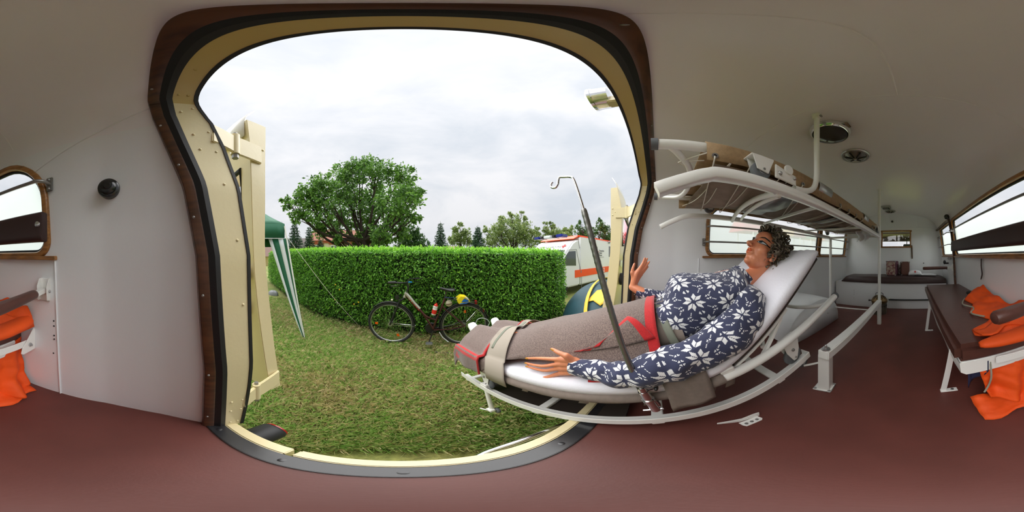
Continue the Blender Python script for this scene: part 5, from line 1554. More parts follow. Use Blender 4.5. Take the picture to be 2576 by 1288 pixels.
# hinges: strap on the jamb, pin barrel, plate on the stile
def hinge(side, pin, stile_y, x0, tilt, parent):
    z = pin.z; jx = x0 + side * -.03
    iz = min((i for i, s in enumerate(SUR) if s[0] == side), key=lambda i: abs(SUR[i][1] - z)); jp = off(iz, .040, .034 + cdepth(z, side) - .01)
    MB().bar(Vector((jp.x, jp.y, z)), Vector((pin.x, pin.y, z)), .012, .082).build('hinge_strap', CREAM, parent, bevel=.003)
    MB().bar(Vector((pin.x, pin.y, z)), Vector((x0 - side * .004, stile_y + .045, z + .004)), .010, .086).build('hinge_plate', CREAM, parent, bevel=.003)
    b = MB().tube([(pin.x, pin.y, z - .045), (pin.x, pin.y, z + .050)], .0145, 16).build('hinge_barrel', CREAM, parent, ang=30)
    MB().tube([(pin.x, pin.y, z - .062), (pin.x, pin.y, z - .043)], .011, 6).tube([(pin.x, pin.y, z + .048), (pin.x, pin.y, z + .062)], .007, 10).build('hinge_bolt', STEEL, b)
sy = lambda zz, yy, z: interp(-z, [-q for q in zz], yy)
hinge(-1, onx(592, 365, -.415), sy(zzl, yil, 1.16), -.43, 0, dl)
hinge(-1, onx(645, 985, -.405), sy(zzl, yil, .16), -.43, 0, dl)
ph = onx(1577, 535, 1.215); hinge(1, ph, sy(zzr, yir, ph.z), 1.22, 0, dr)
hinge(1, Vector((1.20, .33, .16)), sy(zzr, yir, .16) if zzr[-1] < .16 else .36, 1.22, 0, dr)
# screws on the stile plate
mb = MB()
for px, py in ((640, 365), (662, 378), (652, 385), (637, 392), (656, 402)): mb.ball(onx(px, py, -.4285), .005, 6, (.4, 1, 1))
mb.build('screw', CREAM, dl)
mb = MB()
for px, py in ((1541, 525), (1555, 525), (1548, 533), (1541, 541), (1555, 541)): mb.ball(onx(px, py, 1.2185), .006, 6, (.4, 1, 1))
mb.build('screw', CREAM, dr)

# outside fittings at the rear
c = Vector((.52, .160, 1.555)); ax_ = Matrix.Rotation(R(-90), 3, 'X')
t = thing('rear_work_lamp', 'chrome drum shaped work lamp fixed outside above the rear door', 'lamp', c)
MB().lathe([(.045, -.035), (.062, -.03), (.064, .02), (.068, .022), (.068, .034), (.058, .040)], 30, c + Vector((0, .02, 0)), ax_).build('lamp_drum', CHROME, t)
MB().lathe([(.058, .038), (.04, .048), (.001, .052)], 30, c + Vector((0, .02, 0)), ax_).build('lamp_glass', LENS, t)
MB().box(c + Vector((.0, -.02, -.045)), (.05, .04, .05)).build('lamp_foot', CREAM, t, bevel=.006)
c = Vector((-.315, .275, -.055))
t = thing('tail_light', 'black rubber tail light with red lens below the left sill', 'light', c)
MB().lathe([(.045, -.06), (.048, .0), (.047, .04), (.042, .050), (.038, .052)], 24, c, ax_).build('rubber_body', RUBBER, t)
MB().lathe([(.0425, .046), (.0425, .054), (.03, .060), (.001, .062)], 24, c, ax_).build('red_lens', mat('red_lens', (.35, .01, .01), .15, coat=.4), t)
t = thing('bumper_bow', 'curved chrome bumper bow just below the rear sill', 'bumper', (.3, .28, -.1))
MB().tube(smooth_path([(.10, .23, -.12), (.16, .283, -.105), (.25, .296, -.10), (.36, .292, -.10), (.45, .272, -.105), (.52, .22, -.12)], 6), .013, 12).build('chrome_tube', CHROME, t)
# ================================================================== lawn
def ramp_mat(name, cols, rough=.6, trans=.0, scale_noise=None, spec=.3):
    """colour picked per leaf / blade"""
    m = bpy.data.materials.new(name); m.use_nodes = True; N, L = m.node_tree.nodes, m.node_tree.links; b = N['Principled BSDF']
    b.inputs['Roughness'].default_value = rough; b.inputs['Specular IOR Level'].default_value = spec
    g = N.new('ShaderNodeNewGeometry'); r = N.new('ShaderNodeValToRGB'); r.color_ramp.interpolation = 'LINEAR'
    el = r.color_ramp.elements; cols = [tuple(min(.9, x * 1.75) for x in c) for c in cols]
    el[0].position = 0; el[0].color = (*cols[0], 1); el[1].position = 1; el[1].color = (*cols[-1], 1)
    for i, c in enumerate(cols[1:-1]):
        e = el.new((i + 1) / (len(cols) - 1)); e.color = (*c, 1)
    L.new(g.outputs['Random Per Island'], r.inputs['Fac']); L.new(r.outputs['Color'], b.inputs['Base Color'])
    if trans:
        t = N.new('ShaderNodeBsdfTranslucent'); mx = N.new('ShaderNodeMixShader'); mx.inputs[0].default_value = trans
        L.new(r.outputs['Color'], t.inputs['Color']); L.new(b.outputs[0], mx.inputs[1]); L.new(t.outputs[0], mx.inputs[2]); L.new(mx.outputs[0], N['Material Output'].inputs['Surface'])
    return m
def lawn_mat():
    m = bpy.data.materials.new('lawn_soil_and_grass'); m.use_nodes = True; N, L = m.node_tree.nodes, m.node_tree.links; b = N['Principled BSDF']; b.inputs['Roughness'].default_value = .95
    tc = N.new('ShaderNodeTexCoord'); n1 = N.new('ShaderNodeTexNoise'); n1.inputs['Scale'].default_value = 1.6; n1.inputs['Detail'].default_value = 5
    n2 = N.new('ShaderNodeTexNoise'); n2.inputs['Scale'].default_value = 38; n2.inputs['Detail'].default_value = 4
    L.new(tc.outputs['Object'], n1.inputs['Vector']); L.new(tc.outputs['Object'], n2.inputs['Vector'])
    r1 = N.new('ShaderNodeValToRGB'); r1.color_ramp.elements[0].position = .38; r1.color_ramp.elements[0].color = (*srgb(116, 136, 62), 1); r1.color_ramp.elements[1].position = .68; r1.color_ramp.elements[1].color = (*srgb(158, 152, 94), 1)
    L.new(n1.outputs['Fac'], r1.inputs['Fac'])
    mx = N.new('ShaderNodeMix'); mx.data_type = 'RGBA'; mx.blend_type = 'MULTIPLY'; mx.inputs['Factor'].default_value = .7
    r2 = N.new('ShaderNodeValToRGB'); r2.color_ramp.elements[0].position = .3; r2.color_ramp.elements[0].color = (.35, .38, .3, 1); r2.color_ramp.elements[1].position = .7; r2.color_ramp.elements[1].color = (1.15, 1.1, 1, 1)
    L.new(n2.outputs['Fac'], r2.inputs['Fac']); L.new(r1.outputs['Color'], mx.inputs['A']); L.new(r2.outputs['Color'], mx.inputs['B']); L.new(mx.outputs['Result'], b.inputs['Base Color'])
    bp = N.new('ShaderNodeBump'); bp.inputs['Strength'].default_value = .8; bp.inputs['Distance'].default_value = .03; L.new(n2.outputs['Fac'], bp.inputs['Height']); L.new(bp.outputs['Normal'], b.inputs['Normal'])
    return m
LAWN = lawn_mat()
def gz(x, y): return GROUND + .010 * mnoise.noise(Vector((x * .9, y * .9, 0)))
n = 90; rows = []
for i in range(n + 1):
    u = (i / n) * 2 - 1; yy = 2 + math.copysign(abs(u) ** 2.2, u) * 60
    rows.append([Vector((xx, yy, gz(xx, yy))) for xx in [math.copysign(abs((j / n) * 2 - 1) ** 2.2, (j / n) * 2 - 1) * 60 for j in range(n + 1)]])
MB().grid(rows).build('ground', LAWN, kind='structure')

HA_, HB_ = Vector((-3.0, 3.40, 0)), Vector((3.00, 1.80, 0))     # hedge front foot line
HEDGE = [Vector((-6.2, 5.9, 0)), Vector((-3.6, 4.15, 0)), Vector((-1.75, 3.05, 0)), Vector((.4, 2.50, 0)), Vector((2.92, 1.86, 0))]
def hedge_front(x): return interp(x, [p.x for p in HEDGE], [p.y for p in HEDGE])

# grass blades, dense near the door
np.random.seed(4)
def blades(N):
    r = .55 + 4.6 * np.random.rand(N) ** 1.35; a = np.radians(np.where(np.random.rand(N) < .82, np.random.uniform(-62, 80, N), np.random.uniform(-105, 100, N)))
    x = r * np.sin(a); y = r * np.cos(a)
    keep = ((y > .30) | (x < -.9) | (x > 1.6)) & (y < np.interp(x, [p.x for p in HEDGE], [p.y for p in HEDGE]) + .1)
    return x[keep], y[keep], r[keep]
GRASS = ramp_mat('grass_blades', [srgb(90, 120, 54), srgb(114, 146, 72), srgb(142, 164, 94), srgb(124, 150, 80), srgb(162, 158, 112), srgb(180, 170, 130), srgb(112, 142, 72)], .6, .25)
gx, gy_, gr = blades(135000)
dry = np.array([mnoise.noise(Vector((x * 1.3, y * 1.3, 5.0))) for x, y in zip(gx, gy_)])
k = np.random.rand(len(gx)) > np.clip((dry - .15) * 1.0, 0, .5)
gx, gy_, gr, dry = gx[k], gy_[k], gr[k], dry[k]
m_ = len(gx)
hgt = np.random.uniform(.022, .075, m_); az = np.random.uniform(0, 2 * np.pi, m_); lean = np.random.uniform(.3, 1.6, m_); wd = np.random.uniform(.0010, .0024, m_)
wide = np.random.rand(m_) < .02; wd[wide] *= 4; hgt[wide] *= .9
z0 = np.array([gz(x, y) for x, y in zip(gx, gy_)])
dx, dy = np.cos(az), np.sin(az); px_, py_ = -dy * wd, dx * wd
V = np.zeros((m_, 4, 3)); 
V[:, 0] = np.stack([gx - px_, gy_ - py_, z0 - .004], 1); V[:, 1] = np.stack([gx + px_, gy_ + py_, z0 - .004], 1)
V[:, 2] = np.stack([gx + dx * hgt * lean * .45 + px_ * .8, gy_ + dy * hgt * lean * .45 + py_ * .8, z0 + hgt * .75], 1)
V[:, 3] = np.stack([gx + dx * hgt * lean, gy_ + dy * hgt * lean, z0 + hgt * (1.15 - .3 * lean)], 1)
def fast_mesh(name, V, F, material, parent=None, kind=None, label=None):
    me = bpy.data.meshes.new(name); nv = len(V); nf, nk = F.shape
    me.vertices.add(nv); me.vertices.foreach_set('co', V.astype(np.float32).ravel())
    me.loops.add(nf * nk); me.loops.foreach_set('vertex_index', F.astype(np.int32).ravel())
    me.polygons.add(nf); me.polygons.foreach_set('loop_start', np.arange(0, nf * nk, nk, dtype=np.int32))
    me.update(calc_edges=True); me.materials.append(material)
    o = bpy.data.objects.new(name, me); col.objects.link(o)
    if parent: adopt(o, parent)
    if kind: o['kind'] = kind
    if label: o['label'] = label
    return o
base = (np.arange(m_) * 4)[:, None]
F = np.concatenate([base + np.array([[0, 1, 2]]), base + np.array([[0, 2, 3]])])
g = fast_mesh('grass', V.reshape(-1, 3), F, GRASS, kind='stuff')
DRYG = ramp_mat('dry_grass_blades', [srgb(124, 116, 80), srgb(152, 142, 104), srgb(174, 162, 126), srgb(140, 142, 92), srgb(122, 138, 78)], .7, .2)
g.data.materials.append(DRYG)
isd = (np.random.rand(m_) < np.clip(.22 + dry * 1.5, .06, .85)).astype(np.int32); g.data.polygons.foreach_set('material_index', np.concatenate([isd, isd]))
tag(g, 'short mown green and straw coloured grass outside the rear door', 'grass')

# ================================================================== leaf clouds
def leaf_cloud(P, D, size, rng, ratio=.42, up=None, fold=.25):
    """P centres (n,3), D main direction (n,3); four-vertex folded leaves"""
    n = len(P); D = D / (np.linalg.norm(D, axis=1, keepdims=True) + 1e-9); rv = rng.normal(size=(n, 3)); S = np.cross(D, rv); S /= (np.linalg.norm(S, axis=1, keepdims=True) + 1e-9); Nn = np.cross(S, D)
    L = (size * rng.uniform(.7, 1.25, n))[:, None]; W = L * ratio * .5
    V = np.zeros((n, 4, 3)); V[:, 0] = P; V[:, 1] = P + D * L * .5 + S * W + Nn * W * fold; V[:, 2] = P + D * L; V[:, 3] = P + D * L * .5 - S * W + Nn * W * fold
    b = (np.arange(n) * 4)[:, None]; F = np.concatenate([b + np.array([[0, 1, 2]]), b + np.array([[0, 2, 3]])])
    return V.reshape(-1, 3), F
rng = np.random.default_rng(11)
HLEAF = ramp_mat('hedge_leaves', [srgb(46, 80, 30), srgb(72, 116, 44), srgb(96, 144, 54), srgb(112, 160, 62), srgb(82, 126, 48)], .42, .25, spec=.45)
HTIP = ramp_mat('hedge_young_leaves', [srgb(98, 148, 48), srgb(124, 172, 58), srgb(146, 188, 76)], .45, .35)
hd_ = thing('hedge', 'long clipped green privet hedge behind the leaning bicycle', 'hedge', (-.3, 2.9, GROUND))
def hedge_top(x): return interp(x, [-6, -3, 0, 3], [.93, .90, .845, .83]) + .02 * mnoise.noise(Vector((x * 1.7, 3, 0)))
HD = .85
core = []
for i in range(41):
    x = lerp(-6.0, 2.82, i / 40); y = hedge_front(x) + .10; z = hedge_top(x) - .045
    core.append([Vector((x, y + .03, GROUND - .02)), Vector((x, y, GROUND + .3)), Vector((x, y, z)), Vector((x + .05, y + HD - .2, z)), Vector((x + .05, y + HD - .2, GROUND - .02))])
MB().grid(core, cap=True).build('inner_light_block', mat('hedge_shade', srgb(26, 44, 18), .9), hd_, ang=60)  # dark green block added behind the leaves to stop light coming through
stems = MB()
for i in range(46):
    x = rnd.uniform(-4.5, 2.8); y = hedge_front(x) + rnd.uniform(.02, .2); stems.tube([(x, y, GROUND - .01), (x + rnd.uniform(-.05, .05), y - .01, GROUND + .28)], rnd.uniform(.006, .014), 5)
stems.build('stems', mat('hedge_wood', srgb(74, 62, 44), .9), hd_, kind='stuff')
def hedge_leaves(n, face):
    if face == 'front':
        u = rng.random(n); x = np.where(rng.random(n) < .8, rng.uniform(-3.6, 2.93, n), rng.uniform(-6.2, -3.6, n)); y = np.array([hedge_front(a) for a in x]); zt = np.array([hedge_top(a) for a in x])
        z = GROUND + .04 + (zt - GROUND - .04) * rng.random(n) ** .85
        bul = .05 * np.sin(np.clip((z - GROUND) / 1.4, 0, 1) * np.pi) + .04 * np.array([mnoise.noise(Vector((a * 3.2, b * 3.2, 1))) for a, b in zip(x, z)])
        low = np.clip((.22 - (z - GROUND)) / .22, 0, 1) * .08
        P = np.stack([x, y - bul + low + rng.random(n) * .12, z], 1); D = rng.normal(size=(n, 3)) * .75 + np.array([-.1, -.75, -.15])
    elif face == 'top':
        x = np.where(rng.random(n) < .75, rng.uniform(-3.4, 2.9, n), rng.uniform(-6, -3.4, n)); y = np.array([hedge_front(a) for a in x]) + rng.random(n) * HD; z = np.array([hedge_top(a) for a in x]) - .05 + .06 * rng.random(n)
        P = np.stack([x, y, z], 1); D = rng.normal(size=(n, 3)) * .55 + np.array([0, -.1, .8])
    else:
        y = 1.86 + rng.random(n) * HD; z = GROUND + .04 + (.83 - GROUND - .04) * rng.random(n); x = 2.90 + .12 * (rng.random(n) - .6) + .05 * np.sin((z - GROUND) * 2.2)
        P = np.stack([x, y, z], 1); D = rng.normal(size=(n, 3)) * .75 + np.array([.8, -.2, -.1])
    return P, D
Ps, Ds = zip(hedge_leaves(40000, 'front'), hedge_leaves(7000, 'end'), hedge_leaves(7000, 'top'))
V, F = leaf_cloud(np.concatenate(Ps), np.concatenate(Ds), .056, rng, .36)
fast_mesh('foliage', V, F, HLEAF, hd_, 'stuff')
P, D = hedge_leaves(8000, 'top'); P[:, 2] += rng.random(len(P)) * .06
V, F = leaf_cloud(P, D, .06, rng, .34)
P2, D2 = hedge_leaves(2600, 'front'); P2[:, 1] -= .03; V2, F2 = leaf_cloud(P2, D2, .055, rng, .34)
fast_mesh('young_shoots', np.concatenate([V, V2]), np.concatenate([F, F2 + len(V)]), HTIP, hd_, 'stuff')
# weeds with yellow flowers at the foot
fl = MB()
for px, py in ((847, 715), (857, 727), (846, 752), (893, 763), (904, 758)):
    p = onpl(px, py, (-.68, 2.70, 0), (.255, 1, 0)) ; fl.ball(p + Vector((0, -.06, 0)), .014, 6, (1, .6, 1))
fw = fl.build('yellow_flower', mat('yellow_petals', srgb(226, 190, 40), .6), None, kind='stuff'); tag(fw, 'few tiny yellow flowers in the hedge left of the bicycle', 'flowers')

# ================================================================== trees
BARK = mat('tree_bark', srgb(62, 50, 40), .9, var=.4, vscale=18, bump=.5, bscale=60)
def px_blob(px, py, r, rad, dep=0.):
    c = onr(px, py, r + dep); return np.array(c), rad * 2 * math.pi / 2576 * math.hypot(r, c.z - CZ)
def tree(name, label, r, base_px, blobs, nleaf, lsize, lmat, trunk_r, dspread=.6, droop=.35, ratio=.5, group=None, cat='tree', seed=1, limbs=True, tilt=0):
    rg = np.random.default_rng(seed)
    foot = onr(base_px, 640, r); foot = Vector((foot.x, foot.y, GROUND - .02)); t = thing(name, label, cat, foot, group)
    away = Vector((foot.x, foot.y, 0)).normalized()
    C = []
    for i, (px, py, rad) in enumerate(blobs):
        c, rr = px_blob(px, py, r, rad, rg.uniform(-1, 1) * dspread * rad * .0024 * r * 2.2)
        C.append((c, rr))
    tot = sum(rr ** 2 for _, rr in C); Pl = []
    for c, rr in C:
        k = max(8, int(nleaf * rr ** 2 / tot)); d = rg.normal(size=(k, 3)); d /= np.linalg.norm(d, axis=1, keepdims=True)
        # clumpy: leaves sit in tufts within each blob
        nt = max(4, k // 22); tf = rg.normal(size=(nt, 3)); tf /= np.linalg.norm(tf, axis=1, keepdims=True); tf *= (rg.random((nt, 1)) ** .45)
        idx = rg.integers(0, nt, k); Pl.append(c + (tf[idx] * .95 + d * rg.random((k, 1)) * .30) * rr * np.array([1, 1, .92]))
    P = np.concatenate(Pl); cc = P.mean(0)
    D = rg.normal(size=P.shape) * .7 + (P - cc) / (np.abs(P - cc).max() + 1e-6) * .5 + np.array([0, 0, -droop])
    V, F = leaf_cloud(P, D, lsize, rg, ratio); fast_mesh('crown', V, F, lmat, t, 'stuff')
    mb = MB(); zc = min(c[2] - rr for c, rr in C)
    mid = Vector((cc[0], cc[1], lerp(zc, cc[2], .35))); top = foot.lerp(mid, .55) + Vector((tilt, 0, 0))
    mb.tube(smooth_path([foot, foot.lerp(top, .5) + Vector((.05, 0, 0)), top, mid], 5), [lerp(trunk_r, trunk_r * .55, i / 15) for i in range(16)], 9)
    tr = mb.build('trunk', BARK, t)
    if limbs:
        lb = MB()
        for i, (c, rr) in enumerate(C):
            e = Vector(c); s0 = foot.lerp(top, 1) if i % 2 else mid.lerp(top, .4); m1 = s0.lerp(e, .5) + Vector((rg.uniform(-.3, .3), rg.uniform(-.3, .3), -.12 * (e - s0).length))
            pth = smooth_path([s0, m1, e], 6); lb.tube(pth, [lerp(trunk_r * .42, trunk_r * .06, q / 12) for q in range(13)], 6)
            for q in range(5):
                d = Vector(rg.normal(size=3)).normalized() * rr * .8; st_ = pth[rg.integers(6, 12)]; lb.tube([st_, st_.lerp(e + d, .5) + Vector((0, 0, .05)), e + d], [trunk_r * .12, trunk_r * .08, trunk_r * .03], 5)
        lb.build('branches', BARK, t, kind='stuff')
    return t
CHERRY = ramp_mat('cherry_leaves', [srgb(40, 66, 28), srgb(60, 92, 38), srgb(84, 122, 50), srgb(106, 142, 62), srgb(72, 104, 44)], .45, .3, spec=.4)
APPLE = ramp_mat('orchard_leaves', [srgb(66, 84, 48), srgb(92, 112, 62), srgb(118, 134, 78), srgb(134, 146, 92), srgb(84, 104, 58)], .5, .3)
DARKL = ramp_mat('dark_leaves', [srgb(34, 56, 32), srgb(56, 84, 46), srgb(76, 106, 58), srgb(62, 92, 50)], .5, .25)
tree('cherry_tree', 'broad cherry tree with dark trunk towering above the hedge', 9.0, 918,
     [(905, 418, 36), (868, 444, 44), (944, 436, 46), (808, 470, 40), (764, 498, 34), (722, 512, 20), (1008, 446, 36), (1034, 488, 30), (1000, 506, 50), (940, 500, 54), (872, 502, 54), (804, 522, 44), (752, 540, 24), (862, 556, 46), (930, 556, 50), (1000, 556, 44), (1044, 546, 22), (816, 572, 32), (898, 596, 32), (962, 592, 34), (1012, 590, 24), (850, 600, 22), (1050, 486, 16)],
     26000, .18, CHERRY, .26, .7, .45, .5, seed=5, tilt=.2)
tree('small_round_tree', 'dense green round tree just right of the cherry tree', 11.0, 1034, [(1034, 600, 26), (1016, 614, 22), (1056, 610, 22), (1040, 584, 16)], 5200, .13, DARKL, .1, .5, .1, seed=6, limbs=False)
OG = 'scrubby orchard trees behind the hedge'
tree('orchard_tree', 'thin pale green orchard tree left of the small fir', 12.0, 1158, [(1158, 600, 22), (1146, 580, 12), (1172, 585, 14), (1158, 566, 8), (1140, 605, 14), (1180, 606, 16)], 4200, .13, APPLE, .09, .6, .0, seed=7, group=OG)
tree('orchard_tree', 'largest scrubby orchard tree in the middle above the hedge', 12.0, 1290, [(1262, 570, 26), (1294, 556, 22), (1310, 580, 30), (1250, 596, 30), (1285, 600, 34), (1330, 600, 28), (1318, 548, 10), (1314, 535, 7), (1286, 540, 9), (1345, 585, 16), (1232, 610, 20), (1222, 580, 12), (1262, 548, 9)], 13000, .13, APPLE, .14, .6, .0, seed=8, group=OG)
tree('orchard_tree', 'loose orchard tree with upright shoots above the ambulance lights', 12.0, 1400, [(1400, 592, 24), (1378, 585, 16), (1424, 586, 18), (1392, 568, 9), (1372, 562, 7), (1386, 560, 6), (1436, 578, 12), (1360, 604, 20), (1420, 606, 22)], 6000, .13, APPLE, .1, .6, .0, seed=9, group=OG)
tree('orchard_tree', 'dark upright orchard tree behind the ambulance roof', 11.0, 1495, [(1462, 582, 16), (1460, 562, 8), (1490, 584, 18), (1512, 572, 16), (1510, 552, 8), (1526, 580, 14), (1478, 600, 20), (1520, 598, 18), (1450, 570, 6), (1535, 600, 20)], 6000, .12, DARKL, .1, .6, -.2, seed=10, group=OG)

SPRUCE = ramp_mat('spruce_needles', [srgb(26, 46, 32), srgb(40, 66, 44), srgb(56, 84, 58), srgb(70, 98, 66)], .6, .1)
def conifer(px, top_py, r, half_px, label, seed=1, dens=1.0, base_py=640):
    rg = np.random.default_rng(seed); tp = onr(px, top_py, r); foot = Vector((tp.x, tp.y, GROUND)); h = tp.z - GROUND; rad = half_px * .00244 * r * 1.15
    t = thing('spruce', label, 'conifer', foot, 'young spruces behind the hedge')
    MB().tube([foot, foot.lerp(tp, .6), tp], [.06, .035, .006], 7).build('trunk', BARK, t)
    P, D = [], []
    nl = int(13 * h / 3) + 6
    for i in range(nl):
        k = i / nl; z = lerp(foot.z + .25, tp.z - .1, k); rr = rad * (1 - k) ** .85 + .03; nb = max(4, int(9 * (1 - k)) + 4)
        for b in range(nb):
            a = 2 * math.pi * b / nb + rg.uniform(-.3, .3); d = np.array([math.cos(a), math.sin(a), 0]); ln = rr * rg.uniform(.75, 1.1); m = int((60 * ln / .6 + 10) * dens)
            q = rg.random(m) ** .8; pts = np.array([foot.x, foot.y, z]) + d * (q * ln)[:, None] + np.array([0, 0, 1]) * (-.22 * ln * q + .18 * ln * q ** 3)[:, None] + rg.normal(size=(m, 3)) * .025
            P.append(pts); D.append(np.tile(d * .7, (m, 1)) + rg.normal(size=(m, 3)) * .55 + np.array([0, 0, -.05]))
    P, D = np.concatenate(P), np.concatenate(D); V, F = leaf_cloud(P, D, .13, rg, .26); fast_mesh('needles', V, F, SPRUCE, t, 'stuff')
conifer(741, 552, 10.0, 34, 'tall dark spruce right beside the green gazebo', 1)
conifer(778, 566, 12.0, 24, 'narrow spruce second from the gazebo', 2)
conifer(806, 598, 12.0, 22, 'low spruce in front of the cream house', 3)
conifer(1108, 556, 11.0, 26, 'solitary pointed spruce between cherry tree and orchard', 4)
conifer(1078, 602, 14.0, 14, 'tiny spruce left of the solitary pointed one', 5)
conifer(1202, 566, 10.5, 30, 'bushy spruce in front of the orchard trees', 6, 1.4)
conifer(709, 556, 17.0, 12, 'thin distant spruce tip above the gazebo roof', 7, .6)

# ================================================================== houses beyond the hedge
TILE = mat('red_roof_tiles', srgb(150, 92, 70), .8, var=.3, vscale=6); TILEB = mat('brown_roof_tiles', srgb(120, 92, 82), .8, var=.25, vscale=6); CREMEW = mat('cream_plaster', srgb(226, 214, 188), .9); REDTR = mat('brick_red_trim', srgb(176, 96, 66), .8); WINW = mat('white_window_frame', srgb(232, 232, 228), .5); WDARK = mat('window_dark_glass', (.08, .10, .11), .1)
def house(px, r, w, d, hwall, hroof, rot, label, wallm, roofm, wins=0, trim=False):
    c = onr(px, 640, r); c = Vector((c.x, c.y, GROUND)); M = Matrix.Rotation(rot, 3, 'Z'); t = thing('house', label, 'house', c)
    MB().box(c + Vector((0, 0, hwall / 2)), (w, d, hwall), M).build('walls', wallm, t)
    g = MB(); X, Y = w / 2 + .3, d / 2 + .3; pts = [(-X, -Y, hwall), (X, -Y, hwall), (X, Y, hwall), (-X, Y, hwall), (-X * .8, 0, hwall + hroof), (X * .8, 0, hwall + hroof)]
    g.add([c + M @ Vector(p) for p in pts], [(0, 1, 5, 4), (2, 3, 4, 5), (1, 2, 5), (3, 0, 4), (3, 2, 1, 0)]); g.build('roof', roofm, t, smooth=False)
    for i in range(wins):
        for lev in (hwall - 1.35, hwall - 4.2):
            if lev < .6: continue
            x = lerp(-w / 2 + 1.1, w / 2 - 1.1, i / max(1, wins - 1)); q = c + M @ Vector((x, -d / 2 - .03, lev))
            wn_ = MB().box(q, (1.15, .10, 1.5), M).build('window', WINW, t)
            MB().box(q + M @ Vector((-.26, -.06, 0)), (.42, .03, 1.3), M).build('pane', WDARK, wn_); MB().box(q + M @ Vector((.26, -.06, 0)), (.42, .03, 1.3), M).build('pane', WDARK, wn_)
            if trim: MB().box(q + M @ Vector((0, -.03, 1.0)), (1.6, .12, .28), M).build('lintel', REDTR, wn_)
    if trim: MB().box(c + Vector((0, 0, hwall - .15)), (w + .3, d + .3, .3), M).build('cornice', REDTR, t)
    return t
dirrot = lambda px: -(px - PX0) / 2576 * 2 * math.pi
house(852, 26, 9, 8, 3.4, 2.2, dirrot(852) + .15, 'cream plastered house with red trim behind the cherry tree', CREMEW, TILE, 4, True)
house(996, 24, 4.5, 7, 1.25, 1.3, dirrot(996) + .5, 'low house with red tiled roof right of the cherry trunk', CREMEW, TILE, 0)
house(688, 26, 5.5, 6, 1.3, 1.7, dirrot(688), 'small house with brown tiled roof under the gazebo edge', mat('yellow_plaster', srgb(206, 186, 130), .9), TILEB, 2)
house(776, 42, 8, 6, 3.0, 3.0, dirrot(770) - .2, 'grey roofed house half hidden by the spruces', CREMEW, mat('grey_roof', srgb(110, 102, 100), .8), 2)
house(1140, 30, 3, 6, 1.8, 1.4, dirrot(1140), 'thatched hut roof left of the orchard trees', CREMEW, mat('thatch', srgb(140, 124, 100), .9), 0)
# ================================================================== green folding gazebo
GREEN = mat('green_gazebo_cloth', srgb(26, 96, 66), .7, bump=.2, bscale=60); GWHITE = mat('white_gazebo_cloth', srgb(222, 228, 232), .7)
g0 = onz(767, 852, GROUND); gt = onr(716, 600, 2.62)
gt = Vector(gt)
gz_ = thing('gazebo', 'green folding gazebo with striped leg cover left of the hedge', 'gazebo', g0)
ex = Vector((-.66, -.75, 0)).normalized() * .55; ey = Vector((-.75, .66, 0)).normalized(); S = 2.3
cor = [gt, gt + ex * S, gt + ex * S + ey * S, gt + ey * S]
feet = [g0, gt + ex * S - ex * -.35 + Vector((0, 0, 0)), gt + ex * S + ey * S, gt + ey * S]
for i, c in enumerate(cor):
    f = Vector(feet[i]); f.z = GROUND
    if i == 3: continue
    MB().tube([f, c + Vector((0, 0, .2))], .012, 8).build('leg_pole', WMETAL, gz_)
hv = .24
def gp(i, u, dz): a, b = cor[i], cor[(i + 1) % 4]; return a.lerp(b, u) + Vector((0, 0, dz))
mb = MB()
for i in range(4):
    mb.grid([[gp(i, u / 10, dz + .02 * math.sin(u * 1.3) * (dz < .1)) for u in range(11)] for dz in (0, hv)])
mb.build('valance', GREEN, gz_, ang=60, solid=.003)
apex = (cor[0] + cor[2]) / 2 + Vector((0, 0, hv + .75)); mb = MB()
for i in range(4): mb.grid([[gp(i, u / 8, hv).lerp(apex, k / 6) + Vector((0, 0, -.05 * math.sin(math.pi * k / 6))) for u in range(9)] for k in range(7)])
mb.build('canopy', GREEN, gz_, ang=60, solid=.003)
hem = []
for i in (3, 0):
    for u in range(11): hem.append(gp(i, u / 10, .0))
MB().tube(hem, .006, 6).build('hem', GWHITE, gz_)
# tapering striped cover round the front leg
top0, bot0 = gt, g0
lat = Vector((.83, .55, 0)).normalized()
for k, (a0, a1, b0, b1, m_) in enumerate((( -.26, -.20, -.02, -.012, GWHITE), (-.20, -.10, -.012, -.002, GREEN), (-.10, -.02, -.002, .012, GWHITE), (-.02, .055, .012, .02, GREEN))):
    rows = [[(top0 + lat * lerp(a0, a1, u) ).lerp(bot0 + lat * lerp(b0, b1, u), q / 12) + Vector((0, -.01, .0)) for u in (0, .5, 1)] for q in range(13)]
    MB().grid(rows).build('stripe', m_, gz_, ang=60, solid=.002)
# guy rope
r1 = onz(905, 822, GROUND); t = thing('guy_rope', 'thin white guy rope from the gazebo corner to a peg', 'rope', r1)
r0 = gt + lat * .05 + Vector((0, 0, .01))
MB().tube([r0, r0.lerp(r1, .5) + Vector((0, 0, -.01)), r1 + Vector((0, 0, .01))], .0032, 6).build('cord', CORD, t)
kn_ = r0.lerp(r1, .66); MB().tube([kn_, kn_ + Vector((-.008, 0, -.05))], .004, 6).build('knot_tail', CORD, t)
MB().tube([r1 + Vector((0, 0, -.03)), r1 + Vector((.01, .0, .05))], .005, 6).build('peg', STEEL, t)
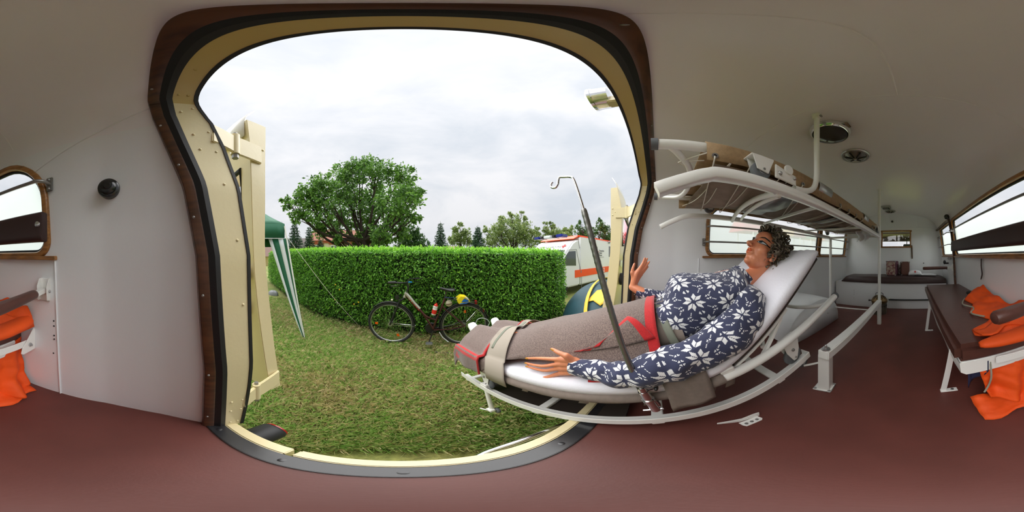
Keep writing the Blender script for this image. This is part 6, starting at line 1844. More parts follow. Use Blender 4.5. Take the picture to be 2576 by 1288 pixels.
# grey bag by the hedge
c = onz(688, 742, GROUND); mb = MB()
for q in range(3): mb.ball(c + Vector((.10 * q - .12, .05 * q, .06 + .02 * (q == 1))), .12, 10, (1.1, .8, .6))
mb2 = MB(); rows = []
for i in range(12):
    a = 2 * math.pi * i / 12
for i in range(8):
    ph = math.pi / 2 * i / 7; rows.append([c + Vector((.20 * math.cos(ph) ** .6 * math.cos(2 * math.pi * j / 16) * (1 + .15 * math.sin(3 * j)), .13 * math.cos(ph) ** .6 * math.sin(2 * math.pi * j / 16), .16 * math.sin(ph) + .01 * math.sin(j * 2.1))) for j in range(16)])
mb2.grid(rows, closed_u=True, cap=True); tag(mb2.build('grey_bag', mat('grey_plastic', srgb(140, 142, 146), .5), ang=70), 'crumpled grey plastic bag lying at the left foot of the hedge', 'bag')
# dark cable and red hose in the grass
q = [onz(px, py, GROUND + .015) for px, py in ((992, 868), (1010, 870), (1030, 875), (1060, 880), (1100, 886), (1130, 888), (1150, 890))]
tag(MB().tube(smooth_path(q, 4), .006, 6).build('black_cable', BLACKP), 'thin black cable lying in the grass below the bicycle', 'cable')
q = [onz(px, py, GROUND + .02) for px, py in ((1000, 848), (1022, 852), (1050, 855), (1085, 853), (1130, 852), (1165, 850), (1195, 846))]
tag(MB().tube(smooth_path(q, 4), .004, 6).build('red_line', mat('rust_red_cord', srgb(150, 62, 40), .7)), 'thin rust red cord in the grass behind the bicycle', 'cord')

# ================================================================== bicycle
BP0, BP1 = onz(987, 863, GROUND), onz(1166, 866, GROUND)
be = Vector((BP1.x - BP0.x, BP1.y - BP0.y, 0)).normalized(); bn = Vector((-be.y, be.x, 0))     # bn points away from the camera
def K(zx, zy, d=0.): return onpl(920 + zx / 6.441, 680 + zy / 6.441, BP0, bn) + bn * d
MAROON = mat('maroon_frame_paint', srgb(70, 26, 30), .3, .3, coat=.5); SILV = mat('silver_frame_paint', srgb(186, 184, 174), .3, .5, coat=.4); TYRE = mat('tyre_rubber', (.02, .02, .021), .7, bump=.3); RIMM = mat('alloy_rim', (.42, .42, .42), .35, .9); ORANGE_R = mat('orange_reflector', srgb(238, 96, 10), .3, coat=.3)
bk_ = thing('bicycle', 'dark red and silver city bicycle leaning against the hedge', 'bicycle', BP0)
hubF = K(405, 850); hubR = K(1600, 920)
RW = .345
hubF.z = GROUND + RW; hubR.z = GROUND + RW
hubF = hubF + bn * .0; 
BMX = Matrix((be, bn, Vector((0, 0, 1)))).transposed()
def circ(c, r, n=48, a0=0, a1=360): return [c + be * (r * math.cos(R(lerp(a0, a1, i / n)))) + Vector((0, 0, r * math.sin(R(lerp(a0, a1, i / n))))) for i in range(n + (0 if a1 - a0 == 360 else 1))]
for hub, nm, refl, hr_ in ((hubF, 'front', (185, 300), .034), (hubR, 'rear', (88, 290), .026)):
    w_ = MB().tube(circ(hub, RW - .019, 56), .019, 10, closed=True).build('wheel', TYRE, bk_, label='%s wheel' % nm)
    MB().tube(circ(hub, RW - .042, 56), .010, 8, closed=True, flat=(1, 1.2)).build('rim', RIMM, w_)
    sp = MB()
    for i in range(36):
        a = 2 * math.pi * i / 36; b = a + (.35 if i % 2 else -.35); sd = .028 if (i // 2) % 2 else -.028
        sp.tube([hub + (be * math.cos(b) + Vector((0, 0, math.sin(b)))) * hr_ * .8 + bn * sd, hub + (be * math.cos(a) + Vector((0, 0, math.sin(a)))) * (RW - .05)], .0012, 4, cap=False)
    sp.build('spoke', CHROME, w_)
    MB().tube([hub - bn * .035, hub + bn * .035], hr_, 18).build('hub', RIMM, w_)
    for a in refl:
        c = hub + (be * math.cos(R(a)) + Vector((0, 0, math.sin(R(a))))) * (RW * .62); x = be * math.cos(R(a)) + Vector((0, 0, math.sin(R(a))))
        MB().box(c, (.045, .014, .034), Matrix((x, bn, x.cross(bn))).transposed()).build('reflector', ORANGE_R, w_, bevel=.004)
    fa = (8, 140) if nm == 'front' else (10, 190)
    mg = circ(hub, RW + .014, 26, *fa); rows = []
    for p in mg:
        d = (p - hub).normalized(); rows.append([p + bn * -.026 - d * .008, p + bn * -.018, p, p + bn * .018, p + bn * .026 - d * .008])
    MB().grid(rows).build('mudguard', BLACKP, bk_, ang=60, solid=.002)
    e_ = hub + be * ((RW + .01) * math.cos(R(8))) + Vector((0, 0, (RW + .01) * math.sin(R(-2))))
    if nm == 'rear': e_ = K(1850, 605)
    for sd in (-.028, .028): MB().tube([hub + bn * sd, e_ + bn * sd], .003, 6).build('mudguard_stay', CHROME, bk_)
# frame
fr_ = MB().tube(smooth_path([K(650, 395), K(760, 520), K(900, 670), K(965, 738), K(1050, 775), K(1140, 805)], 4), [.024] * 8 + [.020] * 6 + [.015] * 7, 12).build('main_tube', MAROON, bk_)
MB().tube(smooth_path([K(640, 372), K(690, 420), K(775, 520), K(870, 622)], 4), [.0275] * 8 + [.024] * 5, 12).build('silver_panel', SILV, bk_)
dc = MB()
for i in range(5): dc.tube([K(720 + i * 32, 470 + i * 37, -.026), K(738 + i * 32, 492 + i * 37, -.026)], .005, 6)
dc.build('frame_decal', RED if False else mat('red_decal', srgb(170, 34, 40), .4), bk_, kind='stuff')
MB().tube([K(955, 740), K(1030, 850), K(1090, 945)], .017, 12).build('down_tube', MAROON, bk_)
MB().tube(smooth_path([K(1090, 955), K(1130, 840), K(1165, 750), K(1215, 640), K(1250, 545), K(1283, 455)], 3), .0155, 12).build('seat_tube', MAROON, bk_)
for sd in (-.03, .03):
    MB().tube([K(1105, 960, sd * .6), K(1330, 945, sd), hubR + bn * sd * 1.3], .009, 8).build('chain_stay', MAROON, bk_)
    MB().tube([K(1243, 585, sd * .5), K(1420, 740, sd), hubR + bn * sd * 1.3], .008, 8).build('seat_stay', MAROON, bk_)
    MB().tube(smooth_path([K(545, 500, sd * 1.2), K(520, 575, sd * 1.4), K(480, 670, sd * 1.4), K(440, 770, sd * 1.4), hubF + bn * sd * 1.4], 3), .012, 8).build('fork_blade', BLACKP, bk_)
MB().tube([K(660, 355), K(628, 440)], .021, 14).build('head_tube', SILV, bk_)
MB().tube([K(625, 450), K(565, 495)], .016, 10).tube([K(555, 490, -.045), K(555, 490, .045)], .016, 10).build('fork_crown', BLACKP, bk_)
MB().tube(smooth_path([K(668, 345), K(688, 290), K(683, 240), K(668, 195)], 4), .015, 12).build('stem', BLACKP, bk_)
hbm = K(668, 195); MB().tube(smooth_path([hbm - be * .13 - bn * .27 + Vector((0, 0, .035)), hbm - be * .03 - bn * .21 + Vector((0, 0, .025)), hbm - bn * .05, hbm, hbm + bn * .05, hbm + be * .02 + bn * .21 + Vector((0, 0, .02)), hbm + be * .12 + bn * .26 + Vector((0, 0, .02))], 5), .011, 10).build('handlebar', BLACKP, bk_)
for s_, p in ((-1, hbm - be * .10 - bn * .26 + Vector((0, 0, .035))), (1, hbm + be * .10 + bn * .25 + Vector((0, 0, .02)))):
    MB().tube([p, p + be * .09 * (1 if s_ > 0 else -1) + bn * .03 * s_], [.017, .015], 10).build('grip', BLACKP, bk_)
    MB().tube([p - be * .05 * s_, p - be * .03 * s_ + Vector((0, 0, -.04)), p + be * .06 * s_ + Vector((0, 0, -.05))], .006, 6).build('brake_lever', BLACKP, bk_)
pb_ = hbm + be * .06 - bn * .1 + Vector((0, 0, .02)); MB().box(pb_, (.05, .03, .012), BMX).build('blue_tab', mat('blue_plastic', srgb(20, 130, 190), .4), bk_, bevel=.003)
# brake cables
MB().tube(smooth_path([K(520, 185, -.1), K(535, 290, -.06), K(575, 400, -.03), K(600, 470)], 4), .003, 6).build('brake_cable', BLACKP, bk_)
# saddle and post
MB().tube([K(1280, 470), K(1305, 345)], .0125, 12).build('seat_post', BLACKM, bk_)
rows = []; sa, sb = K(1202, 285), K(1448, 310); dn = (sb - sa)
for i in range(15):
    u = i / 14; w2 = interp(u, [0, .1, .4, .7, .9, 1], [.012, .022, .034, .075, .082, .05]); hh = interp(u, [0, .1, .5, .85, 1], [.018, .03, .034, .042, .02]); c = sa + dn * u + Vector((0, 0, -.012 * math.sin(math.pi * u)))
    rows.append([c + bn * (w2 * math.cos(a)) + Vector((0, 0, hh * (.55 * math.sin(a) if math.sin(a) > 0 else .85 * math.sin(a)))) for a in [2 * math.pi * k / 14 for k in range(14)]])
MB().grid(rows, closed_u=True, cap=True).build('saddle', BLACKP, bk_, ang=70)
# cranks, chain guard, pedals
MB().lathe([(.085, -.012), (.092, 0), (.085, .012)], 28, K(1065, 950, .03), BMX @ Matrix.Rotation(R(90), 3, 'X')).build('chain_wheel_guard', BLACKP, bk_)
MB().tube([K(1090, 950, .02), K(1380, 905, .03), hubR + bn * .04 + Vector((0, 0, .05)), hubR + bn * .04 + Vector((0, 0, -.05)), K(1380, 990, .03)], .012, 6).build('chain_guard', BLACKP, bk_)
for p0, p1, sd in ((K(1088, 965, -.05), K(1030, 1130, -.055), -1), (K(1088, 965, .05), K(1150, 810, .055), 1)):
    MB().tube([p0, p1], .009, 8).build('crank', BLACKM, bk_)
    MB().box(p1 + bn * .05 * sd, (.09, .075, .022), BMX).build('pedal', GALV if sd < 0 else BLACKP, bk_, bevel=.005)
MB().tube([K(1190, 990, -.02), K(1240, 1060, -.05), K(1330, 1110, -.10)], .008, 8).build('kickstand', GALV, bk_)
# lamps
hl = K(512, 440); MB().box(hl, (.055, .05, .07), BMX).build('headlamp', BLACKP, bk_, bevel=.012)
MB().ball(K(425, 480), .016, 10).build('lamp_front_glass', mat('pale_lamp_plastic', srgb(226, 222, 196), .3), bk_)
MB().box(K(1785, 515), (.03, .06, .055), BMX).build('rear_lamp', mat('red_lamp_plastic', srgb(150, 20, 26), .3), bk_, bevel=.008)
MB().box(K(1905, 650), (.02, .04, .05), BMX).build('rear_reflector', mat('red_lamp_plastic', (.2, .01, .01), .3), bk_, bevel=.006)
# luggage rack
for sd in (-.06, .06): MB().tube([K(1290, 440, sd * .4), K(1420, 462, sd), K(1700, 490, sd), K(1790, 498, sd)], .005, 8).build('rack_tube', BLACKP, bk_)
for zx in (1430, 1560, 1690): MB().tube([K(zx, 470, -.06), K(zx, 470, .06)], .004, 6).build('rack_cross', BLACKP, bk_)
MB().tube([K(1620, 485, -.06), K(1610, 915, -.045)], .004, 6).build('rack_stay', BLACKP, bk_)
MB().tube([K(1280, 432, -.02), K(1400, 436, -.03), K(1510, 440, -.04)], .005, 6).tube([K(1280, 432, .0), K(1360, 462, -.03), K(1470, 470, -.06)], .005, 6).build('elastic_strap', mat('blue_elastic', srgb(40, 60, 110), .6), bk_)
# lock cable loop at the rear
MB().tube(smooth_path([K(1770, 830, -.05), K(1800, 775, -.05), K(1870, 755, -.05), K(1950, 780, -.05), K(1985, 830, -.05), K(1960, 885, -.05)], 5), .005, 8).build('cable_lock', mat('clear_cable', srgb(200, 208, 210), .3), bk_)
# bottle (own thing in its cage) and small bag, bag on the rack
def framed(a, b): 
    x = (b - a).normalized(); y = bn; return Matrix((y.cross(x), y, x)).transposed()
BT0, BT1 = K(1098, 715, -.01), K(1146, 530, -.01); LB = (BT1 - BT0).length; Mb = framed(BT0, BT1)
bt = thing('water_bottle', 'white and red sports bottle in the bicycle frame', 'bottle', BT0)
bb = MB().lathe([(.030, 0), (.033, .006), (.033, LB * .55), (.030, LB * .6), (.033, LB * .65), (.032, LB * .74), (.024, LB * .78)], 20, BT0, Mb).build('bottle_body', mat('milky_plastic', srgb(222, 218, 214), .4), bt)
MB().lathe([(.0336, LB * .12), (.0336, LB * .46)], 20, BT0, Mb).build('red_label', mat('bottle_red', srgb(214, 40, 30), .4), bb)
MB().lathe([(.027, LB * .75), (.027, LB * .86), (.012, LB * .92), (.012, LB * 1.0), (.001, LB * 1.01)], 18, BT0, Mb).build('bottle_cap', mat('bottle_red', srgb(214, 40, 30), .4), bt)
MB().tube([BT0 + bn * .03, BT0 + bn * .036 + (BT1 - BT0) * .5], .004, 6).build('bottle_cage', GALV, bk_)
sbg = thing('saddle_bag', 'small beige pouch hanging behind the bicycle seat tube', 'pouch', K(1345, 580))
MB().ball(K(1347, 535), .05, 12, (.95, .6, 1.0), BMX).build('pouch_body', mat('beige_cloth', srgb(196, 188, 164), .8, bump=.3), sbg)
MB().tube([K(1300, 545, -.02), K(1340, 540, -.035), K(1390, 530, -.02)], .006, 6).build('pouch_strap', mat('brown_strap', srgb(90, 66, 50), .7), sbg)
rb = thing('rack_bag', 'yellow and blue bag strapped on the bicycle luggage rack', 'bag', K(1570, 520))
def rbp(zx, zy, d): return K(zx, zy, d)
out = [(1462, 455), (1530, 402), (1610, 410), (1660, 450), (1676, 490), (1620, 520), (1510, 534), (1480, 500)]
YEL = mat('yellow_nylon', srgb(236, 214, 30), .5); BLU = mat('blue_nylon', srgb(22, 104, 196), .5)
def bagpart(poly, name, m_, d0, d1, parent):
    a = [rbp(x, y, d0) for x, y in poly]; return MB().prism(a, bn * (d1 - d0)).build(name, m_, parent, bevel=.006)
b0 = bagpart(out, 'bag_body', YEL, -.07, .07, rb)
bagpart([(1532, 498), (1585, 430), (1600, 442), (1668, 478), (1620, 492)], 'blue_panel', BLU, -.078, -.066, b0); bagpart([(1505, 530), (1520, 512), (1640, 496), (1668, 492), (1620, 516)], 'blue_stripe', BLU, -.078, -.066, b0); bagpart([(1580, 408), (1625, 412), (1660, 455), (1640, 462)], 'white_panel', CLOTHW, -.077, -.066, b0)

# ================================================================== dome tent
TEAL = mat('teal_tent_cloth', srgb(34, 70, 80), .6, bump=.2, bscale=30, var=.2, vscale=5); TYEL = mat('yellow_tent_cloth', srgb(228, 184, 60), .6, bump=.2)
tc_ = onz(1560, 800, GROUND); tc_ = Vector((3.55, .95, GROUND)); tw, td2, thh = 1.35, 1.05, .80
tn = thing('dome_tent', 'dark teal dome tent with yellow seams beside the ambulance', 'tent', tc_)
rows = []
for i in range(15):
    ph = math.pi / 2 * i / 14; rows.append([tc_ + Vector((tw * math.cos(ph) ** .8 * math.cos(a), td2 * math.cos(ph) ** .8 * math.sin(a), thh * math.sin(ph))) + Vector((0, 0, .015 * math.sin(a * 6 + i))) for a in [2 * math.pi * j / 40 for j in range(40)]])
MB().grid(rows, closed_u=True).build('tent_skin', TEAL, tn, ang=60)
q = []
for i in range(25):
    ph = math.pi * i / 24; q.append(tc_ + Vector((-tw * math.cos(ph) * 1.0 * abs(math.cos(ph)) ** -.2 if abs(math.cos(ph)) > .05 else 0, td2 * .15 * math.sin(ph), thh * math.sin(ph) + .02)))
q = [tc_ + Vector((1.02 * tw * math.cos(R(180 - 180 * i / 24)) , .30 * math.sin(R(180 * i / 24)), 1.05 * thh * math.sin(R(180 * i / 24)) ** .8)) for i in range(25)]
MB().tube(q, .035, 6, flat=(.35, 1)).build('yellow_seam', TYEL, tn)
# ground sheet wing spreading to the hedge
rows = [[Vector((lerp(2.45, 3.2, i / 6) - .12 * j / 4, lerp(1.45, .85, j / 4), GROUND + .02 + .42 * (i / 6) ** 1.5 * math.sin(math.pi * (.25 + .6 * j / 4)))) for j in range(5)] for i in range(7)]
MB().grid(rows).build('tent_porch', TEAL, tn, ang=60, solid=.004)
yc = thing('yellow_cloth', 'yellow cloth drying on the teal tent', 'cloth', tc_ + Vector((-.9, -.4, .4)))
def tsurf(px, py, l=.02):
    d = ray(px, py); best = None
    for k in np.linspace(1.5, 6, 700):
        p = CAM + d * k; v = p - tc_
        if (abs(v.x) / tw) ** 2 + (abs(v.y) / td2) ** 2 < 1:
            rr = math.sqrt((v.x / tw) ** 2 + (v.y / td2) ** 2); zt = thh * math.sin(math.acos(min(1, rr ** 1.25)))
            if v.z <= zt: return p - d * l * 2
    return CAM + d * 3.0
quad = [(1474, 759), (1502, 730), (1528, 726), (1532, 752), (1510, 769), (1492, 756)]
cx_ = sum(p[0] for p in quad) / 6; cy_ = sum(p[1] for p in quad) / 6
vs = [tsurf(cx_, cy_)]; fs = []
for r_ in (.33, .66, 1.0):
    for i in range(6):
        a, b = quad[i], quad[(i + 1) % 6]
        for u in (0, .5): vs.append(tsurf(lerp(cx_, lerp(a[0], b[0], u), r_), lerp(cy_, lerp(a[1], b[1], u), r_)))
for i in range(12): fs.append((0, 1 + i, 1 + (i + 1) % 12))
for r_ in (0, 1):
    for i in range(12): fs.append((1 + r_ * 12 + i, 1 + (r_ + 1) * 12 + i, 1 + (r_ + 1) * 12 + (i + 1) % 12, 1 + r_ * 12 + (i + 1) % 12))
MB().add(vs, fs).build('cloth_sheet', TYEL, yc, ang=80, solid=.006)

# ================================================================== modern ambulance
AQ = onr(1458, 640, 6.0); ad = Vector((.987, -.157, 0)).normalized(); an = Vector((.157, .987, 0)).normalized()      # ad: towards its rear, an: away from us
def A(px, py, d=0.): return onpl(px, py, AQ, an) + an * d
AW = 1.95
AWH = mat('ambulance_white', srgb(236, 237, 238), .25, coat=.5); AOR = mat('day_glow_orange', srgb(252, 84, 24), .4); AGL = mat('tinted_window', (.05, .065, .07), .06, coat=.6); ABL = mat('blue_light_dome', srgb(44, 54, 150), .15, coat=.6); AGR = mat('grey_trim', (.22, .22, .22), .5)
am = thing('ambulance', 'modern white ambulance with orange stripes parked behind the hedge', 'ambulance', AQ * Vector((1, 1, 0)).length * 0 + Vector((AQ.x, AQ.y, GROUND)) if False else Vector((AQ.x, AQ.y, GROUND)))
nose = A(1364, 700).x; 
def prof_prism(pts, d0, d1, name, m_, parent, bevel=.02):
    a = [A(px, py, d0) for px, py in pts]; return MB().prism(a, an * (d1 - d0)).build(name, m_, parent, bevel=bevel)
zb = GROUND + .28
def gnd(px, z, d=0.):
    p = A(px, 640, d); return Vector((p.x, p.y, z))
# cab: side outline from the bonnet to the B pillar
cabo = [A(1459, 603.5), A(1449, 604), A(1441, 610), A(1429, 628), A(1414, 651)] + [gnd(1398, .50), gnd(1380, .34), gnd(1368, .10), gnd(1366, zb), gnd(1459, zb)]
MB().prism(cabo, an * AW).build('cab', AWH, am, bevel=.05, segs=3)
rear = 4.3
ro = A(1459, 594); B0 = gnd(1459, zb); top = ro.z
MB().box((B0 + ad * rear / 2 + an * AW / 2) + Vector((0, 0, (top - zb) / 2)), (rear, AW, top - zb), Matrix((ad, an, Vector((0, 0, 1)))).transposed()).build('rear_body', AWH, am, bevel=.05, segs=3)
AM = Matrix((ad, an, Vector((0, 0, 1)))).transposed()
# orange roof edge
rf = B0 + Vector((0, 0, top - zb))
MB().box(rf + ad * (rear / 2) + an * (AW / 2) + Vector((0, 0, .005)), (rear + .02, AW - .06, .07), AM).build('orange_roof_edge', AOR, am, bevel=.02)
MB().prism([A(1446, 600, .06), A(1459, 592, .06), A(1459, 596, .06), A(1446, 601.5, .06)], an * (AW - .12)).build('orange_roof_front', AOR, am, bevel=.01)
# light bar
l0, l1 = A(1386, 606, .25), A(1444, 599, .10)
cdir = (A(1445, 600, .08) - A(1386, 608, .4)); 
lb0 = A(1440, 603, .10) + Vector((0, 0, .02)); 
base_l = lb0 - ad * .25
for k, (m_, w2) in enumerate(((ABL, .42), (BLACKP, .14), (GWHITE, .5), (BLACKP, .14), (ABL, .42))):
    off2 = [0, .28, .60, .92, 1.20][k]
    MB().box(base_l - ad * .06 + an * (.12 + off2) + Vector((0, 0, .10)), (.30, w2 if w2 < .2 else w2 * .72, .10), AM).build('light_dome' if m_ is ABL else 'light_bar_section', m_, am, bevel=.02)
# windscreen, side window, door lines
wA, wB = A(1428.2, 629.5), A(1415, 650); wn_v = (wA - wB).cross(an).normalized(); wn_v = wn_v if wn_v.x < 0 else -wn_v
MB().prism([wA + an * .12, wB + an * .10, wB + an * (AW - .10), wA + an * (AW - .12)], wn_v * .02).build('windscreen', AGL, am)
MB().prism([A(1417, 655, -.006), A(1424, 643, -.006), A(1431, 632.5, -.006), A(1448, 631.5, -.006), A(1449, 668, -.006), A(1418, 668, -.006)], an * .03).build('side_window', AGL, am)
MB().tube([A(1414, 652, -.004), A(1429, 629, -.004), A(1450, 627.5, -.004), A(1456, 660, -.004), A(1463, 690, -.004), A(1463, 735, -.004)], .008, 6).build('door_line', AGR, am)
MB().tube([A(1455, 606, -.004), A(1458, 625, -.004)], .010, 6).build('body_seam', AGR, am)
wn2 = MB().prism([A(1531.5, 620, -.006), A(1545, 620, -.006), A(1545, 646, -.006), A(1531.5, 646, -.006)], an * .012).build('rear_side_window', AGL, am)
# orange stripe following the side
def stripe(px0, px1, pya0, pyb0, pya1, pyb1, name, m_, d=-.008):
    return MB().prism([A(px0, pya0, d), A(px1, pya1, d), A(px1, pyb1, d), A(px0, pyb0, d)], an * .008).build(name, m_, am)
za, zb_ = A(1500, 673.5).z, A(1500, 689).z
s0 = gnd(1440, 0, -.008); 
for nm, p0, L_s in (('orange_stripe', gnd(1446, 0, -.009), 4.6),):
    MB().box(p0 + ad * (L_s / 2) + Vector((0, 0, (za + zb_) / 2)), (L_s, .012, za - zb_), AM).build(nm, AOR, am)
MB().box(A(1461, 683, -.012), (.05, .02, .10), AM).build('door_handle', AGR, am, bevel=.006)
# wheels
for k in (.9, 4.6):
    c = gnd(1459, GROUND + .33, .12) + ad * (k - 1.9 if k < 1 else k - 1.4)
    w_ = MB().lathe([(.2, -.11), (.31, -.11), (.33, -.08), (.33, .08), (.31, .11), (.2, .11)], 30, c, AM @ Matrix.Rotation(R(90), 3, 'X')).build('wheel', TYRE, am); MB().lathe([(.001, -.10), (.2, -.10), (.21, 0), (.2, .1), (.001, .1)], 24, c, AM @ Matrix.Rotation(R(90), 3, 'X')).build('rim', RIMM, w_)
# lettering and crosses
def lettering(txt, p, xdir, ydir, size, name, m_, parent, align='LEFT', bold=0.):
    cu = bpy.data.curves.new(name, 'FONT'); cu.body = txt; cu.size = size; cu.align_x = align; cu.extrude = .002; cu.offset = bold; cu.resolution_u = 3
    to = bpy.data.objects.new(name, cu); col.objects.link(to)
    dg_ = bpy.context.evaluated_depsgraph_get(); me_ = bpy.data.meshes.new_from_object(to.evaluated_get(dg_)); col.objects.unlink(to); bpy.data.objects.remove(to)
    me_.materials.clear(); me_.materials.append(m_); o = bpy.data.objects.new(name, me_); col.objects.link(o)
    x = Vector(xdir).normalized(); y = Vector(ydir).normalized(); z = x.cross(y)
    Mw = Matrix((x, y, z)).transposed().to_4x4(); Mw.translation = Vector(p)
    me_.transform(Mw); adopt(o, parent); o['kind'] = 'stuff'; return o
LBLK = mat('lettering_grey', srgb(58, 58, 62), .5); UPV = Vector((0, 0, 1))
hgt_ = lambda py0, py1, px=1515: A(px, py0).z - A(px, py1).z
cr = A(1501.5, 634, -.012); cs = hgt_(627, 641)
MB().box(cr, (cs, .01, cs / 3.2), AM).box(cr, (cs / 3.2, .011, cs), AM).build('red_cross', RED, am)
lh = hgt_(628.5, 634)
for i, w2 in enumerate(('Deutsches', 'Rotes', 'Kreuz')):
    lettering(w2, A(1507, 632.5 + i * 5.6, -.011), ad, UPV, lh * 1.08, 'lettering', LBLK, am)
MB().box(A(1514, 646.5, -.010), (.36, .004, .02), AM).build('small_print_line', mat('lettering_faint', srgb(150, 150, 154), .5), am)
lettering('112', A(1510.5, 684.5, -.016), ad, UPV, hgt_(673.5, 684.5) * 1.28, 'lettering', GWHITE, am, bold=.006)
# front panel lettering on the sloping fascia above the windscreen
fA, fB = A(1441.5, 611), A(1430, 627); fu = (fA - fB).normalized(); fd = -an; fn = fd.cross(fu).normalized(); fn = fn if fn.x < 0 else -fn
fo = (fA + fB) / 2 + fn * .012
lettering('Deutsches Rotes Kreuz', fo + an * 1.72 - fu * .05, fd, fu, .135, 'lettering', mat('lettering_pale', srgb(120, 122, 128), .5), am)
cf = fo + an * .30; MM = Matrix((fd, fu, fd.cross(fu))).transposed(); cs2 = .19; MB().box(cf, (cs2, cs2 / 3, .01), MM).box(cf, (cs2 / 3, cs2, .011), MM).build('red_cross', RED, am)
# round side lamps on the roof edge
for px in (1489, 1531):
    MB().ball(A(px, 594 + (px - 1459) * .19 + 2, -.03), .06, 10).build('flood_lamp', AGR, am)

# ================================================================== banner seen through the right door window, coloured stalls by the side window
bn2 = thing('red_banner', 'white and pink banner with red marks behind the right door window', 'banner', onr(1576, 640, 3.2) * 1.0)
def Bn(px, py, d=0.): p = onr(px, py, 3.2 - d); return p
MB().add([Bn(1560, 540), Bn(1600, 540), Bn(1600, 646), Bn(1560, 646)], [(0, 1, 2, 3)]).build('banner_sheet', mat('white_banner', srgb(232, 226, 228), .7), bn2, solid=.01)
MB().add([Bn(1569, 556, .03), Bn(1578, 556, .03), Bn(1580, 630, .03), Bn(1570, 630, .03)], [(0, 1, 2, 3)]).build('pink_stripe', mat('pink_banner', srgb(232, 176, 186), .7), bn2, solid=.01)
mb = MB(); rr_ = random.Random(5)
for i in range(26): mb.box(Bn(1567 + rr_.random() * 12, 586 + rr_.random() * 26, .06), (.03, .01, .035), Matrix.Rotation(rr_.random() * 3, 3, 'Y'))
mb.build('red_mark', RED, bn2, kind='stuff')
MB().tube([Bn(1560, 530), Bn(1560, 750)], .02, 8).tube([Bn(1600, 530), Bn(1600, 750)], .02, 8).build('banner_pole', WMETAL, bn2)
cols_ = [srgb(196, 90, 96), srgb(90, 130, 96), srgb(206, 150, 70), srgb(150, 70, 90), srgb(110, 140, 120), srgb(214, 120, 80), srgb(120, 90, 110)]
for i in range(7):
    y_ = -4.0 - i * 1.06; c = Vector((6.5, y_, GROUND))
    t = thing('market_stall', ['rose', 'green', 'amber', 'plum', 'sage', 'coral', 'mauve'][i] + ' coloured stall awning outside the stretcher side windows', 'stall', c, 'coloured stalls outside the windows')
    mm = mat('stall_%d' % i, cols_[i], .7)
    MB().prism([c + Vector((-.6, -.5, 2.45)), c + Vector((-.6, -.5, 2.85)), c + Vector((.2, -.5, 3.1)), c + Vector((.9, -.5, 2.55))], (0, 1.0, 0)).build('awning', mm, t)
    for dx in (-.55, .85): MB().tube([c + Vector((dx, 0, 0)), c + Vector((dx, 0, 2.55))], .025, 6).build('stall_pole', WMETAL, t)
# ================================================================== orange rescue jackets
ORA = mat('orange_jacket_cloth', srgb(240, 84, 8), .7, bump=.25, bscale=300, var=.12, vscale=8)
NAVYL = mat('navy_lining', srgb(28, 34, 66), .7); ZIP = mat('grey_zip_tape', srgb(150, 146, 130), .6)
def heap(name, parent, cells, nx, ny, x0, x1, y0, y1, zbase, hfun, m_=ORA, clip=None, seed=0):
    rows = []
    for i in range(ny + 1):
        y = lerp(y0, y1, i / ny); rows.append([Vector((*clip(lerp(x0, x1, j / nx), y), 0)) if False else Vector((lerp(x0, x1, j / nx), y, zbase + hfun(lerp(x0, x1, j / nx), y, j / nx, i / ny))) for j in range(nx + 1)])
    return MB().grid(rows).build(name, m_, parent, ang=80, solid=.005)
jk = thing('orange_jacket', 'orange rescue jacket crumpled on the brown bench seat', 'jacket', (-.42, -.8, szt))
def edge_l(v): return interp(v, [0, .15, .3, .5, .68, .76, .84, .92, 1], [-.46, -.36, -.38, -.30, -.36, -.235, -.225, -.33, -.44])
rows = []
ny, nx_ = 60, 30
for i in range(ny + 1):
    v = i / ny; y = lerp(-1.22, -.435, v); xl = edge_l(v); xr = wallx(-1, .5, y) + .02; row = []
    for j in range(nx_ + 1):
        u = j / nx_; x = lerp(xl, xr, u); edge = min(1, u / .16, v / .06, (1 - v) / .05); edge = max(edge, 0) ** .6
        h = (.062 + .030 * math.sin(v * 7.5 + 1.2) + .024 * fbm((x * 2, y * 1.3, 0), 5.5) + .020 * abs(math.sin(x * 26 + y * 15 + 2 * fbm((x, y, 1), 4)))) * (.25 + .75 * u) * (.45 if .70 < v < .88 and u < .5 else 1)
        row.append(Vector((x, y, szt + .003 + max(h, .006) * edge)))
    rows.append(row)
MB().grid(rows).build('jacket_body', ORA, jk, ang=80, solid=.004)
# rolled sleeve at the rear end with a dark opening
q = smooth_path([(-.20, -.46, szt + .020), (-.32, -.452, szt + .026), (-.44, -.455, szt + .030), (-.53, -.47, szt + .034)], 6)
MB().tube(q, [.012, .018, .022, .026, .028, .030, .032, .034, .036, .037, .038, .038, .039, .040, .040, .040, .040, .038, .03], 14, flat=(.75, 1.1)).build('sleeve', ORA, jk, ang=80)
MB().tube(smooth_path([(-.36, -.432, szt + .036), (-.43, -.428, szt + .038), (-.49, -.436, szt + .036)], 5), [.004, .008, .010, .011, .011, .010, .009, .008, .006, .005, .003], 8).build('cuff_opening', BLACKP, jk)
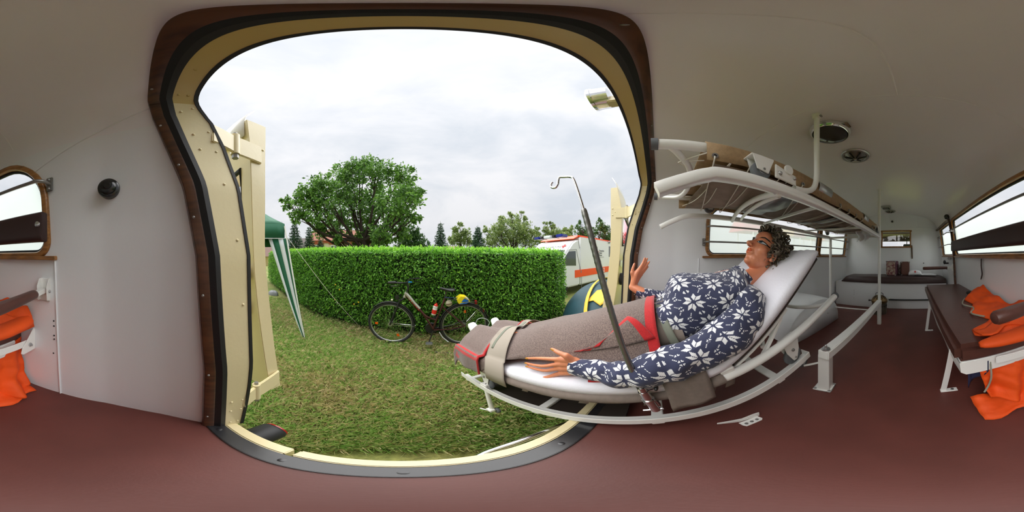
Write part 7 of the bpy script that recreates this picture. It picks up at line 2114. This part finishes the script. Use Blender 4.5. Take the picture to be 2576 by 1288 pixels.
# collar flap towards the aisle and the zip
rows = [[Vector((lerp(-.23, -.46, j / 10), lerp(-.60, -.50, i / 6) + .02 * math.sin(j), szt + .012 + .014 * math.sin(math.pi * j / 10) + .004 * i)) for j in range(11)] for i in range(7)]
MB().grid(rows).build('front_flap', ORA, jk, ang=80, solid=.005)
MB().tube(smooth_path([(-.37, -1.12, szt + .012), (-.31, -.98, szt + .012), (-.345, -.88, szt + .014), (-.30, -.80, szt + .012), (-.34, -.72, szt + .014)], 5), .005, 6).build('zip', ZIP, jk)
MB().ball((-.44, -1.20, szt + .03), .03, 10, (1, 1.4, .6)).build('inner_cuff', BLACKP, jk)
# second jacket hanging under the near bench end
j2 = thing('orange_jacket', 'orange rescue jacket hanging down to the floor under the bench end', 'jacket', (-.42, -.55, 0))
rows = []
for i in range(27):
    v = i / 26; row = []
    for j in range(33):
        u = j / 32; x = lerp(-.215 - .10 * v ** 2 * 0 - .05 * v, -.565 + .0 * v, u); fold = .030 * math.sin(u * 17 + v * 3) * (.3 + v) + .02 * fbm((x * 2, v, 3), 5)
        y = lerp(-.525, -.505 + .05 * math.sin(math.pi * u) - .04 * (1 - u), v) + fold * .6; z = lerp(szb - .012, .014 + .075 * (1 - u) ** 3 + .03 * max(0, u - .75), v ** .9)
        y += .07 * max(0, v - .75) * 4 * (.5 + .5 * math.sin(u * 9 + 1)) * .6 
        row.append(Vector((x, y, z)))
    rows.append(row)
MB().grid(rows).build('jacket_body', ORA, j2, ang=80, solid=.005)
rows = [[Vector((lerp(-.19, -.27, j / 6), -.53 - .02 * math.sin(j), lerp(szb - .02, .17 + .02 * j, i / 8) )) for j in range(7)] for i in range(9)]
MB().grid(rows).build('navy_lining', NAVYL, j2, ang=80, solid=.003)
MB().tube(smooth_path([(-.265, -.515, szb - .03), (-.262, -.50, .25), (-.255, -.505, .19), (-.235, -.50, .15)], 5), .004, 6).build('zip', ZIP, j2)
rows = [[Vector((lerp(-.205, -.55, j / 14), lerp(-.56, -.43, i / 8) + .012 * math.sin(j * .9), .012 + .05 * (1 - i / 8) ** 1.3 * (1 + .3 * math.sin(j * 1.1)) + .006 * math.sin(i * 2 + j))) for j in range(15)] for i in range(9)]
MB().grid(rows).build('hem_on_floor', ORA, j2, ang=80, solid=.005)
